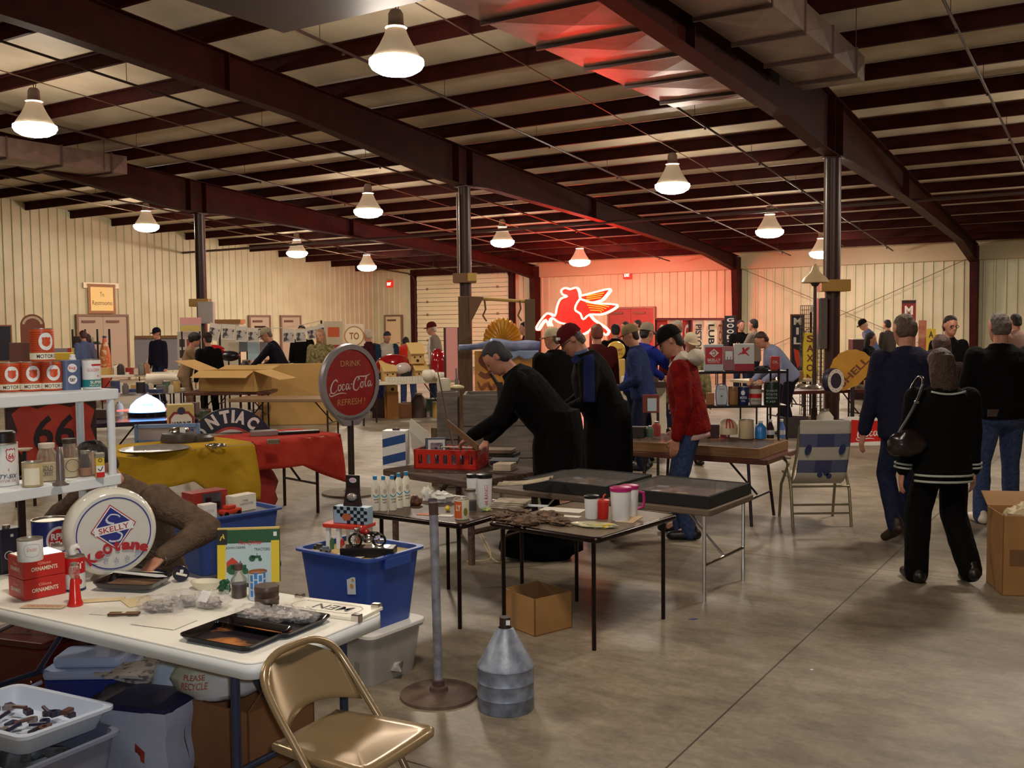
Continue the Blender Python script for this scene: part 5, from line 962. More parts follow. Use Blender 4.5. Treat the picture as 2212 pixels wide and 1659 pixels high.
for i, (x, y, lb) in enumerate(((295, 1475, 'top folded newspaper on the heap under the table'), (270, 1492, 'middle folded newspaper on the heap under the table'), (300, 1500, 'lower folded newspaper on the heap under the table'))):
 q_ = P(x, y, .20-.05*i); t = thing('newspaper', lb, 'newspaper', T((q_.x, q_.y+.10, .21-.02*i), rzW+.5-.3*i)); mb = MB(); mb.grid(lambda u, v: (-.14+.28*u, -.09+.18*v, .006*math.sin(5*u+i)+.012*u*v), 8, 5); o = mb.build('sheet', mat('newsprint', (196, 184, 176), .8, c2=(120, 108, 104), ns=30, lo=.55, hi=.62), t); sd = o.modifiers.new('s', 'SOLIDIFY'); sd.thickness = .012
q_ = P(240, 1540, .1)
t = thing('cloth_heap', 'heap of grey clothes and wrappings below the newspapers', 'heap', T((q_.x+.03, q_.y+.12, 0), rzW)); mb = MB(); lump(mb, (0, 0, 0), (.20, .13, .17), 21, .35); mb.build('cloth', mat('heap_grey', (110, 104, 110), .8, c2=(70, 62, 62), ns=6, bump=.4, bs=10), t, sm=60)
q_ = P(345, 1490, .2); t = thing('cushion', 'pale blue and white pillow leaning behind the stuffed bag', 'pillow', T((q_.x+.01, q_.y+.12, .0), rzW+.3)); mb = MB(); lump(mb, (0, 0, .0), (.10, .08, .30), 25, .15); mb.build('cover', mat('pillow_blue', (176, 190, 206), .8, c2=(206, 206, 206), ns=6), t, sm=60)
# ================================================================ middle ground: tables with goods
KZ = .61
def onz(x, y, z=KZ): return P(x, y, z)+V((0, 0, .0012))
ctop = mat('card_table_top', (96, 78, 64), .45, c2=(84, 66, 54), ns=8); btrim = mat('card_table_trim', (40, 28, 26), .25, metal=.6)
m, L_ = tabM((800, 1106), (997, 1131), KZ); t = table('card_table', 'dark square card table with white bottles on it', m, L_, .72, KZ, ctop, .03, btrim, 'card', btrim, lr=.012, inset=.05)
m, L_ = tabM((1062, 1126), (1290, 1161), KZ); t = table('card_table', 'dark square card table with mugs, in front of the cardboard box', m, L_, .78, KZ, mat('card_table_top2', (120, 102, 84), .45), .03, btrim, 'card', btrim, lr=.012, inset=.05)
bot_m = mat('bottle_white', (232, 226, 204), .4); cap_b = flat((40, 130, 176), .4)
for i, (x, y, lb) in enumerate(((811, 1103, 'white plastic bottle, leftmost of the group on the card table corner'), (829, 1103, 'white plastic bottle, second from the left on the card table corner'), (848, 1102, 'white plastic bottle in the middle of the group on the card table'), (862, 1097, 'white plastic bottle, second from the right, partly hidden'), (878, 1094, 'white plastic bottle, rightmost of the group with the blue chevron'))):
 p = onz(x, y); s = mpp(p); t = thing('plastic_bottle', lb, 'bottle', p, FC(p)+.15, 'white bottles on the card table'); w_ = 9.2*s
 mb = MB(M.Diagonal((1, .8, 1, 1))); mb.lathe([(0, 0), (w_*.95, 0), (w_, 2*s), (w_, 50*s), (w_*.85, 60*s), (w_*.45, 67*s), (w_*.4, 70*s)], 18); mb.build('body', bot_m, t, sm=50)
 mb = MB(); mb.lathe([(w_*.5, 68*s), (w_*.5, 76*s), (0, 76*s)], 14); mb.build('cap', cap_b, t, sm=50)
 fn = lambda u, v: (w_*1.01*math.sin(u/w_), -w_*.815*math.cos(u/w_), v)
 mb = MB(); mb.stroke([(-6*s, 35*s), (1*s, 30*s), (8*s, 35*s)], [2.5*s], fn=fn); mb.build('chevron', flat((60, 150, 186)), t); mb = MB(); disc(mb, 2*s, 43*s, 4*s, 6*s, fn, 14); mb.build('emblem', flat((206, 178, 160)), t)
 mb = MB(); mb.text('motor', 12*s, 4*s, (2*s, 25*s), fn=fn, bold=.02); mb.text('honda', 12*s, 4*s, (2*s, 19*s), fn=fn, bold=.02) if False else mb.text('oil', 9*s, 4*s, (2*s, 19*s), fn=fn, bold=.02); mb.build('lettering', dk_txt, t)
for i, (x, y, d_, mt, lb, nm, cat) in enumerate(((897, 1092, (.045, .035, .055), mat('dark_bundle', (58, 36, 28), .6, c2=(120, 70, 40), ns=20), 'dark brown bundle right of the white bottles', 'bundle', 'bundle'), (922, 1082, (.035, .03, .085), mat('white_bag', (224, 220, 210), .4), 'upright white plastic bag on the card table', 'plastic_bag', 'bag'),
  (955, 1086, (.07, .05, .07), mat('white_bag', (224, 220, 210), .4), 'white grocery bag heaped in the middle of the card table', 'plastic_bag', 'bag'), (1050, 1104, (.035, .02, .02), mat('teal_scrap', (96, 150, 120), .5, c2=(220, 206, 120), ns=40), 'small green and yellow packet at the card table edge', 'packet', 'packet'))):
 p = onz(x, y); t = thing(nm, lb, cat, p, FC(p)); mb = MB(); lump(mb, (0, 0, 0), d_, 40+i, .45, 20, 14); mb.build('wrapping', mt, t, sm=50)
p = onz(967, 1104); t = thing('golf_ball', 'small yellow ball in front of the white bag', 'ball', p); mb = MB(); mb.ball((0, 0, .016), .016, 14, 10); mb.build('ball_body', flat((226, 196, 50), .3), t, sm=60)
p = onz(935, 1100); s = mpp(p); t = thing('clear_cup', 'small clear cup with dark contents among the bags', 'cup', p); mb = MB(); mb.lathe([(0, 0), (9*s, 0), (10*s, 22*s), (9*s, 22*s)], 16); mb.build('cup_body', mat('cup_dark', (96, 84, 96), .2), t, sm=50)
p = onz(998, 1121); s = mpp(p)
can('beverage_tin', 'orange and white labelled tin on the near edge of the card table', p, 16*s, 44*s, flat((222, 214, 190), .4), [('orange_label', flat((206, 92, 36)), lambda mb, fn, r, h: patch(mb, -1.4*r, .0*r, h*.08, h*.92, fn, 8)), ('lettering', cream_l, lambda mb, fn, r, h: mb.text('LY', r*.7, h*.3, (-.5*r, h*.6), fn=fn, bold=.03)), ('fruit', flat((120, 120, 50)), lambda mb, fn, r, h: disc(mb, .5*r, h*.4, .3*r, h*.2, fn, 12))], cat='tin')
p = onz(1018, 1104); s = mpp(p); jar(p, 13*s, 48*s, 'dark jar between the orange tin and the tall mug', flat((90, 74, 50)), flat((34, 22, 24)))
def mug(p, r, h, label, body, lidm, handle=None, tall=True, txt=None, hand=1, straw=None):
 t = thing('travel_mug', label, 'mug', p, FC(p)+.15); mb = MB(); mb.lathe([(0, 0), (r*.82, 0), (r*.85, .003), (r, h*.9), (r, h*.94)], 24); mb.build('body', body, t, sm=50)
 mb = MB(); mb.lathe([(r*1.04, h*.9), (r*1.05, h), (r*.9, h*1.02), (0, h*1.02)], 24); mb.build('lid', lidm, t, sm=50)
 if handle: mb = MB(); mb.tube([(hand*r*.9, 0, h*.8), (hand*r*1.5, 0, h*.76), (hand*r*1.6, 0, h*.5), (hand*r*1.45, 0, h*.28), (hand*r*.85, 0, h*.22)], r*.17, 8); mb.build('handle', handle, t, sm=60)
 if straw: mb = MB(); mb.tube([(0, 0, h), (r*.2, 0, h*1.25), (r*.5, 0, h*1.32)], r*.14, 8); mb.build('straw', straw, t, sm=60)
 if txt: mb = MB(); o_ = mb.t; fn = lambda u, v: ((r*.94+.001)*math.sin(v/r+.1)*-1*-1, -(r*.94+.001)*math.cos(v/r+.1), h*.45+u); mb.text(txt, h*.7, r*.5, fn=lambda u, v: fn(u, -v)); mb.build('lettering', redm, t)
 return t
p = onz(1022, 1090); s = mpp(p); mug(p, 14*s, 66*s, 'white mug with a blue print, behind the tall red lettered mug', wht, blk)
p = onz(1047, 1096); s = mpp(p); mug(p, 17*s, 72*s, 'tall white mug with red lettering up its side', wht, blk, txt='44 RANGER')
for i in range(4):
 p = onz(1098+3*i, 1096); t = thing('newspaper', 'folded newspaper, number %s from the bottom of the card table pile' % ('one', 'two', 'three', 'four')[i], 'newspaper', T((p.x, p.y, KZ+.0015+.011*i), -.45+.06*i)); mb = MB(); mb.box((0, 0, .005), (.20, .14, .0095)); mb.build('sheet', mat('newsprint2', (206, 190, 166), .8, c2=(150, 136, 116), ns=14), t, bev=.003)
for i, (x, y, w_, d_, mt, lb) in enumerate(((925, 1112, .13, .05, flat((206, 120, 96), .7), 'red printed leaflet at the front edge of the card table'), (958, 1114, .12, .06, paper, 'white leaflet beside the orange tin'), (1160, 1093, .13, .07, mat('paper_blue', (196, 204, 210), .8), 'pale blue white sheet between the two card tables'))):
 p = onz(x, y, KZ); t = thing('leaflet', lb, 'paper', T((p.x, p.y, KZ+.001), -.3)); mb = MB(); mb.box((0, 0, .001), (w_, d_, .0016)); mb.build('sheet', mt, t)
leaf = mat('brown_leaves', (74, 52, 40), .7, c2=(126, 96, 70), ns=24, bump=.5, bs=20)
rnd = random.Random(5)
for i, (x, y) in enumerate(((1085, 1122), (1120, 1116), (1150, 1128), (1185, 1122), (1205, 1132), (1130, 1134))):
 p = onz(x, y); t = thing('camouflage_cloth', 'crumpled brown leafy cloth on the second card table', 'cloth', T((p.x, p.y, KZ+.0012), rnd.uniform(0, 3)), group='brown leafy cloths on the card table'); mb = MB(); lump(mb, (0, 0, 0), (.085, .055, .035+.01*(i % 2)), 60+i, .6, 22, 12, 3.5); mb.build('cloth', leaf, t, sm=30)
for x, y, w_, d_, mt, lb in ((1215, 1102, .26, .12, paper, 'wide white sheet at the back of the second card table'), (1232, 1116, .12, .05, paper, 'narrow white sheet in the middle of the second card table'), (1360, 1122, .10, .2, flat((206, 178, 140), .7), 'tan sheet at the right end of the second card table')):
 p = onz(x, y); t = thing('leaflet', lb, 'paper', T((p.x, p.y, KZ+.001), -.42)); mb = MB(); mb.box((0, 0, .001), (w_, d_, .0016)); mb.build('sheet', mt, t)
p = onz(1283, 1138); bag('plastic_bag', 'flat clear bag with yellow papers at the front of the second card table', p, (.13, .05, .025), 71, mat('bag_yellowish', (206, 200, 160), .25, c2=(226, 196, 70), ns=18, lo=.6, hi=.66, bump=.5), rz=-.4)
p = onz(1278, 1120); s = mpp(p); mug(p, 16*s, 50*s, 'white mug with a black handle on the second card table', wht, blk, blk, hand=-.45)
p = onz(1302, 1120); s = mpp(p); mug(p, 14*s, 40*s, 'red cup with a drinking straw between the white mugs', flat((196, 40, 34), .35), flat((206, 60, 44), .35), straw=flat((206, 60, 40)))
mag = flat((176, 30, 104), .35)
p = onz(1341, 1124); s = mpp(p); mug(p, 23*s, 72*s, 'large white jug with a magenta lid, front one of the pair', wht, mag)
p = onz(1360, 1114); s = mpp(p); mug(p, 20*s, 66*s, 'large white jug with magenta lid and handle, rear one of the pair', wht, mag, mag, hand=1)
p = P(1170, 1380, 0); q1, q2 = P(1098, 1352, 0), P(1222, 1352, 0)
a_ = math.atan2((p-q1).y, (p-q1).x); w_ = (p-q1).length; d_ = (q2-p).length
t = carton('cardboard_box', 'open brown cardboard box on the floor below the second card table', T(((q1.x+q2.x)/2, (q1.y+q2.y)/2, 0), a_), w_, d_, 84*mpp(p), card)
mb = MB(T((-w_/2+.03, -d_/2+.004, 84*mpp(p)-.0)) @ M.Rotation(-.6, 4, 'X')); mb.box((0, .02, .002), (.05, .05, .002)); mb.build('torn_corner', paper, t)
mC, L_ = tabM((1060, 1052), (1534, 1103), .575); wdC = .70
t = table('folding_table', 'low folding table with chrome legs carrying the glass topped cases', mC, L_, wdC, .575, mat('table_edge_brown', (110, 92, 76), .5), .04, chrome, 'bend', lr=.0125, inset=.06)
def flatcase(name, label, m, L, Wd, h, fr, inner, wfr=.022):
 t = thing(name, label, 'display case', m); mb = MB()
 for a in ((0, L, 0, wfr), (0, L, Wd-wfr, Wd), (0, wfr, wfr, Wd-wfr), (L-wfr, L, wfr, Wd-wfr)): mb.bx(*a, 0, h)
 mb.bx(wfr, L-wfr, wfr, Wd-wfr, 0, .006); mb.build('frame', fr, t, bev=.003); mb = MB(); mb.bx(wfr, L-wfr, wfr, Wd-wfr, h-.006, h-.003); mb.build('glass', mat('case_glass', (210, 205, 200), .04, alpha=.16, spec=1.0), t)
 mb = MB(); mb.bx(wfr, L-wfr, wfr, Wd-wfr, .006, .02); mb.build('lining', inner, t)
 return t
inn = mat('case_lining', (76, 50, 44), .7, c2=(130, 100, 86), ns=7, lo=.5, hi=.62)
for k, (x0, lb) in enumerate(((L_-.68, 'black glass topped display case at the right end of the chrome legged table'), (L_-1.40, 'black glass topped display case left of the one at the table end'))):
 cm_ = mC @ T((x0, .03, .577)); flatcase('display_case', lb, cm_, .66, wdC-.06, .075, blk_r, inn); rnd = random.Random(k)
 for i in range(9):
  t = thing('badge', 'small collectible badge under the glass of the %s black case' % ('right', 'left')[k], 'badge', cm_ @ T((.12+.21*(i % 3)+rnd.uniform(-.04, .04), .13+.18*(i//3), .0205), rnd.uniform(-.5, .5)), group='badges in the %s black case' % ('right', 'left')[k]); mb = MB(); mb.lathe([(0, .004), (.022+.012*(i % 2), .004), (.024+.012*(i % 2), 0), (0, 0)], 14) if i % 2 else mb.box((0, 0, .003), (.08, .05, .006)); mb.build('badge_body', flat(((176, 150, 120), (120, 40, 36), (160, 160, 166), (90, 84, 100))[i % 4], .4), t)
p = onz(1135, 1046, .655); t = thing('folded_cloth', 'folded greyish newspaper lying on the left black case', 'newspaper', T((p.x, p.y, .653), -.2)); mb = MB(); mb.grid(lambda u, v: (-.17+.34*u, -.10+.2*v, .008+.045*u*u+.012*math.sin(6*v)), 10, 6); o = mb.build('sheet', mat('newsprint3', (150, 138, 112), .8, c2=(206, 190, 160), ns=8), t, sm=60); sd = o.modifiers.new('s', 'SOLIDIFY'); sd.thickness = .008
p = onz(1105, 1026, .58)
for k in (0, 1): t = thing('paper_stack', ('lower', 'upper')[k]+' white block of papers at the far left of the case table', 'paper', T((p.x-.05, p.y+.1, .577+.041*k), -.3)); mb = MB(); mb.box((0, 0, .02), (.14, .16, .04)); mb.build('sheets', flat((214, 190, 164), .8), t, bev=.003)
mR, L_ = tabM((824, 1013), (1010, 1040), KZ); rough = mat('rough_plank', (104, 80, 64), .8, c2=(66, 50, 42), ns=5, sc=(1, 8, 8), bump=.3, bs=20)
t = table('plank_table', 'rough dark wooden table carrying the red bottle crate', mR, 1.0, .8, KZ, rough, .05, rough, 'bend', lr=.025, inset=.08)
mb = MB()
p = onz(855, 1006); s = mpp(p); cw, chh = 52*s, 76*s
t = boxy('striped_can', 'tall square can with blue and white diagonal stripes on the wooden table', 'can', T((p.x, p.y+.06, KZ+.001), FC(p)-.25), (cw, cw*.8, chh), wht, bev=.003)
mb = MB(); mb.lathe([(.03, 0), (.03, .012), (.015, .02), (0, .02)], 14, (0, 0, chh)); mb.build('cap', flat((60, 44, 50)), t, sm=50)
for v0 in (.08, .58): art(t, 'blue_stripe', flat((44, 78, 136), .45), lambda b_: b_.poly([(-cw*.49, chh*(v0-.06), cw*.4+.001), (cw*.49, chh*(v0+.10), cw*.4+.001), (cw*.49, chh*(v0+.34), cw*.4+.001), (-cw*.49, chh*(v0+.18), cw*.4+.001)]))
p = D(900, 985, 7.75); t = thing('metal_fin', 'white pointed sheet metal fin standing behind the red crate', 'fin', T((p.x-.0, p.y+.12, KZ+.001), FC(p)-.2)); s = mpp(p)
mb = MB(face(M.Identity(4))); mb.prism([(-.02, 0), (34*s, 0), (34*s, 40*s), (22*s, 72*s), (-14*s, 100*s), (-18*s, 92*s), (-14*s, 40*s)], 0, .012); mb.build('sheet', flat((214, 210, 190), .45), t, bev=.003)
p = D(938, 972, 7.6); s = mpp(p); t = thing('framed_picture', 'black picture frame with a white mount standing behind the red crate', 'picture frame', T((p.x, p.y+.16, KZ+.001), FC(p)) @ M.Rotation(-.12, 4, 'X')); mb = MB(); mb.bx(-23*s, 23*s, -.01, .01, 0, 62*s); mb.build('frame', blk, t, bev=.003)
art(t, 'mount', flat((226, 220, 214)), lambda b_: b_.bx(-17*s, 20*s, 28*s, 57*s, .0102, .011)); art(t, 'picture', mat('frame_pic', (60, 56, 84), .5, c2=(160, 130, 140), ns=40), lambda b_: b_.bx(-12*s, 15*s, 34*s, 50*s, .0112, .012)); art(t, 'lower_picture', mat('frame_pic2', (50, 40, 48), .5, c2=(150, 140, 150), ns=30), lambda b_: b_.bx(-16*s, 18*s, 4*s, 25*s, .0102, .011))
ca, cb = onz(888, 1014), onz(1020, 1016); v = cb-ca; cm_ = T((ca.x+.02, ca.y+.03, KZ+.001), math.atan2(v.y, v.x)-.10); Lc = v.length*1.06; hc_ = .15
t = thing('bottle_crate', 'red plastic bottle crate with oval holes on the wooden table', 'crate', cm_); crm = mat('crate_red', (198, 44, 30), .4)
def crate_wall(L, h, hx):                     # wall with lens shaped holes as a strip of pieces
 mb = MB(); n = len(hx); z0, z1 = h*.28, h*.74; mb.bx(0, L, 0, .012, 0, z0); mb.bx(0, L, 0, .012, z1, h); e = [0]
 for x in hx: e += [x-.016, x+.016]
 e.append(L)
 for i in range(0, len(e), 2): mb.bx(e[i], e[i+1], 0, .012, z0, z1)
 return mb
for nm, mm, l_ in (('front_wall', T((0, 0, 0)), Lc), ('back_wall', T((0, .30, 0)), Lc), ('side_wall', T((.012, 0, 0), PI/2), .31), ('side_wall', T((Lc, 0, 0), PI/2), .31)):
 mb = crate_wall(l_, hc_, [.05+i*(l_-.1)/max(int(l_/.075), 1) for i in range(int(l_/.075)+1)]); mb.v = [mm @ p_ for p_ in mb.v]; mb.build(nm, crm, t)
mb = MB(); mb.bx(0, Lc, 0, .31, 0, .01); mb.build('floor_panel', crm, t)
for i in range(10):
 tb = thing('soda_bottle', 'dark bottle lying in the red crate', 'bottle', cm_ @ T((.05+i % 5*(Lc-.1)/4, .08+.13*(i//5), .011)), group='bottles in the red crate'); mb = MB(); mb.lathe([(0, 0), (.024, 0), (.025, .07), (.012, .12), (.011, .15), (0, .15)], 12); mb.build('bottle_glass', mat('bottle_dark', (40, 44, 50), .12, c2=(120, 110, 110), ns=9), tb, sm=50)
t = thing('steel_bar', 'bright steel bar lying across the red crate', 'bar', cm_ @ T((.10, .12, hc_+.002), .0)); mb = MB(); mb.bx(.08, Lc-.1, -.012, .012, 0, .012); mb.build('bar_body', flat((176, 164, 150), .35), t, bev=.003)
p1, p2 = D(965, 912, 7.35), D(1033, 968, 6.95); t = thing('timber_stick', 'brown wooden slat leaning diagonally behind the red crate', 'slat', p2); mb = MB(); mb.bar((0, 0, 0), p1-p2, .012, .05); mb.build('stick_body', mat('slat_wood', (110, 72, 48), .6), t, bev=.003)
for i, (x, y, w_, mt, lb) in enumerate(((1075, 985, .34, blk_r, 'flat dark folder right of the red crate'), (1068, 975, .28, flat((120, 96, 76), .7), 'tan folder lying on the dark one right of the crate'), (1090, 1000, .22, flat((40, 34, 50), .6), 'navy folder at the front right of the wooden table'))):
 p = onz(x if i != 1 else 1075, y if i != 1 else 985); t = thing('folder', lb, 'folder', T((p.x, p.y, KZ+.001+(.032 if i == 1 else 0)), -.3+.1*i)); mb = MB(); mb.box((0, 0, .015), (w_, .2, .028)); mb.build('cover', mt, t, bev=.003)
mB_, L_ = tabM((1330, 972), (1656, 994), .585); wdB = .82
t = table('folding_table', 'brown folding table with thin dark legs under the wooden display case', mB_, L_, wdB, .585, mat('table_brown', (92, 50, 36), .45), .045, leg_dk, 'splay', lr=.014, inset=.22)
t = flatcase('display_case', 'wooden display case with a glass top, in front of the tin rack', mB_ @ T((.0, .0, .587)), L_-.06, wdB-.08, .085, wood, mat('case_brown', (120, 80, 50), .5, c2=(70, 44, 34), ns=5), .03)
RKD = 8.75
rk0 = D(1500, 945, RKD); rk1 = D(1700, 945, RKD); rz_r = -.12
rkz = lambda y: D(1590, y, RKD).z
rack_m = mat('rack_black', (30, 18, 18), .4); zt, z2_, z3_ = rkz(802), rkz(876), rkz(948)
rkM = T((rk0.x, rk0.y+.1, 0), 0.0); RL = rk1.x-rk0.x
t = thing('tin_rack', 'black metal rack filled with old tins behind the red jacket man', 'rack', rkM)
for z in (zt, z2_): mb = MB(); mb.bx(0, RL, -.12, .16, z-.02, z); mb.build('rack_shelf', rack_m, t)
for x in (.0, RL-.08, RL-.005):
 for y in (-.12, .16): mb = MB(); mb.tube([(x, y, .673), (x, y, zt+.02)], .010, 6); mb.build('post', rack_m, t)
def tin_sq(x, yb, wpx, hpx, z, dep, body, label, arts=(), name='oil_tin', cat='tin', grp=None, dk=.6, ty=0.0):
 p = D(x, yb, dep); s = dep/F; t = boxy(name, label, cat, T((p.x, p.y, z+.0012), FC(p)*.5+ty), (wpx*s, wpx*s*dk, hpx*s), body, bev=.004, group=grp)
 for nm, mt, fn in arts: art(t, nm, mt, lambda b_: fn(b_, wpx*s, hpx*s, wpx*s*dk/2))
 return t
R8 = RKD+.1
tin_sq(1541, 800, 40, 57, zt, R8, flat((200, 206, 206), .35), 'red and white square oil tin with a diamond mark on the rack top', [
 ('red_field', redm, lambda b_, w, h, d: b_.bx(-w*.46, w*.46, h*.26, h*.9, d+.001, d+.002)), ('diamond', wht, lambda b_, w, h, d: b_.poly([(0, h*.84, d+.003), (w*.26, h*.68, d+.003), (0, h*.52, d+.003), (-w*.26, h*.68, d+.003)])), ('diamond_mark', redm, lambda b_, w, h, d: b_.stroke([(-w*.1, h*.7), (0, h*.76), (w*.08, h*.68), (0, h*.6), (-w*.08, h*.64)], [w*.05], z=d+.004)),
 ('lettering', wht, lambda b_, w, h, d: (b_.text('SKELLY', w*.7, h*.1, (0, h*.42), z=d+.003, bold=.02), b_.text('MOTOR OIL', w*.6, h*.05, (0, h*.33), z=d+.003)))])
def flyhorse(b_, w, cx, cy, z):               # small winged horse mark
 k = w; P_ = [(-.5, -.28), (-.34, -.12), (-.2, -.1), (-.12, .12), (-.2, .22), (-.12, .34), (0, .3), (.04, .14), (.2, .3), (.44, .36), (.34, .14), (.12, -.02), (.24, -.14), (.42, -.36), (.34, -.38), (.12, -.2), (-.14, -.22), (-.36, -.22), (-.44, -.34)]
 n = len(P_); pts = [(cx+x*k, cy+y*k, z) for x, y in P_]; b_.poly(pts)
tin_sq(1606, 800, 42, 58, zt, R8, flat((214, 214, 206), .35), 'white and red square tin with a red winged horse on the rack top', [('red_base', flat((170, 36, 44), .35), lambda b_, w, h, d: b_.bx(-w*.5, w*.5, 0, h*.26, d+.001, d+.002)), ('winged_horse', redm, lambda b_, w, h, d: flyhorse(b_, w*.62, 0, h*.72, d+.003))])
tin_sq(1574, 800, 19, 52, zt, R8+.05, flat((176, 110, 110), .4), 'faded red and white tin between the two large square tins', [('white_patch', wht, lambda b_, w, h, d: b_.bx(-w*.4, w*.4, h*.45, h*.8, d+.001, d+.002)), ('letter', dk_txt, lambda b_, w, h, d: b_.text('U', w*.4, h*.15, (0, h*.5), z=d+.003))])
tin_sq(1674, 803, 19, 30, zt, R8, flat((190, 50, 36), .4), 'small orange red tin at the right end of the rack top', [('lettering', cream_l, lambda b_, w, h, d: b_.text('OIL', w*.6, h*.2, (0, h*.6), z=d+.002))])
t = thing('dark_cloth', 'crumpled dark cloth on the rack top right of the white tin', 'cloth', D(1645, 803, R8)+V((0, 0, .002))); mb = MB(); lump(mb, (0, 0, 0), (.07, .06, .05), 81, .4); mb.build('cloth', blk_r, t, sm=50)
for x, w_, h_, bc, lb, a_ in ((1534, 17, 26, (176, 110, 60), 'orange tin at the left of the rack shelf', ()), (1558, 22, 42, (206, 214, 216), 'white tin with a blue border and star on the rack shelf', [('border', flat((60, 90, 150)), lambda b_, w, h, d: b_.stroke([(-w*.46, h*.03), (w*.46, h*.03), (w*.46, h*.97), (-w*.46, h*.97)], [w*.08], z=d+.001, closed=True)), ('star', flat((120, 110, 90)), lambda b_, w, h, d: b_.poly([(w*.16*(1 if k % 2 == 0 else .4)*math.sin(k*PI/5), h*.45+w*.16*(1 if k % 2 == 0 else .4)*math.cos(k*PI/5), d+.002) for k in range(10)])), ('lettering', dk_txt, lambda b_, w, h, d: b_.text('Texaco', w*.6, h*.08, (0, h*.82), z=d+.002))])):
 tin_sq(x, 872, w_, h_, z2_, R8, flat(bc, .4), lb, a_)
for x, r_, h_, bc, lb, a_ in ((1584, 11, 38, (160, 116, 70), 'tan round can on the rack shelf right of the starred tin', [('lettering', dk_txt, lambda mb, fn, r, h: mb.text('OIL', r*1.1, h*.12, (0, h*.85), fn=fn))]), (1606, 11, 38, (34, 44, 96), 'blue round can in the middle of the rack shelf', [('emblem', wht, lambda mb, fn, r, h: disc(mb, -.1*r, h*.68, .4*r, h*.14, fn, 14)), ('lettering', wht, lambda mb, fn, r, h: (mb.text('MOTOR', r*1.4, h*.14, (0, h*.4), fn=fn, bold=.02), mb.text('OIL', r*.8, h*.1, (0, h*.22), fn=fn)))]),
  (1632, 13, 42, (206, 196, 180), 'white and red banded round can on the rack shelf', [('red_band', redm, lambda mb, fn, r, h: patch(mb, -1.5*r, 1.5*r, h*.34, h*.56, fn, 10)), ('top_band', flat((120, 60, 40)), lambda mb, fn, r, h: patch(mb, -1.5*r, 1.5*r, h*.8, h*.99, fn, 10)), ('lettering', dk_txt, lambda mb, fn, r, h: mb.text('PENN', r*1.2, h*.1, (0, h*.2), fn=fn))]),
  (1667, 17, 48, (34, 50, 44), 'dark green round can with pale lettering at the right of the rack shelf', [('lettering', flat((150, 170, 150)), lambda mb, fn, r, h: [mb.text(w__, r*1.5, h*.1, (0, h*(.62-.16*i)), fn=fn, bold=.02) for i, w__ in enumerate(('QUAKER', 'STATE', 'MOTOR', 'OIL'))])])):
 p = D(x, 874, R8); p.z = z2_+.0012; s = R8/F; can('oil_can', lb, p, r_*s, h_*s, flat(bc, .35), a_)
RKZ = .6735
p = D(1612, 944, R8); p.z = RKZ; s = R8/F; can('pail', 'cream enamel pail at the foot of the rack', p, 16*s, 40*s, flat((206, 186, 146), .45))
p = D(1643, 944, R8); p.z = RKZ; t = thing('plastic_bottle', 'squat bright blue bottle at the foot of the rack', 'bottle', p); mb = MB(); mb.lathe([(0, 0), (12*s, 0), (12*s, 24*s), (6*s, 30*s), (4*s, 34*s), (0, 34*s)], 16); mb.build('body', flat((50, 130, 206), .3), t, sm=50); mb = MB(); mb.lathe([(4.5*s, 33*s), (4.5*s, 38*s), (0, 38*s)], 10); mb.build('cap', wht, t)
for x, c_, lb in ((1664, (50, 30, 30), 'cola bottle with a white cap at the foot of the rack'), (1688, (96, 130, 190), 'water bottle with a white cap at the right end of the rack')):
 p = D(x, 944, R8); p.z = RKZ; t = thing('drink_bottle', lb, 'bottle', p); mb = MB(); mb.lathe([(0, 0), (8*s, 0), (8*s, 22*s), (3.5*s, 34*s), (3.2*s, 37*s)], 16); mb.build('body', flat(c_, .2), t, sm=50); mb = MB(); mb.lathe([(4*s, 36*s), (4*s, 41*s), (0, 41*s)], 10); mb.build('cap', wht, t); mb = MB(); mb.lathe([(8.2*s, 8*s), (8.2*s, 18*s)], 16); mb.build('label', flat((206, 206, 214)), t)
for x, w_, h_, c_, lb in ((1540, 26, 30, (60, 24, 22), 'dark red box at the left of the rack foot'), (1566, 20, 34, (176, 40, 40), 'red and white carton at the rack foot'), (1612, 26, 22, (170, 70, 40), 'orange box behind the cream pail')):
 tin_sq(x, 944 if x != 1612 else 905, w_, h_, RKZ if x != 1612 else RKZ, R8+(.1 if x == 1612 else .02), flat(c_, .5), lb, [('white_panel', wht, lambda b_, w, h, d: b_.bx(w*.1, w*.3, h*.1, h*.8, d+.001, d+.002))] if x == 1566 else (), 'carton', 'box', dk=.4)
p = D(1572, 915, R8+.03); p.z = z3_+.12; t = thing('helmet_shell', 'cream helmet like shell with red stripes resting on the red cartons', 'helmet', p+V((0, 0, -.03))); mb = MB(); mb.lathe([(.085, -.06), (.09, 0), (.07, .05), (.03, .075), (0, .08)], 18); mb.build('shell', flat((214, 196, 160), .4), t, sm=60)
for a in (-.35, 0, .35): mb = MB(); mb.tube([(.092*math.sin(a*k), -.09*math.cos(a)+.0*k, -.05+.0) if False else (.09*math.sin(a)*math.cos(k), -.092*math.cos(a)*math.cos(k), .08*math.sin(k)) for k in (0, .4, .8, 1.2)], .006, 6); mb.build('red_stripe', redm, t)
pl_, pr_ = P(1712, 1138, 0), P(1840, 1138, 0); wc = (pr_-pl_).length; lc = T(((pl_.x+pr_.x)/2, (pl_.y+pr_.y)/2, 0), .0)
alum = mat('chair_aluminium', (150, 138, 112), .35, metal=.5); t = thing('lawn_chair', 'folding lawn chair with blue and white checked webbing, seen from behind', 'chair', lc); hw = wc/2
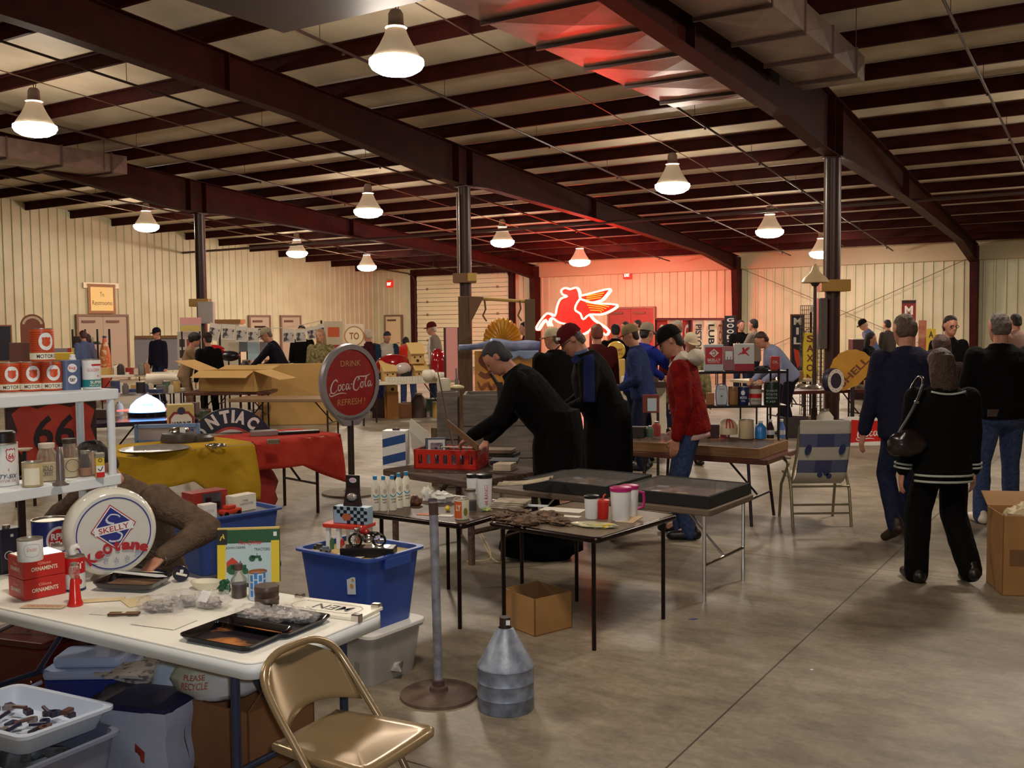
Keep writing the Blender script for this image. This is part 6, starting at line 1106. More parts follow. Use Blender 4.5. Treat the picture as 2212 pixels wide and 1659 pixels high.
for x in (-hw, hw):
 mb = MB(); mb.tube([(x, 0, .0), (x, .06, .30), (x*.98, .20, .52), (x*.98, .46, .55)], .013, 8); mb.build('rear_leg', alum, t, sm=60)
 mb = MB(); mb.tube([(x*.96, .46, 0), (x*.96, .40, .30), (x*.96, .16, .52)], .013, 8); mb.build('front_leg', alum, t, sm=60)
 mb = MB(); mb.bx(x-.022, x+.022, .14, .50, .55, .568); mb.build('armrest', alum, t, bev=.005)
for y, z in ((.02, .11), (.035, .18), (.058, .33)): mb = MB(); mb.tube([(-hw, y, z), (hw, y, z)], .009, 8); mb.build('crossbar', alum, t, sm=60)
mb = MB(); a = [(-hw*.84, .19, .34), (-hw*.84, .03, .62), (-hw*.84, -.04, .84), (-hw*.74, -.055, .885), (hw*.74, -.055, .885), (hw*.84, -.04, .84), (hw*.84, .03, .62), (hw*.84, .19, .34)]; mb.tube(a, .012, 8); mb.build('back_frame', alum, t, sm=60)
webs = [mat('web_blue', (98, 102, 132), .85, bump=.3, bs=60), mat('web_white', (206, 198, 180), .85, bump=.3, bs=60), mat('web_navy', (74, 76, 116), .85, bump=.3, bs=60)]
def webpt(u, v):                              # v 0 top .. 1 under the seat front
 z = .90-.56*v if v < .86 else .418-.07*math.sin((v-.86)/.14*PI/2); y = -.075+.16*v*v if v < .86 else .045+.12*(v-.86)/.14
 return ((u-.5)*2*hw*.86, y-.02*math.sin(PI*u)*(1 if v > .1 else 0), z)
mb = MB(); ks = []
NU, NV = 18, 30; mb.grid(webpt, NU, NV)
for j in range(NV):
 for i in range(NU):
  r_ = int(j/NV*5.2); c_ = i//6; ks.append(([1, 0, 1, 0, 1, 1][r_] if c_ != 1 else [1, 2, 1, 2, 1, 1][r_]))
mb.m = ks; mb.k = 1; o = mb.build('webbing', webs, t, sm=60); sd = o.modifiers.new('s', 'SOLIDIFY'); sd.thickness = .012
mb = MB(); mb.grid(lambda u, v: ((u-.5)*2*hw*.84, .14+.36*v, .355+.05*v), 8, 6); o = mb.build('seat', webs[1], t, sm=60); sd = o.modifiers.new('s', 'SOLIDIFY'); sd.thickness = .012
for x in (-.14, .14): mb = MB(T((x, -.062, .655)) @ M.Rotation(.35 if x < 0 else -.0+.35, 4, 'Y') @ M.Rotation(PI/2, 4, 'X')); mb.poly([(a_*.55, b_, .004) for a_, b_ in circ(.048, 18)]); mb.build('leaf_print', flat((50, 56, 96), .85), t)
for x, z in ((-.03, .44), (.02, .455), (.045, .43)): mb = MB(T((x, .0, z)) @ M.Rotation(PI/2, 4, 'X')); mb.poly([(a_, b_, .022) for a_, b_ in circ(.024, 12)]); mb.build('leaf_print', flat((50, 56, 96), .85), t)
p = P(1826, 963, 0); v = P(1960, 966, 0)-p
t = thing('metal_sign', 'white sign with a red fish tail panel right of the lawn chair', 'sign', T((p.x, p.y, 0), -.02) @ M.Rotation(-.1, 4, 'X')); sw, shh = 1.02, .40
mb = MB(); mb.bx(0, sw, 0, .02, 0, shh); mb.build('panel', flat((232, 226, 216), .35), t, bev=.004); q = [(.05, .20), (.02, .30), (.05, .36), (.3, .345), (.51, .34), (.72, .345), (.97, .36), (1.0, .30), (.97, .2), (1.0, .1), (.97, .04), (.72, .055), (.51, .06), (.3, .055), (.05, .04), (.02, .1)]
art(t, 'red_field', flat((196, 40, 34), .3), lambda b_: b_.poly([(x, y, .0008) for x, y in q])); art(t, 'script', wht, lambda b_: cola(b_, .66, (.47, .19), z=.0016)); art(t, 'lettering', wht, lambda b_: b_.text('DRINK', .12, .035, (.30, .325), z=.0016, bold=.02))
p1, p2 = P(2176, 1290, 0), P(2240, 1305, 0); s = mpp(p1)
t = carton('cardboard_box', 'tall brown cardboard box with open flaps cut by the right edge', T((p1.x+.24, p1.y+.16, 0), -.18), .46, .34, 178*s, card, (0, .45, 0, 0));
mb = MB(face(T((-.15, -.172, .26)))); mb.bx(-.04, .06, -.07, .03, 0, .001); mb.build('printed_label', mat('print_brown', (120, 84, 50), .8), t)
p = P(2205, 1096, .56); t = thing('crumpled_paper', 'pale crumpled packing paper sticking out of the tall box', 'paper', T((p1.x+.22, p1.y+.18, 178*s-.09))); mb = MB(); lump(mb, (0, 0, 0), (.15, .10, .14), 90, .5); mb.build('sheet', mat('pack_paper', (206, 186, 150), .8), t, sm=30)
t = thing('blue_scrap', 'scrap of blue tape lying on the concrete floor', 'tape', P(1497, 1337, .001)); mb = MB(); mb.prism([(-.03, -.005), (.0, -.02), (.03, .0), (.02, .012), (-.01, .004)], 0, .001); mb.build('tape', flat((60, 84, 150), .6), t)
t = thing('paper_scrap', 'tiny white paper scrap on the floor right of the joint', 'paper', P(1754, 1447, .001)); mb = MB(); mb.prism([(-.008, -.006), (.008, -.004), (.006, .012), (-.006, .01)], 0, .001); mb.build('scrap', wht, t)
p = P(1045, 1215, 0); t = thing('plastic_strap', 'tangle of pale strap on the floor below the card tables', 'strap', p); mb = MB(); mb.tube(smooth([(-.12, .02, .005), (-.04, -.03, .02), (.05, .01, .03), (.02, .12, .12), (-.05, .2, .2), (.06, .05, .02), (.14, -.03, .005)], 4), .005, 6); mb.build('strap_body', flat((206, 184, 140), .5), t, sm=60)
t = thing('floor_bag', 'dark bag on the floor under the display case table', 'bag', P(1170, 1205, 0)); mb = MB(); lump(mb, (0, 0, 0), (.30, .2, .26), 95, .2); mb.build('bag_body', C_black, t, sm=50)
# ================================================================ behind the middle: cloth table, round cola sign, birdhouse table, wagon
def sg(name, label, cat, x0, x1, y0, y1, dep, mt, yaw=0.0, th=.03, legs=None, bev=.006, frame=None, group=None, nm='panel'):
 """an upright sign or board: picture box x0..x1, y0 (top)..y1 (bottom) at that depth"""
 p = D((x0+x1)/2, y1, dep); s = dep/F/max(math.cos(yaw), .3); w, h = (x1-x0)*s, (y1-y0)*dep/F
 t = thing(name, label, cat, T(p, FC(p)+yaw), group=group); mb = MB(); mb.bx(-w/2, w/2, 0, th, 0, h); mb.build(nm, mt, t, bev=bev)
 if frame:
  mb = MB()
  for a in ((-w/2-.02, -w/2+.01, -.02, h+.02), (w/2-.01, w/2+.02, -.02, h+.02), (-w/2, w/2, -.02, .01), (-w/2, w/2, h-.01, h+.02)): mb.bx(a[0], a[1], -.012, th+.004, a[2], a[3])
  mb.build('frame', frame, t)
 if legs is not None:
  for x in (-w*.42, w*.42): mb = MB(); mb.bx(x-.015, x+.015, th, th+.03, -p.z+legs, h*.6); mb.build('stand_leg', leg_dk, t)
 return t, w, h
def stack(t, txt, w, h, mt, y0=.06, y1=.94, k=.6, z=.0012, hk=.72):
 n = len(txt)
 for i, c_ in enumerate(txt):
  hh = h*(y1-y0)/n; art(t, 'letter', mt, lambda b_: b_.text(c_, w*k*(.35 if c_ == 'I' else 1), hh*hk, (0, h*y1-hh*(i+.5)), z=z, bold=.03))
def tabD(x0, x1, d0, d1):                     # by depth
 a, c = D(x0, 700, d0), D(x1, 700, d1); return T((a.x, a.y, 0), math.atan2(c.y-a.y, c.x-a.x)), math.hypot(c.x-a.x, c.y-a.y)
def ftab(label, x0, y0, x1, y1, Wd, z, mt, group=None, h_=None, legm=None, th=.05, name='folding_table'):
 m, L = tabM((x0, y0), (x1, y1), z) if y0 > 50 else tabD(x0, x1, y0, y1); return table(name, label, m, L, Wd, z, mt, th, legm or leg_dk, 'bend', lr=.015, inset=.15, group=group), m, L
# ---- table with the yellow and red cloths
CZ = .71
mY, LY = tabM((250, 988), (714, 941), CZ); WY = .72
t = table('folding_table', 'folding table under a yellow and a red cloth', mY, LY, WY, CZ, mat('table_edge_brown', (110, 92, 76), .5), .04, leg_dk, 'bend', lr=.015, inset=.1)
def drape(name, label, x0, x1, mt, drops, seed, side=None, back=.0, wav=.05):
 m = mY; t = thing(name, label, 'cloth', m @ T((x0, 0, CZ+.002))); Lc = x1-x0; nu, nv = 44, 26; tot = WY+back
 def fn(u, v):
  x = Lc*u; dr = np.interp(u, [d[0] for d in drops], [d[1] for d in drops]); full = tot+dr; s_ = full*v   # from the back edge forward
  a = mn.noise(V((x*3+seed, s_*2.2, seed)))
  if s_ < tot-.02: y, z = WY-s_+back, .005+.003*a
  else:
   q = s_-tot+.02; y = -.004-.012-wav*(1+.9*math.sin(x*9+seed)+a*1.1)*min(q*3, 1); z = .004-q
  xx = x
  if side and u > .88: pass
  return (xx, y, z)
 mb = MB(); mb.grid(fn, nu, nv); o = mb.build('fabric', mt, t, sm=60); sd = o.modifiers.new('s', 'SOLIDIFY'); sd.thickness = .006; sd.offset = 1
 return t
yel_c = mat('cloth_yellow', (190, 152, 44), .9, c2=(176, 136, 34), ns=6, bump=.35, bs=50, spec=.1); red_c = mat('cloth_red', (184, 62, 48), .9, c2=(166, 48, 40), ns=6, bump=.35, bs=50, spec=.1)
xs_ = LY*.60
drape('tablecloth', 'yellow cloth hanging over the front of the long table', -.25, xs_, yel_c, [(0, .34), (.3, .48), (.38, .26), (.6, .24), (.8, .46), (1, .46)], 2.0)
drape('tablecloth', 'red cloth hanging over the right end of the long table', xs_+.01, LY+.10, red_c, [(0, .22), (.5, .22), (.8, .34), (1, .42)], 5.0)
t = thing('red_bundle', 'dark red cloth bundle on the floor under the red cloth', 'cloth', mY @ T((xs_+.1, .25, 0))); mb = MB(); lump(mb, (0, 0, 0), (.26, .2, .55), 33, .18); mb.build('cloth', mat('cloth_red_dark', (150, 40, 34), .9, bump=.4, bs=14), t, sm=60)
on_y = lambda x, y: P(x, y, CZ)+V((0, 0, .012))
p = on_y(335, 975); s = mpp(p)
t = thing('silver_platter', 'large silver round platter at the left end of the yellow cloth', 'platter', p); mb = MB(); mb.lathe([(0, .004), (.20, .004), (.27, .016), (.275, .014), (.20, 0), (0, 0)], 40); mb.build('plate', mat('platter', (196, 190, 184), .25, metal=.7, bump=.15, bs=18), t, sm=40)
p = on_y(388, 958); s = mpp(p)
t = thing('wheel_hub', 'stacked chrome and grey hub parts in front of the white rail sign', 'hub', p); mb = MB(); mb.lathe([(0, 0), (38*s, 0), (40*s, 6*s), (36*s, 20*s), (20*s, 24*s), (0, 24*s)], 28); mb.build('base', mat('hub_grey', (84, 78, 76), .45, metal=.4), t, sm=40); mb = MB(); mb.lathe([(22*s, 24*s), (18*s, 31*s), (0, 34*s)], 24); mb.build('dome', chrome, t, sm=60); mb = MB(T((14*s, -20*s, 22*s))); mb.bx(-6*s, 6*s, -.002, .002, 0, 12*s); mb.build('price_tag', wht, t)
p = on_y(408, 957); t = thing('wheel_hub', 'low grey hub ring right of the chrome domed one', 'hub', p+V((.08, .05, 0))); mb = MB(); mb.lathe([(18*s, 0), (30*s, 0), (31*s, 9*s), (24*s, 14*s), (16*s, 10*s), (18*s, 0)], 26); mb.build('base', mat('hub_grey', (84, 78, 76), .45, metal=.4), t, sm=40)
p = on_y(466, 968); s = mpp(p); t = thing('trim_ring', 'chrome ring lying on the yellow cloth', 'ring', p); mb = MB(); a = [(20*s*math.cos(2*PI*k/24), 12*s*math.sin(2*PI*k/24), .012) for k in range(25)]; mb.tube(a, .012, 8, caps=False); mb.build('ring', chrome, t, sm=60)
for x, y, w_, d_, h_, mt, lb in ((570, 944, .23, .12, .05, mat('box_silver', (150, 140, 136), .35, metal=.3), 'flat silver box on the red cloth'), (645, 940, .38, .09, .03, blk, 'long black grille bar on the red cloth'), (590, 962, .10, .07, .04, chrome, 'small chrome bracket on the front of the red cloth')):
 p = on_y(x, y); t = thing('car_trim', lb, 'car part', T(p, math.radians(38)*.7)); mb = MB(); mb.box((0, 0, h_/2), (w_, d_, h_)); mb.build('trim_body', mt, t, bev=.008)
t, w, h = sg('rail_sign', 'white rail sign with a light blue frame on the yellow cloth', 'sign', 300, 424, 920, 951, 8.75, flat((176, 160, 156), .5), yaw=-.15, frame=flat((120, 146, 186), .5)); t.location.z = CZ+.006
art(t, 'red_patch', redm, lambda b_: b_.bx(w*.18, w*.28, h*.38, h*.84, .001, .002)); art(t, 'round_mark', flat((226, 220, 220)), lambda b_: b_.poly([(w*.33+x, h*.6+y, .0022) for x, y in circ(h*.28, 20)])); art(t, 'round_mark_top', redm, lambda b_: b_.poly([(w*.33+x, h*.62+y, .003) for x, y in circ(h*.26, 16, a0=.1, a1=PI-.1)])); art(t, 'blue_patch', flat((60, 96, 150)), lambda b_: b_.bx(w*.38, w*.44, h*.4, h*.8, .001, .0018))
t, w, h = sg('box_sign', 'yellow and white box with a red house shape and black lettering', 'box', 366, 420, 873, 943, 9.05, flat((206, 182, 110), .5), yaw=.1, th=.14); t.location.z = CZ+.008
art(t, 'red_house', flat((150, 50, 44)), lambda b_: b_.poly([(-w*.48, 0, .0015), (w*.48, 0, .0015), (w*.48, h*.6, .0015), (w*.3, h*.78, .0015), (-w*.3, h*.78, .0015), (-w*.48, h*.6, .0015)])); art(t, 'white_house', flat((232, 222, 206)), lambda b_: b_.poly([(-w*.4, 0, .0025), (w*.4, 0, .0025), (w*.4, h*.56, .0025), (w*.26, h*.7, .0025), (-w*.26, h*.7, .0025), (-w*.4, h*.56, .0025)]))
art(t, 'lettering', flat((36, 36, 44)), lambda b_: (b_.text("WYNN'S", w*.72, h*.2, (0, h*.38), z=.0035, bold=.03), b_.text('CAR CARE PRODUCTS', w*.56, h*.05, (0, h*.18), z=.0035))); art(t, 'emblem', flat((60, 50, 70)), lambda b_: b_.poly([(x, h*.8+y, .0035) for x, y in circ(h*.12, 16)]))
p = D(500, 974, 9.35); s = 9.35/F; Rp = 94*s
t = thing('round_sign', 'round dark blue sign with white curved lettering behind the red cloth', 'sign', T((p.x, p.y, CZ+.012), FC(p)+.05)); zc = D(500, 974, 9.35).z-CZ-.012
mb = MB(face(T((0, 0, zc)))); q = [(x, y) for x, y in circ(Rp, 48)]; q = [(x, max(y, -zc)) for x, y in q]; mb.prism(q, -.025, 0); mb.build('disc', mat('sign_navy', (24, 24, 46), .35), t, bev=.003)
am = lambda f: (lambda nm, mt, fn: art(t, nm, mt, fn, T((0, 0, zc))))(*f)
am(('red_ring', flat((190, 60, 52), .35), lambda b_: b_.poly([(x, max(y, -zc), .001) for x, y in circ(Rp*.56, 32)]))); am(('white_centre', flat((214, 200, 196), .35), lambda b_: b_.poly([(x, max(y, -zc), .002) for x, y in circ(Rp*.50, 32)])))
for i, c_ in enumerate('PONTIAC'):
 if i == 0: continue
 a = math.radians((80, 57, 31, 9, -4, -17, -38)[i]); am(('letter', flat((232, 226, 220), .35), lambda b_: (setattr(b_, 't', b_.t @ T((Rp*.80*math.sin(-a), Rp*.80*math.cos(a), .0015), a)), b_.text(c_, Rp*(.22 if c_ != 'I' else .07), Rp*.30, (0, 0), bold=.05))))
# ---- second blue tote behind the white table with toys
pa, pb = P(379, 1131, .60), P(562, 1101, .60); v = pb-pa; t2M = T(((pa.x+pb.x)/2-.05, (pa.y+pb.y)/2+.22, 0), math.atan2(v.y, v.x)); Lt = v.length
t = thing('storage_tote', 'dark grey tote on the floor under the rear blue tote', 'storage box', t2M); mb = MB(); tub(mb, Lt, .40, .235, .88); mb.build('tub', flat((70, 72, 84), .5), t, sm=30); mb = MB(); mb.prism(rrect(Lt+.03, .43, .04), .245, .262); mb.build('lid', flat((84, 86, 96), .5), t, bev=.004)
t = thing('storage_tote', 'blue plastic tote behind the white table, toy boxes on top', 'storage box', t2M @ T((0, 0, .264))); mb = MB(); tub(mb, Lt, .42, .325, .86, rim=.02); mb.build('tub', mat('blue_tote2', (54, 78, 146), .45), t, sm=30); mb = MB(); mb.prism(rrect(Lt*.94, .38, .03), .30, .318); mb.build('lid', mat('tote_lid_grey', (126, 128, 136), .5), t)
tz = .264+.32
def ontote(x, y, off=0): q = t2M @ V((x, y, tz)); return q
rt = math.atan2(v.y, v.x)
t = boxy('toy_carton', 'red window carton with a dark toy truck on the rear blue tote', 'box', T(ontote(-.07, .07), rt), (.24, .12, .135), flat((150, 40, 34), .4)); art(t, 'window', mat('carton_window', (70, 66, 76), .15), lambda b_: b_.bx(-.05, .075, .02, .125, .061, .062)); art(t, 'toy_truck', mat('truck_dark', (36, 20, 24), .2), lambda b_: (b_.bx(-.04, .06, .03, .07, .062, .075), b_.bx(-.03, .0, .07, .10, .062, .075)))
t = boxy('small_box', 'small white printed carton at the left front of the rear blue tote', 'box', T(ontote(-.155, -.10), rt), (.09, .07, .085), flat((232, 226, 216), .6)); art(t, 'lettering', flat((190, 150, 140)), lambda b_: b_.text('TOYS', .05, .015, (0, .045), z=.0362))
t = boxy('small_box', 'white carton with grey print at the right of the rear blue tote', 'box', T(ontote(.11, -.04), rt+.12), (.17, .08, .10), flat((226, 218, 200), .6)); art(t, 'lettering', flat((120, 116, 120)), lambda b_: (b_.text('1948', .04, .014, (0, .065), z=.0412), b_.text('HARVESTER', .1, .014, (.01, .045), z=.0412)))
t = thing('toy_car', 'orange red toy pickup between the white cartons', 'toy car', T(ontote(-.02, -.13), rt+.1)); mb = MB(); mb.bx(-.07, .07, -.025, .025, .012, .04); mb.bx(-.04, .03, -.022, .022, .04, .065); mb.build('car_body', flat((206, 62, 34), .3), t, bev=.008)
for wx in (-.045, .045):
 for wy in (-.027, .027): mb = MB(); mb.tube([(wx, wy-.004, .014), (wx, wy+.004, .014)], .014, 12); mb.build('wheel', blk, t)
# ---- the big orange 66 shield behind the shelf unit
t, w, h = sg('shield_sign', 'large orange shield sign with black 66 seen behind the shelf unit', 'sign', 28, 206, 868, 1010, 6.2, mat('shield_frame', (46, 20, 20), .5), yaw=.2, th=.05, nm='backing'); t.location.z = 6.2*0+D(117, 1010, 6.2).z; pz = t.location.z
art(t, 'shield_face', mat('shield_orange', (176, 56, 34), .4, c2=(150, 44, 30), ns=5), lambda b_: shield(b_, lambda u, v: (u, v, .002), w*.02, h*.5, w*.92, h*.98))
art(t, 'numerals', flat((32, 18, 20), .4), lambda b_: b_.text('66', w*.46, h*.52, (.02*w, h*.55), z=.004, bold=.02, slant=.12))
for x in (-w*.35, w*.35): mb = MB(); mb.bx(x-.02, x+.02, .05, .09, -pz, h*.5); mb.build('stand_leg', leg_dk, t)
# ---- round cola sign on a pole
pb_ = P(760, 1066, 0); dp = pb_.y; Rr = 83*dp/F; zc = D(758, 826, dp).z
t = thing('pole_sign', 'round red cola sign on a dark pole with a round base', 'sign', T((pb_.x, pb_.y, 0), FC(pb_)+.74)); mb = MB(); mb.lathe([(0, .035), (.19, .03), (.30, .02), (.305, 0), (0, 0)], 36); mb.build('base', mat('base_olive', (104, 92, 70), .6), t, sm=40)
mb = MB(); mb.lathe([(.10, .03), (.06, .06), (.03, .08)], 20); mb.tube([(0, 0, .03), (0, 0, zc-Rr)], .033, 14); mb.build('pole', mat('pole_dark', (48, 28, 26), .45), t, sm=50)
mb = MB(T((0, 0, zc)) @ M.Rotation(PI/2, 4, 'X')); mb.lathe([(Rr*.86, .03), (Rr*.99, .03), (Rr*1.02, .0), (Rr*.99, -.03), (Rr*.86, -.03)], 56); mb.build('rim', mat('sign_rim', (150, 144, 148), .4, metal=.3), t, sm=40)
mb = MB(T((0, 0, zc)) @ M.Rotation(PI/2, 4, 'X')); mb.lathe([(0, .02), (Rr*.87, .02), (Rr*.87, -.02), (0, -.02)], 56); mb.build('disc', mat('cola_red', (158, 26, 24), .5, c2=(140, 20, 20), ns=14), t, sm=40)
mb = MB(face(T((0, 0, zc-Rr)))); mb.prism([(-.09, -.05), (.09, -.05), (.25, .09), (.12, .05), (0, .035), (-.12, .05), (-.25, .09)], -.03, .03); mb.build('neck_bracket', mat('sign_rim', (150, 144, 148), .4), t, bev=.004)
art(t, 'script', flat((214, 196, 186), .4), lambda b_: cola(b_, Rr*1.55, (0, -.02), z=.022), T((0, 0, zc))); art(t, 'lettering', flat((196, 150, 92), .4), lambda b_: b_.text('DRINK', Rr*.70, Rr*.15, (0, Rr*.5), z=.022), T((0, 0, zc))); art(t, 'lettering', flat((196, 150, 92), .4), lambda b_: b_.text('REFRESH !', Rr*.95, Rr*.16, (0, -Rr*.5), z=.022, slant=.1), T((0, 0, zc)))
# ---- table, big flat carton and open carton behind it
t, mm, L_ = ftab('bare brown folding table in front of the big flat carton', 492, 862, 722, 862, .75, .62, mat('table_brown2', (140, 110, 82), .35))
t, w, h = sg('flat_carton', 'big flat tan carton standing on edge behind the brown table', 'box', 560, 738, 800, 932, 17.4, mat('carton_tan', (196, 156, 92), .8, c2=(188, 146, 84), ns=3), yaw=-.08, th=.22, nm='carton'); t.location.z = .002
art(t, 'handling_marks', flat((120, 84, 54), .8), lambda b_: b_.bx(-w*.45, -w*.38, h*.5, h*.95, .001, .002))
t, mm, L_ = ftab('dark table under the open tan carton', 392, 16.2, 580, 16.3, .8, .66, mat('table_brown', (92, 50, 36), .45))
p = D(478, 700, 16.2); t = carton('cardboard_box', 'large open tan carton with spread flaps on the dark table', T((p.x+.1, p.y+.4, .662), -.25), 1.0, .6, .34, mat('carton_tan', (196, 156, 92), .8, c2=(188, 146, 84), ns=3), (-.35, .2, .35, -.3))
goods_m = [mat('goods_%d' % i, c_, .6) for i, c_ in enumerate(((150, 100, 62), (200, 186, 160), (70, 50, 44), (150, 44, 36), (60, 70, 110), (186, 150, 80), (110, 104, 100), (216, 206, 190), (44, 34, 34), (90, 110, 90)))]
def goods(label, group, pts, z, size, seed, names=('carton', 'tin_can', 'jar', 'bottle', 'book')):
 rnd = random.Random(seed)
 for i, (x, y, dep) in enumerate(pts):
  p = D(x, y, dep); k = names[i % len(names)]; w_ = size*rnd.uniform(.7, 1.3); t = thing(k, label % k.replace('_', ' '), k.replace('_', ' '), T((p.x, p.y, z+.0015), rnd.uniform(-.5, .5)), group=group+', '+k.replace('_', ' ')); mb = MB(); mt = goods_m[rnd.randrange(10)]
  if k in ('carton', 'book'): mb.box((0, 0, w_*(.45 if k == 'carton' else .2)), (w_*1.2, w_*.9, w_*(.9 if k == 'carton' else .4))); mb.build('body', mt, t, bev=.006)
  else:
   mb.lathe([(0, 0), (w_*.4, 0), (w_*.4, w_*.9), (w_*.2, w_*1.15), (w_*.15, w_*1.2), (0, w_*1.2)] if k != 'tin_can' else [(0, 0), (w_*.4, 0), (w_*.4, w_), (0, w_)], 14); mb.build('body', mt, t, sm=40)
   mb = MB(); zt_ = w_*(1.2 if k != 'tin_can' else 1); mb.lathe([(w_*.2 if k != 'tin_can' else w_*.41, zt_-.004), (w_*.2 if k != 'tin_can' else w_*.41, zt_+w_*.08), (0, zt_+w_*.08)], 12); mb.build('cap' if k != 'tin_can' else 'lid', tin, t)
 return
goods('%s in the dark under the table with the open carton', 'goods under the dark table', [(x, 930, 16.5+.2*(i % 2)) for i, x in enumerate(range(418, 560, 22))], 0.0, .26, 3)
# ---- glowing beacon and its table
t, mm, L_ = ftab('dark display table carrying the glowing blue white beacon', 205, 915, 430, 905, .85, .68, mat('table_dark_gloss', (44, 30, 48), .2))
p = P(312, 900, .68); s = mpp(p)
t = thing('beacon_light', 'glowing blue white beacon with red side arms', 'lamp', T((p.x, p.y+.1, .682), FC(p))); mb = MB(); mb.lathe([(0, .05), (36*s, .05), (38*s, 12*s), (34*s, 24*s), (22*s, 36*s), (8*s, 44*s), (0, 48*s)], 28); mb.build('dome', mat('beacon_glow', (190, 225, 255), .3, emit=6.0, ec=(110, 170, 255)), t, sm=60)
mb = MB(); mb.lathe([(0, 0), (40*s, 0), (42*s, .05), (0, .05)], 24); mb.build('base', blk, t, sm=40)
for x, k in ((-62, 1), (52, -1)): mb = MB(); mb.tube([(x*s, 0, .07), (x*s*.5, 0, .075)], [.008, .014], 8); mb.build('red_arm', mat('red_glow', (255, 90, 80), .3, emit=3.0, ec=(255, 80, 70)), t, sm=60)
mb = MB(face(T((.01, -33.5*s, 26*s)))); mb.text('POLICE', 20*s, 5*s); mb.build('lettering', flat((30, 90, 110)), t)
goods('%s among the dark oddments beside the blue beacon', 'oddments beside the beacon', [(x, 905, 11.4+.25*(i % 3)) for i, x in enumerate((222, 240, 258, 380, 396, 412))], .68, .12, 9)
goods('%s on the floor under the blue beacon table', 'goods under the beacon table', [(x, 985, 10.6+.3*(i % 2)) for i, x in enumerate((235, 262, 300, 330))], 0.0, .26, 10)
# ---- far left goods: white topped table with the frilled white dome
t, mm, L_ = ftab('far left table with a bright white cloth top', 205, 812, 385, 806, 1.0, .74, flat((226, 216, 200), .6))
p = P(333, 800, .74); s = mpp(p); t = thing('milk_glass_dome', 'white ribbed crown shaped globe on the bright white table', 'globe', p+V((0, .1, .002))); mb = MB(); mb.lathe([(15*s, 0), (15*s, 12*s), (18*s, 15*s), (18.5*s, 20*s), (14*s, 29*s), (7*s, 34*s), (2*s, 36*s), (0, 38*s)], 24); mb.build('glass', mat('milk_glass', (240, 232, 214), .25), t, sm=40); mb = MB(); mb.lathe([(16*s, 12*s), (19*s, 15*s), (16*s, 17*s)], 24); mb.build('ruffle', mat('milk_glass', (240, 232, 214), .25), t, sm=40)
goods('small %s along the bright white table at far left', 'goods on the white topped table', [(x, 802, 21.15+.1*(i % 3)) for i, x in enumerate(range(228, 325, 11))], .74, .17, 12)
t, mm, L_ = ftab('long low table of small dark goods in front of the white topped table', 225, 852, 400, 842, 1.0, .66, mat('table_white2', (210, 200, 206), .4))
goods('small %s on the long low table behind the beacon', 'goods on the low table behind the beacon', [(x, 838, 16.2+.25*(i % 3)) for i, x in enumerate(range(238, 400, 11))], .66, .15, 14)
p = P(375, 830, .66); t = thing('white_banner', 'rolled white cloth with a dark knob lying on the low table', 'cloth roll', T((p.x, p.y+.2, .662), .25)); mb = MB(); mb.tube([(-.55, 0, .09), (.1, 0, .09), (.5, .05, .07)], [.11, .09, .04], 12); mb.build('cloth', flat((226, 214, 196), .8), t, sm=60); mb = MB(); mb.ball((.55, .05, .08), .05, 10, 8); mb.build('knob', blk, t)
rk = D(200, 800, 24.5); t = thing('shelf_rack', 'black post rack in front of the grey double doors', 'rack', T((rk.x, rk.y, 0), FC(rk))); k_ = 24.5/F
for x in (-37, -12, 12, 36):
 for y in (-.2, .2): mb = MB(); mb.tube([(x*k_, y, 0), (x*k_, y, D(200, 711, 24.5).z)], .022, 6); mb.build('post', blk, t)
for yy in (742, 775, 830): mb = MB(); zz = D(200, yy, 24.5).z; mb.bx(-38*k_, 37*k_, -.22, .22, zz-.02, zz+.0); mb.build('rack_shelf', blk, t)
goods('%s on the black rack by the double doors', 'goods on the black rack', [(x, 742, 24.5) for x in (168, 178, 190, 202, 208)], D(200, 742, 24.5).z, .16, 20); goods('%s on the lower shelf of the black rack', 'goods on the lower rack shelf', [(x, 775, 24.5) for x in (176, 186, 196, 204)], D(200, 775, 24.5).z, .2, 21)
p = D(228, 798, 23.6); s = 23.6/F; t = thing('painted_bottle', 'tall orange and brown bottle shaped sign beside the rack', 'sign', T((p.x, p.y, 0), FC(p))); z0 = p.z; mb = MB(); hz_ = D(228, 727, 23.6).z; mb.lathe([(0, z0-.02), (11*s, z0-.02), (11.5*s, z0+28*s), (9*s, z0+45*s), (5*s, z0+58*s), (3.4*s, z0+70*s), (0, z0+71*s)], 18); mb.build('bottle', mat('bottle_paint', (206, 110, 50), .4, c2=(226, 190, 150), ns=9, lo=.5, hi=.58), t, sm=60); mb = MB(); mb.lathe([(3.8*s, z0+68*s), (4.4*s, z0+72*s), (0, z0+73*s)], 12); mb.build('cap', flat((70, 74, 110)), t); mb = MB(); mb.lathe([(0, 0), (12*s, 0), (12*s, z0), (0, z0)], 16); mb.build('plinth', mat('plinth_red', (176, 60, 40), .5), t, sm=40)
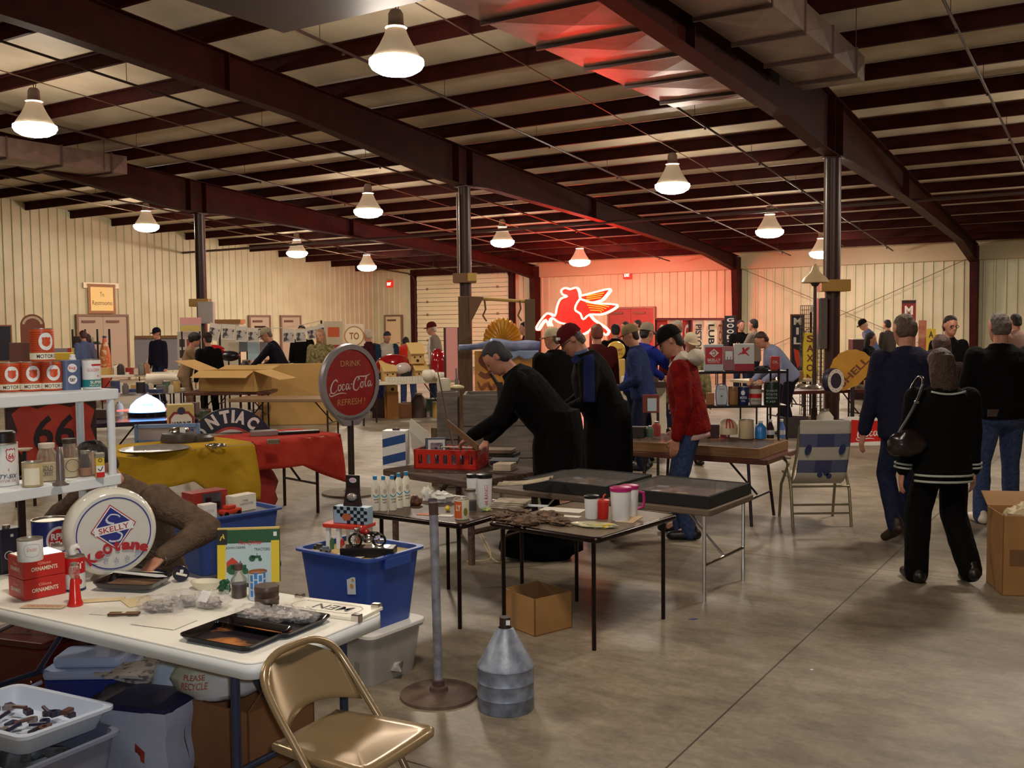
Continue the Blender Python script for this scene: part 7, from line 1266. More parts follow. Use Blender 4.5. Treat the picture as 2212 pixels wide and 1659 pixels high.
for a in (('board', 'large grey rounded board leaning behind the man in the dark cap', 'board', 296, 398, 728, 800, 27.5, mat('board_grey', (150, 146, 150), .6), dict(yaw=.1, th=.08)), ('wall_picture', 'dark portrait in a tan frame at the far left edge', 'picture', -12, 24, 704, 780, 22.0, mat('portrait_dark', (24, 20, 40), .5), dict(frame=flat((150, 96, 62)))),
  ('panel_sign', 'brown red panel with a grey shape behind the oil cans', 'sign', 24, 66, 740, 800, 9.5, mat('panel_brown', (120, 52, 38), .5, c2=(90, 70, 60), ns=4), dict()), ('arched_sign', 'arched brown and cream sign top behind the upper oil can', 'sign', 50, 98, 698, 800, 12.0, mat('arch_brown', (150, 84, 60), .5), dict()),
  ('panel_sign', 'red and yellow striped sign edge right of the upper oil can', 'sign', 118, 160, 752, 800, 11.0, flat((150, 140, 140)), dict()), ('yellow_box', 'yellow box lying behind the bug and tar tin', 'box', 117, 158, 762, 778, 8.2, flat((226, 186, 50)), dict(th=.12))):
 t, w, h = sg(a[0], a[1], a[2], *a[3:9], legs=0.0, **a[9])
 if a[0] == 'panel_sign' and a[3] == 118: art(t, 'red_stripe', redm, lambda b_: b_.bx(w*.18, w*.36, 0, h, .001, .002)); art(t, 'yellow_stripe', flat((226, 190, 70)), lambda b_: b_.bx(w*.36, w*.5, 0, h, .001, .002))
 if a[0] == 'arched_sign': mb = MB(face(T((0, -.001, h-w/2*.2)))); mb.prism(circ(w/2, 24), -.03, 0); mb.build('arch_top', mat('arch_brown', (150, 84, 60), .5), t); art(t, 'cream_arch', flat((226, 200, 160)), lambda b_: b_.stroke(circ(w*.38, 20, (0, h-w*.12), .2, PI-.2), [w*.1], z=.003))
 if a[0] == 'board': mb = MB(); mb.bx(-w*.5, w*.5, -.05, .0, h-.04, h+.04); mb.build('edge_trim', wood, t)
t, w, h = sg('notice_sign', 'pink and yellow lettered sign above the table of pictures', 'sign', 390, 434, 686, 716, 19.0, flat((232, 206, 196)), legs=0.0); art(t, 'pink_band', flat((236, 170, 166)), lambda b_: b_.bx(-w*.5, w*.5, h*.5, h, .001, .002)); art(t, 'yellow_band', flat((206, 190, 140)), lambda b_: b_.bx(-w*.5, w*.5, 0, h*.44, .001, .002)); art(t, 'lettering', flat((240, 206, 60)), lambda b_: b_.text('EDITED', w*.8, h*.3, (0, h*.22), z=.003, bold=.03))
t, w, h = sg('display_board', 'pale display board of small pictures behind the curly haired visitor', 'board', 386, 436, 716, 790, 19.2, flat((206, 196, 180)), legs=0.0)
for i in range(6): art(t, 'small_picture', flat(((60, 50, 50), (150, 60, 50), (90, 100, 130))[i % 3]), lambda b_: b_.bx(-w*.42+w*.3*(i % 3), -w*.2+w*.3*(i % 3), h*.55-h*.32*(i//3), h*.78-h*.32*(i//3), .001, .002))
PD = 19.5; L0, L1 = D(474, 700, PD), D(694, 692, PD)
t = thing('poster_line', 'sagging string the black and white posters hang from', 'string', L0); mb = MB(); mb.tube([(L1-L0)*k/10-V((0, 0, .12*4*(k/10)*(1-k/10))) for k in range(11)], .008, 6); mb.build('string', flat((206, 196, 176)), t)
for q_ in (L0, L1): mb = MB(); o_ = q_-L0; mb.tube([o_, o_-V((0, 0, q_.z))], .02, 8); mb.build('line_post', leg_dk, t)
post_m = mat('poster_print', (206, 200, 190), .7, c2=(70, 66, 70), ns=9, lo=.5, hi=.6)
for i, (x, y0, w_, h_, r, lb) in enumerate(((466, 702, 24, 34, .35, 'first poster on the string, tilted'), (494, 704, 28, 30, .15, 'second poster on the string'), (522, 708, 24, 30, .08, 'third poster on the string'), (546, 712, 23, 26, -.03, 'fourth poster on the string, above the blue print'), (573, 716, 27, 18, 0, 'fifth poster on the string with a dark banner line'), (623, 714, 25, 26, 0, 'sixth poster on the string, right of the reaching man'), (649, 714, 22, 24, -.05, 'seventh poster on the string with a dark figure'), (676, 708, 30, 24, -.22, 'eighth poster on the string, tilted upward'), (700, 702, 26, 26, -.2, 'last poster at the right end of the string'))):
 p = D(x, y0, PD-.06); s = PD/F; t = thing('poster', 'black and white '+lb, 'poster', T(p, FC(p)) @ M.Rotation(r*.6, 4, 'Y')); mb = MB(); mb.bx(-w_*s/2, w_*s/2, -.006, 0, -h_*s, .03); mb.build('sheet', flat((226, 218, 204), .7), t); art(t, 'print', post_m, lambda b_: b_.bx(-w_*s*.42, w_*s*.42, -h_*s*.92, -h_*s*.2, .0065, .007))
for x, y0, y1, w_, c_, lb in ((548, 736, 778, 24, (170, 196, 206), 'pale blue print hanging below the fourth poster'), (526, 735, 760, 18, (110, 116, 122), 'grey print hanging below the third poster'), (573, 738, 762, 24, (130, 134, 140), 'grey print below the fifth poster'), (505, 738, 764, 26, (216, 206, 180), 'cream sheet left of the grey print')):
 t, w, h = sg('print', lb, 'poster', x-w_/2, x+w_/2, y0, y1, PD+.35, flat(c_, .7), legs=0.0, th=.01)
t, w, h = sg('poster_rack', 'tall narrow rack of coloured posters left of the pale globe sign', 'rack', 702, 742, 694, 800, 18.6, flat((206, 190, 160)), legs=0.0)
for i, (c_, yy) in enumerate((((206, 90, 40), .78), ((176, 50, 36), .42), ((226, 186, 50), .2))): art(t, 'poster_print', flat(c_), lambda b_: b_.bx(-w*.3, w*.32, h*(yy-.1), h*(yy+.1), .002, .003))
t, w, h = sg('gas_sign', 'pale square sign with a circle and the letters TO above the round cola sign', 'sign', 745, 786, 700, 748, 17.0, flat((214, 196, 170)), legs=0.0); art(t, 'circle', flat((226, 206, 170)), lambda b_: b_.poly([(x, h*.46+y, .002) for x, y in circ(h*.43, 28)])); art(t, 'circle_ring', flat((170, 120, 60)), lambda b_: b_.stroke(circ(h*.42, 28, (0, h*.46)), [.02], z=.003, closed=True)); art(t, 'lettering', flat((150, 90, 40)), lambda b_: b_.text('TO', w*.5, h*.32, (0, h*.46), z=.003, bold=.03))
t, mm, L_ = ftab('far table of boxes and jars in front of the poster string', 440, 18.45, 690, 18.5, .9, .74, mat('table_white3', (216, 206, 190), .5))
goods('%s on the far table below the poster string', 'goods below the posters', [(x, 790, 18.75+.2*(i % 3)) for i, x in enumerate(range(500, 690, 10))], .74, .22, 30)
for x0, x1, y0, y1, c_, lb in ((497, 534, 770, 797, (150, 104, 66), 'brown carton at the left end of the far table'), (572, 600, 758, 800, (160, 112, 72), 'tall brown carton in front of the reaching man'), (535, 558, 775, 800, (200, 190, 180), 'carton with black and white pictures on the far table')):
 t, w, h = sg('carton', lb, 'box', x0, x1, y0, y1, 18.7, flat(c_, .8), th=.3, nm='carton_body'); t.location.z = .742
t = thing('motorcycle_tank', 'shiny red and black motorcycle part behind the man in the dark cap', 'motorcycle part', D(462, 758, 18.8)); mb = MB(); mb.ball((0, 0, 0), (.22, .15, .12), 14, 10); mb.build('tank', mat('bike_red2', (170, 16, 30), .12, coat=.5), t, sm=60); mb = MB(); mb.ball((.3, 0, -.1), (.2, .14, .1), 12, 8); mb.tube([(.0, 0, -.1), (0, 0, -D(462, 758, 18.8).z)], .05, 8); mb.build('frame', blk, t, sm=60)
t = thing('shelf_cabinet', 'open topped wooden cabinet edge behind the posters', 'cabinet', T(D(493, 692, 24)-V((0, 0, D(493, 692, 24).z)), 0)); zz = D(493, 690, 24).z; mb = MB(); mb.bx(-.28, .26, 0, .4, 0, zz-.1); mb.build('body', flat((206, 196, 170)), t); mb = MB(); mb.bx(-.32, .30, -.03, .43, zz-.1, zz); mb.build('top', flat((160, 110, 60)), t)
# ---- birdhouse table right of the round cola sign
t, mm, L_ = ftab('white edged table of birdhouses right of the round cola sign', 800, 827, 985, 820, .95, .72, flat((222, 212, 190), .5))
mb = MB()
for i in range(24):
 q_ = mm @ V((L_*.2+L_*.78*i/23, .03, .722)); c_ = thing('cup', 'small white cup in the row along the birdhouse table edge', 'cup', q_, group='row of white cups on the table edge'); mb = MB(); mb.lathe([(0, 0), (.03, 0), (.042, .085), (.036, .085), (.026, .01)], 10); mb.build('cup_body', flat((230, 222, 206)), c_, sm=50)
bh = mat('birdhouse_tan', (206, 170, 104), .7); bhd = mat('birdhouse_roof', (222, 188, 120), .7)
def birdhouse(p, s, label, rz, z):
 t = thing('birdhouse', label, 'birdhouse', T((p.x, p.y, z+.001), rz)); w, d, h = 28*s, 28*s, 22*s
 mb = MB(); mb.add([(-w/2, -d/2, 0), (w/2, -d/2, 0), (w/2, d/2, 0), (-w/2, d/2, 0), (-w/2, -d/2, h), (w/2, -d/2, h), (w/2, d/2, h*1.75), (-w/2, d/2, h*1.75)], [(3, 2, 1, 0), (0, 1, 5, 4), (1, 2, 6, 5), (2, 3, 7, 6), (3, 0, 4, 7), (4, 5, 6, 7)]); mb.build('walls', bh, t, bev=.004)
 mb = MB(T((0, 0, h*1.4)) @ M.Rotation(math.atan2(h*.75, d), 4, 'X')); mb.box((0, 0, .01), (w*1.15, d*1.55, .025)); mb.build('roof', bhd, t, bev=.004)
 for x, zz, r in ((-w*.22, h*.62, 2.0*s), (w*.22, h*.66, 2.0*s), (0, h*.3, 3.2*s)): art(t, 'entrance_hole', blk_r, lambda b_: b_.poly([(x+a_, zz+b2, d/2+.002) for a_, b2 in circ(r, 14)]))
 return t
for x, y, lb, z, k in ((836, 824, 'birdhouse with a slanted roof at the left end of the birdhouse table', .722, 1.0), (905, 822, 'lower birdhouse of the stacked pair on the birdhouse table', .722, 1.0)):
 p = P(x, y, .72); birdhouse(p+V((0, .2, 0)), mpp(p)*k, lb, FC(p)+.3, z)
p = P(897, 822, .72); s = mpp(p); birdhouse(p+V((0, .2, 0)), s*1.05, 'upper birdhouse of the stacked pair on the birdhouse table', FC(p)+.25, .722+36*s*.98)
p = P(838, 905, 0); t = thing('birdhouse', 'tan birdhouse post box standing on the floor at the table end', 'birdhouse', T((p.x+.06, p.y+.1, 0), FC(p)+.2)); mb = MB(); mb.bx(-.11, .11, -.11, .11, 0, .5); mb.build('post_box', mat('post_tan', (176, 120, 62), .7), t, bev=.004); mb = MB(); mb.bx(-.10, .10, -.10, .10, .5, .62); mb.build('nest_box', bh, t, bev=.004); art(t, 'entrance_hole', blk_r, lambda b_: b_.poly([(a_, .55+b2, .112) for a_, b2 in circ(.03, 12)]))
p = P(824, 903, 0); t = thing('bucket', 'blue plastic bucket hanging at the end of the birdhouse table', 'bucket', T((p.x-.05, p.y+.12, 0))); mb = MB(); mb.lathe([(0, .38), (.10, .38), (.13, .66), (.125, .66), (.09, .39)], 18); mb.build('pail', flat((30, 60, 160), .4), t, sm=50); mb = MB(); mb.bx(-.12, .12, -.12, .12, 0, .38); mb.build('stand', mat('stand_dark', (60, 24, 24), .6), t)
p = P(850, 800, .8); t = thing('pedal_car', 'shiny red and white pedal car on the birdhouse table', 'pedal car', T((D(850, 812, 18.3).x, 18.35, .722), .2)); mb = MB(); mb.ball((0, 0, .26), (.34, .22, .22), 18, 12); mb.build('body', mat('pedal_red', (150, 14, 24), .12, coat=.6), t, sm=60); mb = MB(); mb.ball((.12, -.13, .22), (.2, .12, .12), 14, 10); mb.build('white_side', mat('pedal_white', (206, 190, 186), .2), t, sm=60)
for x in (-.2, .2): mb = MB(); mb.tube([(x, -.2, .09), (x, -.14, .09)], .09, 16); mb.build('wheel', blk, t)
t = thing('toy_pump', 'tall shiny red pump shaped toy behind the white glassware', 'toy', T((D(946, 812, 18.35).x, 18.38, .722), 0)); mb = MB(); mb.lathe([(0, 0), (.13, 0), (.14, .3), (.11, .5), (.05, .56), (0, .57)], 18); mb.build('body', mat('pedal_red', (150, 14, 24), .12, coat=.6), t, sm=60)
for i, (x, r, lb) in enumerate(((926, .13, 'large white glass bowl at the right of the birdhouse table'), (950, .10, 'white glass jug right of the large white bowl'), (966, .08, 'small white glass pitcher beside the pink board'))):
 p = D(x, 818, 18.0); t = thing('glass_bowl', lb, 'glassware', T((p.x, p.y, .7225))); mb = MB(); mb.lathe([(0, 0), (r*.5, 0), (r, r*.7), (r*.9, r*1.3), (r*.7, r*1.5), (r*.6, r*1.45), (r*.7, r*.8), (0, .01)], 18); mb.build('bowl', mat('milk_glass', (240, 232, 214), .2), t, sm=60)
 if i: mb = MB(); mb.tube([(r*.85, 0, r*.4), (r*1.35, 0, r*.8), (r*.85, 0, r*1.2)], r*.12, 8); mb.build('handle', mat('milk_glass', (240, 232, 214), .2), t, sm=60)
t, w, h = sg('pink_board', 'tall pink board with dark edges behind the wooden post', 'board', 962, 992, 708, 822, 17.8, flat((216, 150, 142), .7), th=.06, legs=0.0); mb = MB(); [mb.bx(x-.02, x+.02, -.01, .07, 0, h) for x in (-w/2,)]; mb.build('edge_trim', flat((60, 22, 30)), t); mb = MB(); mb.bx(w/2-.02, w/2+.02, -.01, .07, 0, h); mb.build('edge_trim', flat((60, 22, 30)), t)
goods('%s on the floor under the birdhouse table', 'goods under the birdhouse table', [(x, 900, 18.6+.2*(i % 3)) for i, x in enumerate((868, 880, 893, 905, 918, 932, 946, 958))], 0.0, .3, 40)
# ---- timber stand with the yellow shell globe, orange board, blue tarpaulin and grey crates
TD = 12.0; tz_ = lambda y, x=1040, d=TD: D(x, y, d).z
grey_w = mat('grey_timber', (118, 92, 66), .75, c2=(96, 74, 54), ns=4, sc=(6, 6, 1)); bp0 = D(1006, 900, TD); k_ = TD/F
t = thing('timber_stand', 'grey timber stand with two posts, a yellow top rail and a plywood gusset', 'stand', T((bp0.x, bp0.y, 0), FC(bp0))); mb = MB(); mb.bx(-13*k_, 13*k_, -.05, .09, 0, tz_(640)); mb.build('post', grey_w, t, bev=.005)
xr = (1149-1006)*k_; mb = MB(); mb.bx(xr-11*k_, xr+11*k_, .1, .2, 0, tz_(647)); mb.build('post', mat('grey_timber2', (110, 88, 66), .75), t, bev=.005)
mb = MB(face(T((0, -.06, 0)))); mb.prism([(10*k_, tz_(640)), (42*k_, tz_(642)), (12*k_, tz_(700))], -.02, 0); mb.build('gusset', mat('gusset_ply', (126, 90, 62), .7), t)
mb = MB(); mb.tube([(38*k_, .0, tz_(645)), (xr, .15, tz_(652))], 3.6*k_, 10); mb.build('top_rail', mat('rail_yellow', (196, 160, 88), .5), t, sm=50)
mb = MB(); mb.bar((0, 0, .12), (xr, .15, .12), .08, .12); mb.build('bottom_rail', grey_w, t)
for x in (44, 120): mb = MB(); mb.tube([(x*k_, .05, tz_(650)), ((x+2)*k_, .05, tz_(668)), ((x-4)*k_, .05, tz_(682)), ((x+4)*k_, .05, tz_(694))], .012, 6); mb.build('hanging_hook', mat('hook_tan', (120, 84, 50), .5), t, sm=50)
p = D(1085, 742, 11.8); s = 11.8/F; t = thing('shell_sign', 'yellow ribbed scallop shell sign hanging in the timber stand', 'sign', T((p.x, p.y, p.z), FC(p))); R_ = 52*s; NS = 13
def shp_(u, v):
 a = PI*(.02+.96*u); r = R_*v*(.94+.06*abs(math.sin(NS*PI*u)))*(.85+.15*math.sin(a)); return (-r*math.cos(a)*.92, -.05*math.sin(PI*min(v, .98))-.016*abs(math.sin(NS*PI*u))*v, r*math.sin(a)*1.08)
mb = MB(); mb.grid(shp_, 78, 8); o = mb.build('shell', mat('shell_yellow', (212, 150, 34), .3, c2=(196, 120, 26), ns=6), t, sm=50); sd = o.modifiers.new('s', 'SOLIDIFY'); sd.thickness = .02; mb = MB(); mb.bx(-.03, .03, .02, .06, -p.z, .1); mb.build('stand_leg', leg_dk, t)
p = D(1078, 748, 11.7); tarp = mat('tarp_blue', (84, 96, 140), .45, c2=(150, 158, 190), ns=5, bump=.5, bs=12)
t = thing('tarpaulin', 'bunched blue and silver tarpaulin strung across the timber stand', 'tarpaulin', p); mb = MB(); a = [((x-1078)*s, .02*math.sin(x), (748-y)*s) for x, y in ((992, 750), (1020, 749), (1045, 746), (1062, 750), (1085, 746), (1110, 748), (1140, 747), (1164, 750))]; mb.tube(smooth(a, 3), [.035+.05*math.exp(-((i-9)/2.5)**2)+.028*min(1, max(0, (i-6)/3)) for i in range(22)], 12); mb.build('roll', tarp, t, sm=60)
mb = MB(); mb.grid(lambda u, v: ((1050-1078)*s+u*112*s, -.06-.02*math.sin(9*u), -.05-v*(.06+.05*abs(math.sin(3.2*PI*u)))), 24, 4); o = mb.build('hanging_edge', mat('tarp_silver', (150, 166, 200), .4), t, sm=60); sd = o.modifiers.new('s', 'SOLIDIFY'); sd.thickness = .006
t, w, h = sg('painted_board', 'orange board with a brown letter S under the blue tarpaulin', 'sign', 1026, 1150, 758, 852, 11.75, mat('board_orange', (206, 134, 44), .4, c2=(226, 160, 60), ns=5), th=.04, legs=0.0)
art(t, 'letter', flat((126, 62, 28), .45), lambda b_: b_.stroke([(-w*.16, h*.86), (-w*.3, h*.92), (-w*.38, h*.78), (-w*.28, h*.66), (-w*.2, h*.52), (-w*.3, h*.42), (-w*.42, h*.5)], [.05, .07, .08, .09, .08, .07, .05], z=.002)); art(t, 'scrollwork', flat((150, 84, 30), .45), lambda b_: [b_.stroke([(-w*.45+.12*k, h*.3), (-w*.38+.12*k, h*.12), (-w*.3+.12*k, h*.24), (-w*.2+.12*k, h*.06)], [.02, .05, .03], z=.002) for k in range(4)])
crate_w = mat('crate_grey', (132, 122, 112), .75, c2=(108, 98, 90), ns=3, sc=(1, 10, 10), bump=.2, bs=20)
def slat_crate(label, x0, x1, y0, dep, d, n):
 a, b2 = D(x0, y0, dep), D(x1, y0, dep); zt_ = a.z; w = b2.x-a.x; t = thing('wooden_crate', label, 'crate', T(((a.x+b2.x)/2, dep, 0), 0)); hh = zt_/n
 for i in range(n):
  for y in (0, d-.025): mb = MB(); mb.bx(-w/2, w/2, y, y+.025, i*hh+.006, (i+1)*hh-.006); mb.build('board', crate_w, t, bev=.003)
  for x in (-w/2, w/2-.025): mb = MB(); mb.bx(x, x+.025, .025, d-.025, i*hh+.006, (i+1)*hh-.006); mb.build('board', crate_w, t)
 for x in (-w/2+.03, w/2-.05): mb = MB(); mb.bx(x, x+.03, .025, .055, 0, zt_); mb.build('corner_post', crate_w, t)
 return t
slat_crate('long grey wooden crate below the orange board', 1000, 1180, 852, 10.2, .6, 3); slat_crate('grey wooden crate with a white jug beside the red post', 943, 988, 846, 10.4, .5, 2)
p = D(957, 846, 10.5); t = thing('enamel_jug', 'white enamel plate shaped jug on the left grey crate', 'jug', T((p.x, p.y+.12, p.z+.003))); mb = MB(); mb.bx(-.06, .06, -.03, .03, 0, .01); mb.lathe([(0, 0), (.07, 0), (.075, .08), (.06, .13), (0, .14)], 16); mb.build('body', flat((222, 210, 186), .4), t, sm=50); mb = MB(); mb.bx(-.22, .22, -.1, .2, -.004, -.001) if False else mb.ball((.14, .05, .03), (.08, .06, .03), 10, 6); mb.build('lid', flat((216, 196, 150), .5), t, sm=50)
p = P(994, 945, 0); t = thing('red_pump', 'slim dark red hand pump standing beside the grey crates', 'pump', T((p.x, p.y, 0))); k_ = p.y/F; mb = MB(); mb.bx(-9*k_, 9*k_, -.05, .05, 0, 110*k_); mb.build('column', mat('pump_red', (96, 22, 20), .5), t, bev=.01); mb = MB(); mb.tube([(-6*k_, 0, 110*k_), (-6*k_, 0, 128*k_)], .03, 10); mb.tube([(-6*k_, 0, 125*k_), (-7*k_, 0, 150*k_)], .015, 8); mb.build('chrome_fitting', chrome, t, sm=50)
p1, p2 = D(945, 800, 10.0), P(1008, 1100, 0); t = thing('fishing_rod', 'thin dark rod leaning in front of the birdhouse table', 'rod', V((p2.x, p2.y, p2.z))); mb = MB(); mb.tube([(0, 0, 0), p1-p2], [.016, .006], 8); mb.build('rod_body', mat('rod_brown', (84, 56, 40), .5), t)
t = thing('picket_post', 'bundle of grey timber posts between the crate and the birdhouse table', 'timber', T(D(948, 930, 10.6).xy.to_3d(), 0)); mb = MB(); mb.bx(-.08, .02, -.05, .05, 0, .62); mb.build('timber', grey_w, t); mb = MB(); mb.bx(.03, .10, -.05, .05, 0, .75); mb.build('dark_timber', mat('timber_dark', (50, 28, 30), .7), t)
t = thing('iron_bracket', 'black forked iron arm hanging in front of the grey crates', 'iron bracket', D(1078, 905, 10.13)); s = 10.13/F; mb = MB(); mb.tube([(-8*s, 0, -8*s), (6*s, 0, 6*s), (2*s, 0, 80*s)], 7*s, 8); mb.tube([(2*s, 0, 70*s), (-18*s, 0, 100*s)], 4*s, 8); mb.build('arm', mat('iron_black', (40, 24, 22), .5), t, sm=50)
# ---- neon winged horse
NHD = 33.2; s = NHD/F; c0 = D(1245, 672, NHD)
t = thing('neon_horse_sign', 'large red winged horse sign with white hot neon outline at the back wall', 'neon sign', T((c0.x, c0.y, c0.z), -TH+.30)); ox, oy = 1245, 672
def hp(pts): return [((x-ox)*s, -(y-oy)*s) for x, y in pts]
body = [(1213, 627), (1222, 622), (1232, 625), (1246, 622), (1252, 632), (1254, 645), (1262, 655), (1270, 672), (1282, 690), (1296, 700), (1308, 708), (1316, 716), (1310, 724), (1298, 714), (1284, 706), (1272, 716), (1258, 722), (1246, 716), (1232, 702), (1214, 698), (1204, 694), (1192, 686), (1186, 694), (1190, 704), (1184, 704), (1178, 690), (1168, 700), (1160, 712), (1157, 706), (1166, 692), (1182, 676), (1198, 682), (1204, 660), (1212, 645), (1226, 640), (1216, 636)]
wing1 = [(1254, 640), (1280, 634), (1318, 626), (1310, 640), (1300, 650), (1280, 654), (1264, 650)]; wing2 = [(1244, 668), (1254, 648), (1266, 650), (1288, 656), (1334, 660), (1322, 672), (1300, 680), (1276, 680), (1262, 690), (1256, 678)]
red_face = mat('horse_red_enamel', (206, 30, 20), .35, emit=.12, ec=(255, 40, 20)); dark_back = mat('horse_back', (56, 10, 14), .5)
for nm, pl, z0 in (('body_panel', body, 0), ('far_wing_panel', wing1, -.06), ('near_wing_panel', wing2, .10)):
 mb = MB(face(M.Identity(4))); mb.prism(hp(smooth(pl, 2, True)), z0-.10, z0); mb.build(nm, [red_face], t)
neon = mat('neon_white_hot', (255, 225, 195), .3, emit=NEON_E, ec=(255, 38, 24))
def ntube(pts, z, r=.034, closed=False, m_=None):
 q = smooth([(x, y) for x, y in hp(pts)], 3, closed); q = q+q[:1] if closed else q; mb = MB(); mb.tube([(x, -z, y) for x, y in q], r, 6); mb.build('neon_tube', m_ or neon, t, sm=60)
ntube(body[-8:]+body[:12], .06); ntube(body[11:24], .06); ntube(body[24:-6], .06); ntube(wing1[:5], .0+.06); ntube(wing1[4:], .06); ntube(wing2, .17, closed=True)
for pl_, z_ in ((body[-8:]+body[:12], -.17), (body[11:24], -.17), (body[24:-6], -.17), (wing1, -.23), (wing2, -.08)): ntube(pl_, z_)
neon2 = mat('neon_orange', (255, 170, 60), .3, emit=1.2, ec=(255, 130, 40))
for k in range(4): ntube([(1268+3*k, 654+5.5*k), (1300, 660+4*k), (1318-6*k, 664+4*k)], .17, .018, m_=neon2)
for k in range(3): ntube([(1268, 640+4*k), (1290, 637+4*k), (1306-3*k, 634+5*k)], .06, .016, m_=neon2)
for x in (-.5, .45): mb = MB(); mb.bx(x-.04, x+.04, .12, .2, -c0.z, .0); mb.build('stand_leg', leg_dk, t)
# ---- row of large signs along the back wall
SD = 27.5
def vtxt(t, w, h, txt, mt, cx=0.0, cy=.5, L=.8, hh=.55, z=.002):     # lettering running up the panel, turned on its side
 mb = MB(face(T((cx*w, 0, cy*h))) @ M.Rotation(-PI/2, 4, 'Z')); mb.text(txt, L*h, hh*w, z=z, bold=.03); mb.build('lettering', mt, t)
blkp = flat((36, 28, 26))
for a in ((1418, 1442, (206, 36, 30), 'OIL', (240, 226, 210), 'red sign with sideways white letters, first of the row by the red lit doors'), (1443, 1473, (236, 206, 176), 'OIL', (150, 120, 60), 'cream sign with brown letters behind the white haired man'), (1474, 1496, (190, 32, 28), 'OIL', (240, 226, 210), 'second red sign with sideways white letters'), (1497, 1521, (236, 206, 180), 'PISTON', (70, 60, 70), 'cream sign with thin grey sideways letters'), (1525, 1548, (240, 218, 190), 'LUBRI', (30, 26, 28), 'cream sign with heavy black sideways letters'), (1549, 1563, (222, 176, 150), 'FOZI', (150, 80, 40), 'narrow tan sign with brown sideways letters')):
 t, w, h = sg('long_sign', a[5], 'sign', a[0], a[1], 692, 772, SD, flat(a[2], .45), yaw=-.05, legs=0.0); vtxt(t, w, h, a[3], flat(a[4]), L=.78)
mb = MB(); q0, q1 = D(1417, 691, SD-.1), D(1564, 691, SD-.1); t = thing('sign_rail', 'dark rail along the top of the row of long signs', 'rail', q0); mb.bar((0, .0, .02), q1-q0+V((0, 0, .02)), .05, .07); mb.build('rail', flat((110, 36, 34)), t)
for q_ in (q0, (q0+q1)/2, q1): mb = MB(); mb.bx(q_.x-q0.x-.03, q_.x-q0.x+.03, .02, .08, -q0.z, .02); mb.build('stand_leg', leg_dk, t)
t, w, h = sg('vertical_sign', 'dark navy vertical sign with white letters reading down behind the rack', 'sign', 1565, 1590, 682, 790, 24.0, mat('sign_navy2', (28, 18, 36), .4), legs=0.0); stack(t, 'GOODYEAR', w, h, flat((226, 214, 206)), .06, .97)
t, w, h = sg('vertical_sign', 'navy vertical sign with white letters M I L left of the wire grid', 'sign', 1709, 1735, 681, 812, 20.0, mat('sign_navy2', (28, 18, 36), .4), legs=0.0, frame=flat((120, 80, 60))); stack(t, 'MIL', w, h, flat((232, 222, 206)), .50, .98)
art(t, 'red_mark', flat((206, 60, 40)), lambda b_: b_.poly([(-w*.3, h*.45, .002), (w*.1, h*.42, .002), (w*.35, h*.24, .002), (w*.05, h*.12, .002), (-w*.2, h*.28, .002)])); art(t, 'grey_mark', flat((120, 116, 120)), lambda b_: b_.poly([(w*.1, h*.38, .0024), (w*.4, h*.3, .0024), (w*.3, h*.12, .0024)]))
t, w, h = sg('vertical_sign', 'yellow vertical sign with brown letters beside the street lamp', 'sign', 1735, 1764, 719, 822, 17.5, flat((226, 196, 40), .4), yaw=-.03, legs=0.0); stack(t, 'SAXON', w, h, flat((110, 44, 30)), -.04, .98, .5); art(t, 'border_line', flat((120, 96, 40)), lambda b_: b_.stroke([(-w*.44, h*.02), (w*.44, h*.02), (w*.44, h*.98), (-w*.44, h*.98)], [.012], z=.0015, closed=True))
p = D(1752, 822, 18.4); t = thing('wire_grid', 'tall wire grid panel behind the yellow sign', 'grid panel', T((p.x, p.y, 0), FC(p))); zt_ = D(1752, 660, 18.4).z; k_ = 18.4/F
for nm_, xs__ in (('wire_panel', (-23*k_, 25*k_)),):
 for i in range(13): mb = MB(); x = xs__[0]+(xs__[1]-xs__[0])*i/12; mb.tube([(x, 0, 0), (x, 0, zt_)], .006, 4); mb.build('wire', flat((110, 100, 90)), t)
 for j in range(26): mb = MB(); z = zt_*j/25; mb.tube([(xs__[0], .008, z), (xs__[1], .008, z)], .006, 4); mb.build('wire', flat((110, 100, 90)), t)
t, w, h = sg('small_sign', 'white card clipped at the top of the wire grid', 'sign', 1750, 1776, 662, 674, 18.2, flat((236, 226, 210)), legs=0.0, th=.02)
t, w, h = sg('wall_poster', 'dark red vertical sign with white letters MA on the back right', 'sign', 1947, 1977, 648, 760, 26.0, flat((140, 34, 32), .45), legs=0.0, frame=flat((226, 210, 180))); stack(t, 'MA', w, h, flat((240, 230, 214)), .44, .92, .55); art(t, 'top_band', flat((50, 24, 24)), lambda b_: b_.bx(-w*.5, w*.5, h*.93, h, .001, .002))
t, w, h = sg('small_sign', 'tall red and cream sign behind the blue shirted walker', 'sign', 1984, 2000, 692, 760, 24.0, mat('sign_mix', (206, 150, 120), .5, c2=(170, 50, 40), ns=4), legs=0.0); t, w, h = sg('small_sign', 'yellow sign with dark letters behind the brown haired visitor', 'sign', 2001, 2020, 710, 770, 23.5, flat((226, 190, 60)), legs=0.0); stack(t, 'AA', w, h, flat((60, 50, 40)), .3, .95, .5)
t, w, h = sg('small_sign', 'yellow card low beside the far right column', 'sign', 2090, 2108, 752, 790, 22.0, flat((226, 190, 50)), legs=0.0)
p = D(1759, 830, 16.3); t = thing('street_lamp', 'old street lamp with a wide cream shade on a dark pole, unlit', 'lamp', T((p.x, p.y, 0))); zs = lambda y: D(1757, y, 16.3).z; s = 16.3/F
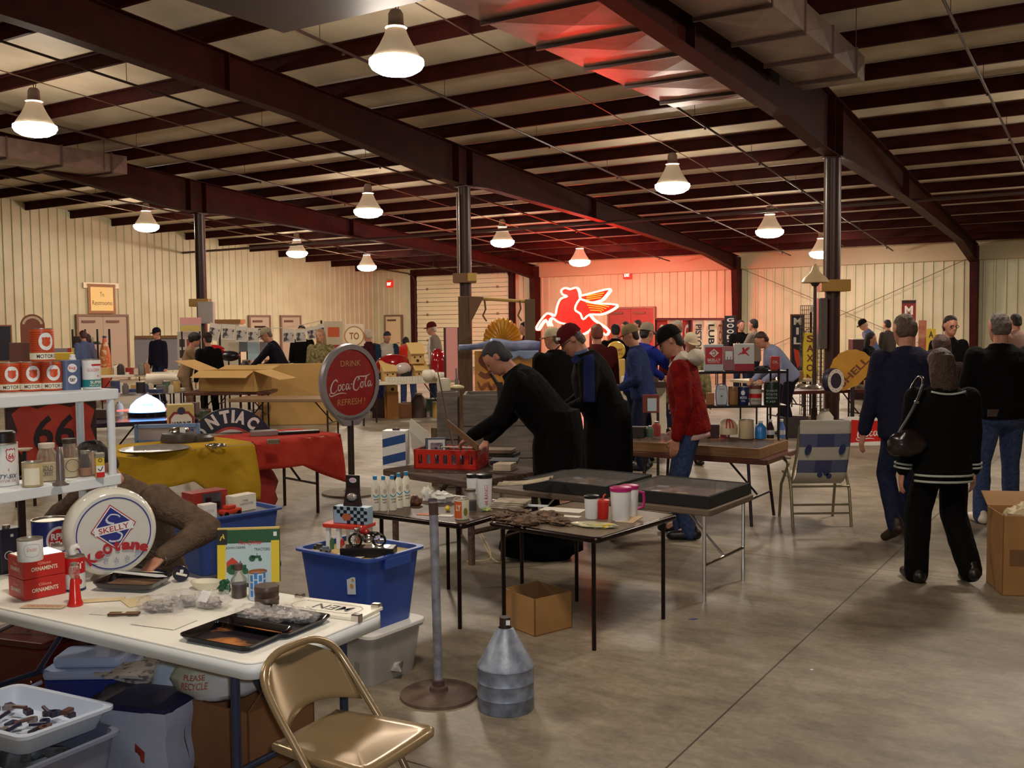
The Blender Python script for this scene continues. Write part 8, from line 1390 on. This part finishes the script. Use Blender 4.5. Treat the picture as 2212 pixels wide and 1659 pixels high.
mb = MB(); mb.lathe([(28*s, zs(611)), (29*s, zs(609)), (24*s, zs(600)), (14*s, zs(592)), (8*s, zs(584)), (5*s, zs(574)), (0, zs(569))], 32); mb.build('shade', mat('lamp_shade_old', (206, 180, 140), .35), t, sm=50)
mb = MB(); mb.lathe([(0, zs(620)), (6*s, zs(618)), (10*s, zs(612)), (10*s, zs(609)), (0, zs(609))], 20); mb.build('socket', mat('lamp_dark', (70, 44, 34), .4), t, sm=50); mb = MB(); mb.tube([(0, 0, 0), (0, 0, zs(616))], [5*s, 3.4*s], 12); mb.build('pole', mat('lamp_pole', (56, 34, 28), .45), t, sm=50); mb = MB(); mb.lathe([(.2, 0), (.19, .04), (.06, .07), (.05, .3), (0, .3)], 20); mb.build('base', mat('lamp_pole', (56, 34, 28), .45), t, sm=50)
t, mm, L_ = ftab('dark table of hubcaps in front of the right column', 1685, 846, 1905, 840, .8, .66, mat('table_maroon', (90, 40, 32), .4))
for i, (x, y, r) in enumerate(((1700, 838, .17), (1728, 836, .16), (1752, 839, .18), (1776, 836, .16), (1803, 838, .19), (1830, 836, .15), (1858, 838, .15))):
 p = P(x, y, .66); t = thing('hubcap', 'shiny hubcap lying on the dark table in front of the right column', 'hubcap', T((p.x, p.y, .6615)), group='hubcaps on the dark table'); mb = MB(); mb.lathe([(0, .06), (r*.3, .055), (r*.5, .03), (r*.9, .035), (r, .012), (r*.98, 0), (0, 0)], 24); mb.build('cap', mat('hubcap_chrome', (206, 196, 186), .18, metal=.9), t, sm=40)
p = D(1801, 836, 14.6); s = 14.6/F; t = thing('oval_clock', 'white ringed clock face with a dark blue centre standing on the hubcap table', 'clock', T((p.x, p.y, .663), FC(p)+.85)); R_ = 27*s
mb = MB(T((0, 0, R_+.0)) @ M.Rotation(PI/2, 4, 'X')); mb.lathe([(0, .04), (R_*.96, .04), (R_, .02), (R_, -.06), (0, -.06)], 32); mb.build('case', mat('clock_navy', (40, 34, 56), .4), t, sm=40); art(t, 'white_ring', flat((226, 216, 206)), lambda b_: b_.stroke(circ(R_*.78, 32), [R_*.32], z=.042, closed=True), T((0, 0, R_))); art(t, 'dial', flat((44, 34, 54)), lambda b_: b_.poly([(x, y, .042) for x, y in circ(R_*.6, 24)]), T((0, 0, R_)))
for k in range(12): a = 2*PI*k/12; art(t, 'hour_mark', flat((110, 50, 44)), lambda b_: b_.poly([(R_*.8*math.cos(a)+x, R_*.8*math.sin(a)+y, .044) for x, y in circ(R_*.045, 6)]), T((0, 0, R_)))
p = D(1842, 802, 15.2); s = 15.2/F; t = thing('shell_sign', 'flat orange yellow shell sign tilted behind the hubcap table', 'sign', T((p.x, p.y, p.z), FC(p))); R_ = 46*s; pl = []
for i in range(41): a = -.35+(PI+.7)*i/40; r = R_*(1+.035*abs(math.sin(i*PI/4))); pl.append((r*math.cos(a), r*math.sin(a)))
mb = MB(face(M.Rotation(-.82, 4, 'Y'))); mb.prism(pl+[(-.1, -R_*.62), (.1, -R_*.62)], -.03, 0); mb.build('shell', mat('shell_amber', (206, 148, 36), .4, c2=(186, 126, 30), ns=4), t); mb = MB(face(M.Rotation(-.82, 4, 'Y'))); mb.text('SHELL', R_*1.75, R_*.34, (0, -.02), z=.002, bold=.03); mb.build('lettering', flat((110, 56, 24)), t)
mb = MB(); mb.bx(-.03, .03, .04, .08, -p.z, .1); mb.build('stand_leg', leg_dk, t)
t, mm, L_ = ftab('pale topped counter of signs behind the tin rack', 1628, 823, 1765, 818, .7, .74, flat((206, 186, 150), .35));
t, mm, L_ = ftab('far right goods table below the bending man in the blue shirt', 1830, 20.8, 2010, 20.9, .9, .78, mat('table_brown', (92, 50, 36), .45))
for x, lb in ((1868, 'left pale round plate leaning on the far right goods table'), (1906, 'right pale round plate leaning on the far right goods table')):
 p = D(x, 768, 21.2); t = thing('plate', lb, 'plate', T((p.x, p.y, .783), FC(p)) @ M.Rotation(-.9, 4, 'X')); mb = MB(T((0, 0, .17)) @ M.Rotation(PI/2, 4, 'X')); mb.lathe([(0, .02), (.12, .02), (.19, .045), (.19, .03), (.12, 0), (0, 0)], 24); mb.build('plate_body', flat((222, 202, 166), .4), t, sm=50)
t = boxy('white_box', 'white box on the counter left of the long haired woman', 'box', T((D(1850, 752, 22).x, 22, .0)), (.26, .3, D(1850, 733, 22).z), flat((60, 24, 30))); mb = MB(); mb.bx(-.12, .12, -.14, .14, D(1850, 746, 22).z, D(1850, 731, 22).z); mb.build('white_top', flat((240, 232, 220)), t)
goods('%s among the signs on the far right tables', 'goods on the far right tables', [(x, 770, 20.9+.2*(i % 3)) for i, x in enumerate((1935, 1950, 1965, 1980, 1995))], .78, .2, 50)
goods('%s on the pale counter behind the tin rack', 'goods on the pale counter', [(x, 815, 16.75+.15*(i % 2)) for i, x in enumerate((1642, 1655, 1668, 1690, 1705, 1722))], .74, .17, 51)
goods('%s on the floor under the hubcap table', 'goods under the hubcap table', [(x, 930, 14.8+.2*(i % 2)) for i, x in enumerate((1712, 1735, 1758, 1782, 1806, 1832))], 0.0, .26, 52)
t, mm, L_ = ftab('white fronted counter behind the red jacket man', 1345, 838, 1440, 836, .6, .86, flat((226, 214, 190), .5)); mb = MB(); mb.bx(0, L_, .02, .05, .0, .86); mb.build('front_board', flat((222, 210, 186), .5), t)
p = D(1331, 770, 14.5); s = 14.5/F; t = thing('gas_globe', 'small yellow gas pump globe behind the capped man', 'globe sign', T((p.x, p.y, 0), FC(p))); zc = p.z; mb = MB(T((0, 0, D(1331, 757, 14.5).z)) @ M.Rotation(PI/2, 4, 'X')); mb.lathe([(0, .07), (18*s, .06), (20*s, .02), (20*s, -.04), (0, -.05)], 28); mb.build('globe', mat('globe_yellow', (222, 176, 60), .3), t, sm=50); mb = MB(); mb.bx(-.13, .13, -.1, .1, 0, D(1331, 775, 14.5).z); mb.build('pump_body', mat('pump_cream', (206, 170, 90), .5), t, bev=.02)
mb = MB(face(T((0, -.075, D(1331, 757, 14.5).z)))); mb.text('Power', .2, .06, (0, .02), slant=.3); mb.text('GASOLINE', .2, .035, (0, -.05)); mb.build('lettering', flat((90, 50, 30)), t)
goods('%s on the white counter between the visitors', 'goods on the white counter', [(x, 832, 13.2) for x in (1362, 1378, 1394, 1410, 1426)], .86, .16, 53)
t, w, h = sg('tin_sign', 'small brown framed white tin sign beside the red jacket', 'sign', 1388, 1424, 852, 892, 10.6, flat((120, 50, 36)), legs=0.0); art(t, 'white_panel', flat((190, 206, 216)), lambda b_: b_.bx(-w*.2, w*.34, h*.1, h*.8, .001, .002))
goods('%s on the wooden display case left of the red jacket', 'goods on the wooden case', [(x, 950, 9.0+.15*(i % 2)) for i, x in enumerate((1378, 1392, 1404, 1418))], .672, .09, 54)
# ================================================================ the visitors
def at_(x, d): p = D(x, 700, d); return (p.x, p.y)
R90 = PI/2; jacket_n = cloth('dark_navy', (22, 20, 34)); C_blueplain = cloth('jacket_blue', (30, 44, 130)); C_denimj = cloth('denim_jacket', (48, 58, 98), (38, 46, 84), ns=30)
C_redj = cloth('jacket_red', (138, 24, 18), (112, 16, 14), ns=14, b=.5, bs=35); C_white = cloth('hood_cream', (214, 204, 186)); C_camo = cloth('camouflage', (150, 138, 96), (84, 78, 50), ns=22); C_tan = cloth('tan_jacket', (150, 122, 92), (136, 108, 80), ns=10)
C_grey = cloth('grey_jacket', (126, 112, 100)); C_teal = cloth('teal_jacket', (40, 62, 84)); C_redsw = cloth('red_sweater', (196, 48, 30)); C_lblue = cloth('pale_blue_shirt', (136, 142, 172)); C_fleece = cloth('fleece_brown', (108, 88, 72), (92, 74, 60), ns=30, b=.6, bs=90); C_shirtblue = cloth('shirt_blue_grey', (92, 104, 140)); C_wh = cloth('white_shirt', (206, 180, 170)); C_dred = cloth('dark_red_shirt', (70, 20, 20)); C_beige = cloth('pinkish_clothes', (150, 120, 110))
cap_b = cloth('cap_black', (20, 14, 14)); cap_m = cloth('cap_maroon', (84, 22, 22)); cap_k = cloth('cap_khaki', (128, 110, 78)); cap_w = cloth('cap_cream', (206, 188, 156)); cap_g = cloth('cap_grey', (150, 138, 116)); cap_n = cloth('cap_navy', (24, 20, 36))
def ribbon(t, nm, pts, w, mt, th=.006):       # flat band following points (a stripe, strap or cuff)
 mb = MB(); n = len(pts); pts = [V(p) for p, _ in pts] if False else [(V(p), V(o)) for p, o in pts]; vs = []
 for i, (p, o) in enumerate(pts):
  a, c = pts[max(i-1, 0)][0], pts[min(i+1, n-1)][0]; w_ = (c-a).normalized(); s_ = w_.cross(o).normalized(); vs += [p-s_*w/2, p+s_*w/2]
 mb.add(vs, [(2*i, 2*i+1, 2*i+3, 2*i+2) for i in range(n-1)]); o_ = mb.build(nm, mt, t, sm=60); sd = o_.modifiers.new('s', 'SOLIDIFY'); sd.thickness = th; sd.offset = 0; return o_
m = person('man in a black jacket bending over the red crate, seen from his left', at_(1205, 7.42), R90-.12, 1.78, C_black, C_black, lean=.66, head=(.40, .1), lh=(-.20, .64, .90), rh=(.12, .56, .84), hair=mat('hair_slate', (52, 50, 54), .6, bump=.6, bs=120), girth=1.32, pole=((-.3, .2, -1), (.3, .1, -1)), lf=(-.16, .0, 0), rf=(.16, .05, 0), hem=-.05, skirt=.42, curl=.9, palms=(V((0, 0, -1)), V((0, 0, -1))))
ribbon(m['t'], 'wristwatch', [(m['wr'][0]+V((.034*math.cos(a), 0, .034*math.sin(a)))-(m['wr'][0]-m['el'][0]).normalized()*.02, V((math.cos(a), 0, math.sin(a)))) for a in [2*PI*k/14 for k in range(15)]], .03, tin, .004)
m = person('man in a maroon cap and black jacket with a blue sleeve stripe', at_(1312, 8.05), R90-.05, 1.80, C_black, C_black, lean=.34, head=(.45, .0), lh=(-.16, .34, 1.02), rh=(.16, .38, 1.0), hair=H_grey, capm=cap_m, girth=1.36, pole=((-.9, -.5, -.6), (.9, -.5, -.6)), hem=-.06, skirt=.46, curl=.7)
stripe_m = cloth('stripe_blue', (24, 34, 76)); s_ = m['s']; sh, el = m['sh'][0], m['el'][0]; out = V((-1, -.1, .15)).normalized()
pts = [(m['at'](.575)-m['xs']*.05+m['fs']*.075, V((-.3, .6, .7))), (m['at'](.535)-m['xs']*.14+m['fs']*.05, V((-.4, .3, .9))), (sh+V((-.05, 0, .078)), V((-.5, 0, .9))), (sh+V((-.095, .0, .02)), out)]
for k in (.2, .4, .6, .8, 1.0): c_ = sh+(el-sh)*k; pts.append((c_+V((-.094+.012*k, 0, 0)), out))
ribbon(m['t'], 'sleeve_stripe', [(p, o) for p, o in zip(smooth([tuple(p) for p, _ in pts], 3), smooth([tuple(o) for _, o in pts], 3))], .085, stripe_m, .02)
ribbon(m['t'], 'collar_edge', [(m['at'](.585)-m['xs']*.075*math.cos(a)+m['fs']*.075*math.sin(a), -m['xs']*math.cos(a)+m['fs']*math.sin(a)) for a in [-.5+.32*k for k in range(8)]], .05, C_shirtblue, .012)
g_ = MB();
for q in (-1, 1): g_.tube([m['HP'](q*.033+.022*math.cos(a), .098, .0+.018*math.sin(a)) for a in [2*PI*k/12 for k in range(13)]], .003, 5)
g_.tube([m['HP'](-.055, .095, .003), m['HP'](-.078, .0, .008)], .003, 5); g_.build('spectacles', chrome, m['t'], sm=60)
for q in (-.02, .03): e = MB(); e.box(m['HP'](-.045+q*.4, .085+q*.1, .07), (.025, .025, .022), .4); e.build('cap_badge', wht, m['t'], bev=.003)
m = person('man in a red jacket with a cream hood and black cap, hand in pocket', at_(1493, 7.9), R90-.25, 1.74, C_redj, C_jean, lean=.16, head=(.40, .05), lh=(-.23, .10, .84), rh=(.22, .14, .86), hair=H_dark, capm=cap_b, hood=C_white, girth=1.12, pole=((-.6, -1, .0), (.6, -1, 0)), lf=(-.14, .0, 0), rf=(.12, .10, 0), hem=-.07)
ribbon(m['t'], 'waistband', [(m['at'](-.085)+m['xs']*.172*math.cos(a)+m['fs']*.132*math.sin(a), m['xs']*math.cos(a)+m['fs']*math.sin(a)) for a in [2*PI*k/24 for k in range(25)]], .05, cloth('waist_pink', (206, 170, 166)), .012)
person('balding man in a dark blue jacket walking away', at_(1968, 7.65), .06, 1.80, cloth('jacket_midnight', (34, 34, 54), (28, 28, 46), ns=30), C_dkjean, lean=.10, head=(.16, .12), lh=(-.33, .10, .80), rh=(.26, .2, .85), hair=mat('hair_brown_grey', (92, 70, 54), .6, bump=.5, bs=120), hstyle='balding', girth=1.34, lf=(-.17, -.16, .10), rf=(.10, .30, 0), hem=-.12, shoe=mat('shoe_brown', (44, 26, 22), .5))
m = person('woman in a black jacket with white stripes carrying a handbag, walking away', at_(2040, 6.42), -.02, 1.55, C_black, C_black, lean=.04, head=(.25, -.05), lh=(-.31, .02, .73), rh=(.27, .06, .64), hair=H_brown, hstyle='long', girth=1.2, lf=(-.15, .02, 0), rf=(.14, -.12, .05), hem=-.16, legwide=1.35, pole=((-1, -.2, 0), (1, -.2, 0)))
white_tr = cloth('trim_white', (176, 180, 168))
for z_ in (-.10, -.145): ribbon(m['t'], 'hem_stripe', [(m['at'](z_)+m['xs']*.222*math.cos(a)*m['s']+m['fs']*.172*math.sin(a)*m['s'], m['xs']*math.cos(a)+m['fs']*math.sin(a)) for a in [PI+.15+(PI-.3)*k/16 for k in range(17)]], .014, white_tr)
ribbon(m['t'], 'collar_stripe', [(m['at'](.525-.02*math.sin(PI*k/8))+m['xs']*(-.11+.22*k/8)-m['fs']*(.098+.012*math.sin(PI*k/8)), -m['fs']) for k in range(9)], .012, white_tr)
for i in (0, 1):
 w_ = m['wr'][i]; d_ = (w_-m['el'][i]).normalized(); x_ = d_.cross(V((0, 1, 0))).normalized(); y_ = x_.cross(d_)
 for k in (.03, .055): ribbon(m['t'], 'cuff_stripe', [(w_-d_*k+x_*.054*math.cos(a)+y_*.054*math.sin(a), x_*math.cos(a)+y_*math.sin(a)) for a in [2*PI*j/14 for j in range(15)]], .012, white_tr)
hb = m['t'].matrix_world.copy() if False else None; p = at_(1962, 6.35); s_ = 6.35/F
t = thing('handbag', 'black shiny handbag hanging at the hip of the woman in black', 'handbag', T((p[0], p[1], 0), 0)); zb_ = lambda y: D(1962, y, 6.35).z; bagm = mat('bag_black', (34, 24, 24), .25, bump=.3, bs=12)
mb = MB(); lump(mb, (0, 0, zb_(985)), (.125, .06, .17), 77, .25); mb.build('bag_body', bagm, t, sm=60); mb = MB(); mb.tube(smooth([(-.05, 0, zb_(935)), (.035, -.02, zb_(880)), (.09, -.03, zb_(826)), (.10, .08, zb_(818)), (.06, .12, zb_(860)), (.05, .06, zb_(930))], 4), .011, 8); mb.build('strap', bagm, t, sm=60); mb = MB(); mb.box((.045, -.035, zb_(868)), (.03, .008, .018)); mb.build('buckle', chrome, t, bev=.002)
m = person('man in a black jacket and jeans standing at the right edge, seen from behind', at_(2166, 8.3), .0, 1.80, C_black, C_jean, lean=.03, head=(.12, .1), lh=(-.24, .22, .95), rh=(.26, .2, .95), hair=H_grey, hstyle='balding', girth=1.35, lf=(-.15, .0, 0), rf=(.18, .16, 0), shoe=mat('shoe_white', (214, 204, 190), .5), hem=-.04)
e = MB(); e.box(m['hc']+V((-.14, -.16, .02)), (.10, .012, .06)); e.build('belt_pouch', flat((70, 56, 46)), m['t'], bev=.004)
sp = at_(306, 4.98); hl = P(352, 1208, TZ+.035);
m = person('seated seller in a brown fleece behind the round globe, hand on the table', sp, PI-.25, 1.76, C_fleece, C_dkjean, lean=.46, head=(.6, -.2), lh=(V((math.cos(-(PI-.25))*(hl.x-sp[0])-math.sin(-(PI-.25))*(hl.y-sp[1]), math.sin(-(PI-.25))*(hl.x-sp[0])+math.cos(-(PI-.25))*(hl.y-sp[1]), TZ+.05))/(1.72/1.75)), rh=(.22, .28, .66), hair=H_dark, drop=.44, lf=(-.16, .25, 0), rf=(.16, .25, 0), girth=1.12, pole=((-1, -.4, -.3), (1, -.3, -.3)), curl=.45, palms=(V((0, 0, -1)), None))
w_ = m['wr'][0]; d_ = (w_-m['el'][0]).normalized(); x_ = d_.cross(V((0, 0, 1))).normalized(); y_ = x_.cross(d_)
ribbon(m['t'], 'wristwatch', [(w_-d_*.0+x_*.036*math.cos(a)+y_*.036*math.sin(a), x_*math.cos(a)+y_*math.sin(a)) for a in [2*PI*j/16 for j in range(17)]], .022, chrome, .005)
t = thing('stool', 'low stool under the seated seller behind the white table', 'stool', T((sp[0]+.02, sp[1]+.12, 0))); mb = MB(); mb.lathe([(0, .30), (.17, .30), (.18, .33), (0, .34)], 20); mb.build('seat', wood, t, sm=40)
for a in range(3): mb = MB(); mb.tube([(.1*math.cos(a*2.1), .1*math.sin(a*2.1), .30), (.15*math.cos(a*2.1), .15*math.sin(a*2.1), 0)], .014, 8); mb.build('leg', leg_dk, t)
far = dict(near=False)
person('man in a khaki cap and denim jacket facing left', at_(1390, 11.6), R90-.3, 1.74, C_denimj, C_dkjean, lean=.18, head=(.2, 0), lh=(-.2, .25, 1.0), rh=(.2, .3, 1.0), hair=H_dark, capm=cap_k, girth=1.15, **far)
person('man in a bright blue jacket with a grey cap behind the denim jacket', at_(1374, 12.3), -1.15, 1.76, C_blueplain, C_dkjean, lean=.22, head=(.1, .4), lh=(-.25, .55, 1.05), rh=(.2, .6, 1.05), hair=H_dark, capm=cap_g, girth=1.25, **far)
person('man in a cream cap and black jacket seen from behind', at_(1203, 11.2), .45, 1.70, C_black, C_black, lean=.08, head=(.1, .7), hair=H_grey, capm=cap_w, girth=1.35, **far)
person('visitor with the red light of the neon horse coloured into the hair', at_(1290, 12.6), .1, 1.74, C_dred, C_dkjean, head=(.1, .1), hair=mat('hair_neon_lit', (120, 58, 36), .6), girth=1.1, **far)  # reddish hair colour holds the neon light falling on the head
person('visitor in a black vest with white piping by the red lit doors', at_(1330, 17.5), .0, 1.74, C_black, C_dkjean, hair=H_dark, girth=1.2, **far)
person('man in a pale shirt by the red lit doors', at_(1353, 24.5), R90, 1.80, C_wh, C_dkjean, hair=H_dark, **far); person('man in a dark shirt right of the pale shirt by the red lit doors', at_(1380, 24.8), R90-.2, 1.84, C_wh, C_dkjean, hair=H_dark, **far)
person('white haired visitor behind the red jacket man', at_(1464, 15.5), 2.6, 1.78, C_dred, C_dkjean, hair=H_white, head=(.1, 0), **far)
person('child sized visitor in a pale patterned top behind the cream hood', at_(1488, 12.0), PI, 1.62, C_camo, C_dkjean, hair=None, capm=cap_w, head=(.3, .3), **far)
person('man in a black jacket facing the camera beside the navy sign', at_(1600, 22.5), PI, 1.80, C_black, C_dkjean, hair=H_dark, head=(0, .3), **far)
person('man in a grey brown jacket holding a paper left of the bending man', at_(1630, 21.5), .9, 1.82, C_grey, C_dkjean, hair=H_dark, lh=(-.1, .35, 1.2), rh=(.1, .35, 1.2), **far)
person('man in a pale blue shirt bending over the counter', at_(1706, 14.9), R90, 1.74, C_lblue, C_navy, lean=.62, head=(.3, 0), lh=(-.2, .45, .88), rh=(.2, .5, .88), hair=mat('hair_dkbrown', (60, 30, 22), .6), girth=1.15, **far)
person('man in a black cap and light blue shirt leaning over a far table', at_(1890, 24.2), R90, 1.86, C_shirtblue, C_dkjean, lean=.35, head=(.3, 0), hair=H_white, capm=cap_b, **far); person('man in a dark grey jacket right of the light blue shirt', at_(1918, 24.6), .5, 1.78, cloth('dk_grey', (70, 62, 58)), C_dkjean, hair=H_dark, **far)
person('woman with long dark hair and dark top behind the shell sign', at_(1872, 17.4), -2.2, 1.55, C_black, C_black, hair=H_dark, hstyle='long', lean=.1, **far)
m = person('man with glasses in a black sweater facing the camera', at_(2050, 12.6), PI+.1, 1.80, C_black, C_dkjean, hair=H_dark, head=(.15, 0), **far)
g_ = MB()
for q in (-1, 1): g_.tube([m['HP'](q*.033+.024*math.cos(a), .1, .016*math.sin(a)) for a in [2*PI*k/12 for k in range(13)]], .004, 5)
g_.build('spectacles', blk, m['t'])
person('brown haired visitor just behind the woman in black', at_(2034, 9.6), -.1, 1.60, cloth('brown_top', (40, 26, 24)), C_black, hair=mat('hair_chestnut', (66, 36, 26), .55, bump=.5, bs=100), hstyle='long', girth=1.05, **far)
person('visitor in pinkish clothes at the right edge behind the black jacket', at_(2196, 16.5), .3, 1.84, C_beige, C_dkjean, hair=H_dark, **far)
person('man in a dark red shirt behind the timber stand', at_(1136, 19.5), R90, 1.80, C_dred, C_dkjean, hair=H_dark, **far)
person('man in a blue grey shirt by the grey double doors', at_(183, 23.5), .9, 1.72, C_shirtblue, C_dkjean, hair=mat('hair_reddark', (70, 34, 30), .6), lean=.12, **far)
person('man in a dark cap and navy jacket standing left of the left column', at_(342, 22.6), PI-.5, 1.76, jacket_n, C_dkjean, hair=H_dark, capm=cap_n, lean=.05, **far)
person('curly haired visitor in a tan jacket leaning to the right', at_(396, 17.75), -1.35, 1.68, C_tan, C_tan, hair=H_dark, hstyle='bushy', lean=.25, head=(.2, 0), lh=(-.2, .5, .98), rh=(.15, .52, .98), **far)
person('man in a dark cap and black jacket right of the curly haired visitor', at_(452, 17.65), .7, 1.66, C_black, C_black, hair=H_dark, capm=cloth('cap_olive', (50, 36, 28)), lean=.12, **far)
person('man in a grey cap and navy jacket reaching across the far table', at_(612, 18.0), R90, 1.80, jacket_n, C_dkjean, hair=H_grey, capm=cap_g, lean=.42, head=(.2, 0), lh=(-.15, .6, .95), rh=(.15, .5, .95), **far)
person('dark haired visitor in black behind the poster string', at_(652, 21.5), PI, 1.78, C_black, C_dkjean, hair=H_dark, **far)
person('fair haired visitor in a camouflage coat', at_(692, 18.05), PI-.2, 1.70, C_camo, C_camo, hair=mat('hair_fair', (150, 112, 74), .6), hstyle='long', girth=1.15, **far)
person('visitor in a dark striped top right of the round cola sign', at_(796, 20.0), 1.0, 1.68, cloth('maroon_top', (60, 24, 30)), C_dkjean, hair=H_white, **far)
person('dark haired visitor in a teal jacket and white shirt looking down', at_(832, 20.2), PI+.4, 1.66, C_teal, C_dkjean, hair=H_dark, head=(.5, 0), lean=.1, girth=1.2, topvm=(lambda c: c.y > .06 and abs(c.x) < .13, cloth('shirt_offwhite', (190, 180, 166))), **far)
person('visitor in a red sweater bending over with his back turned', at_(881, 20.6), .2, 1.75, C_redsw, C_jean, lean=.85, head=(.3, 0), lh=(-.3, .5, .7), rh=(.3, .5, .7), hair=H_dark, girth=1.35, **far)
person('man in a maroon cap and grey jacket left of the pink board', at_(942, 20.3), R90-.1, 1.82, C_grey, C_dkjean, hair=H_white, capm=cap_m, lean=.1, head=(.1, 0), girth=1.15, topvm=(lambda c: c.y > .075 and c.z > .95, cloth('tshirt_white', (226, 220, 206))), **far)
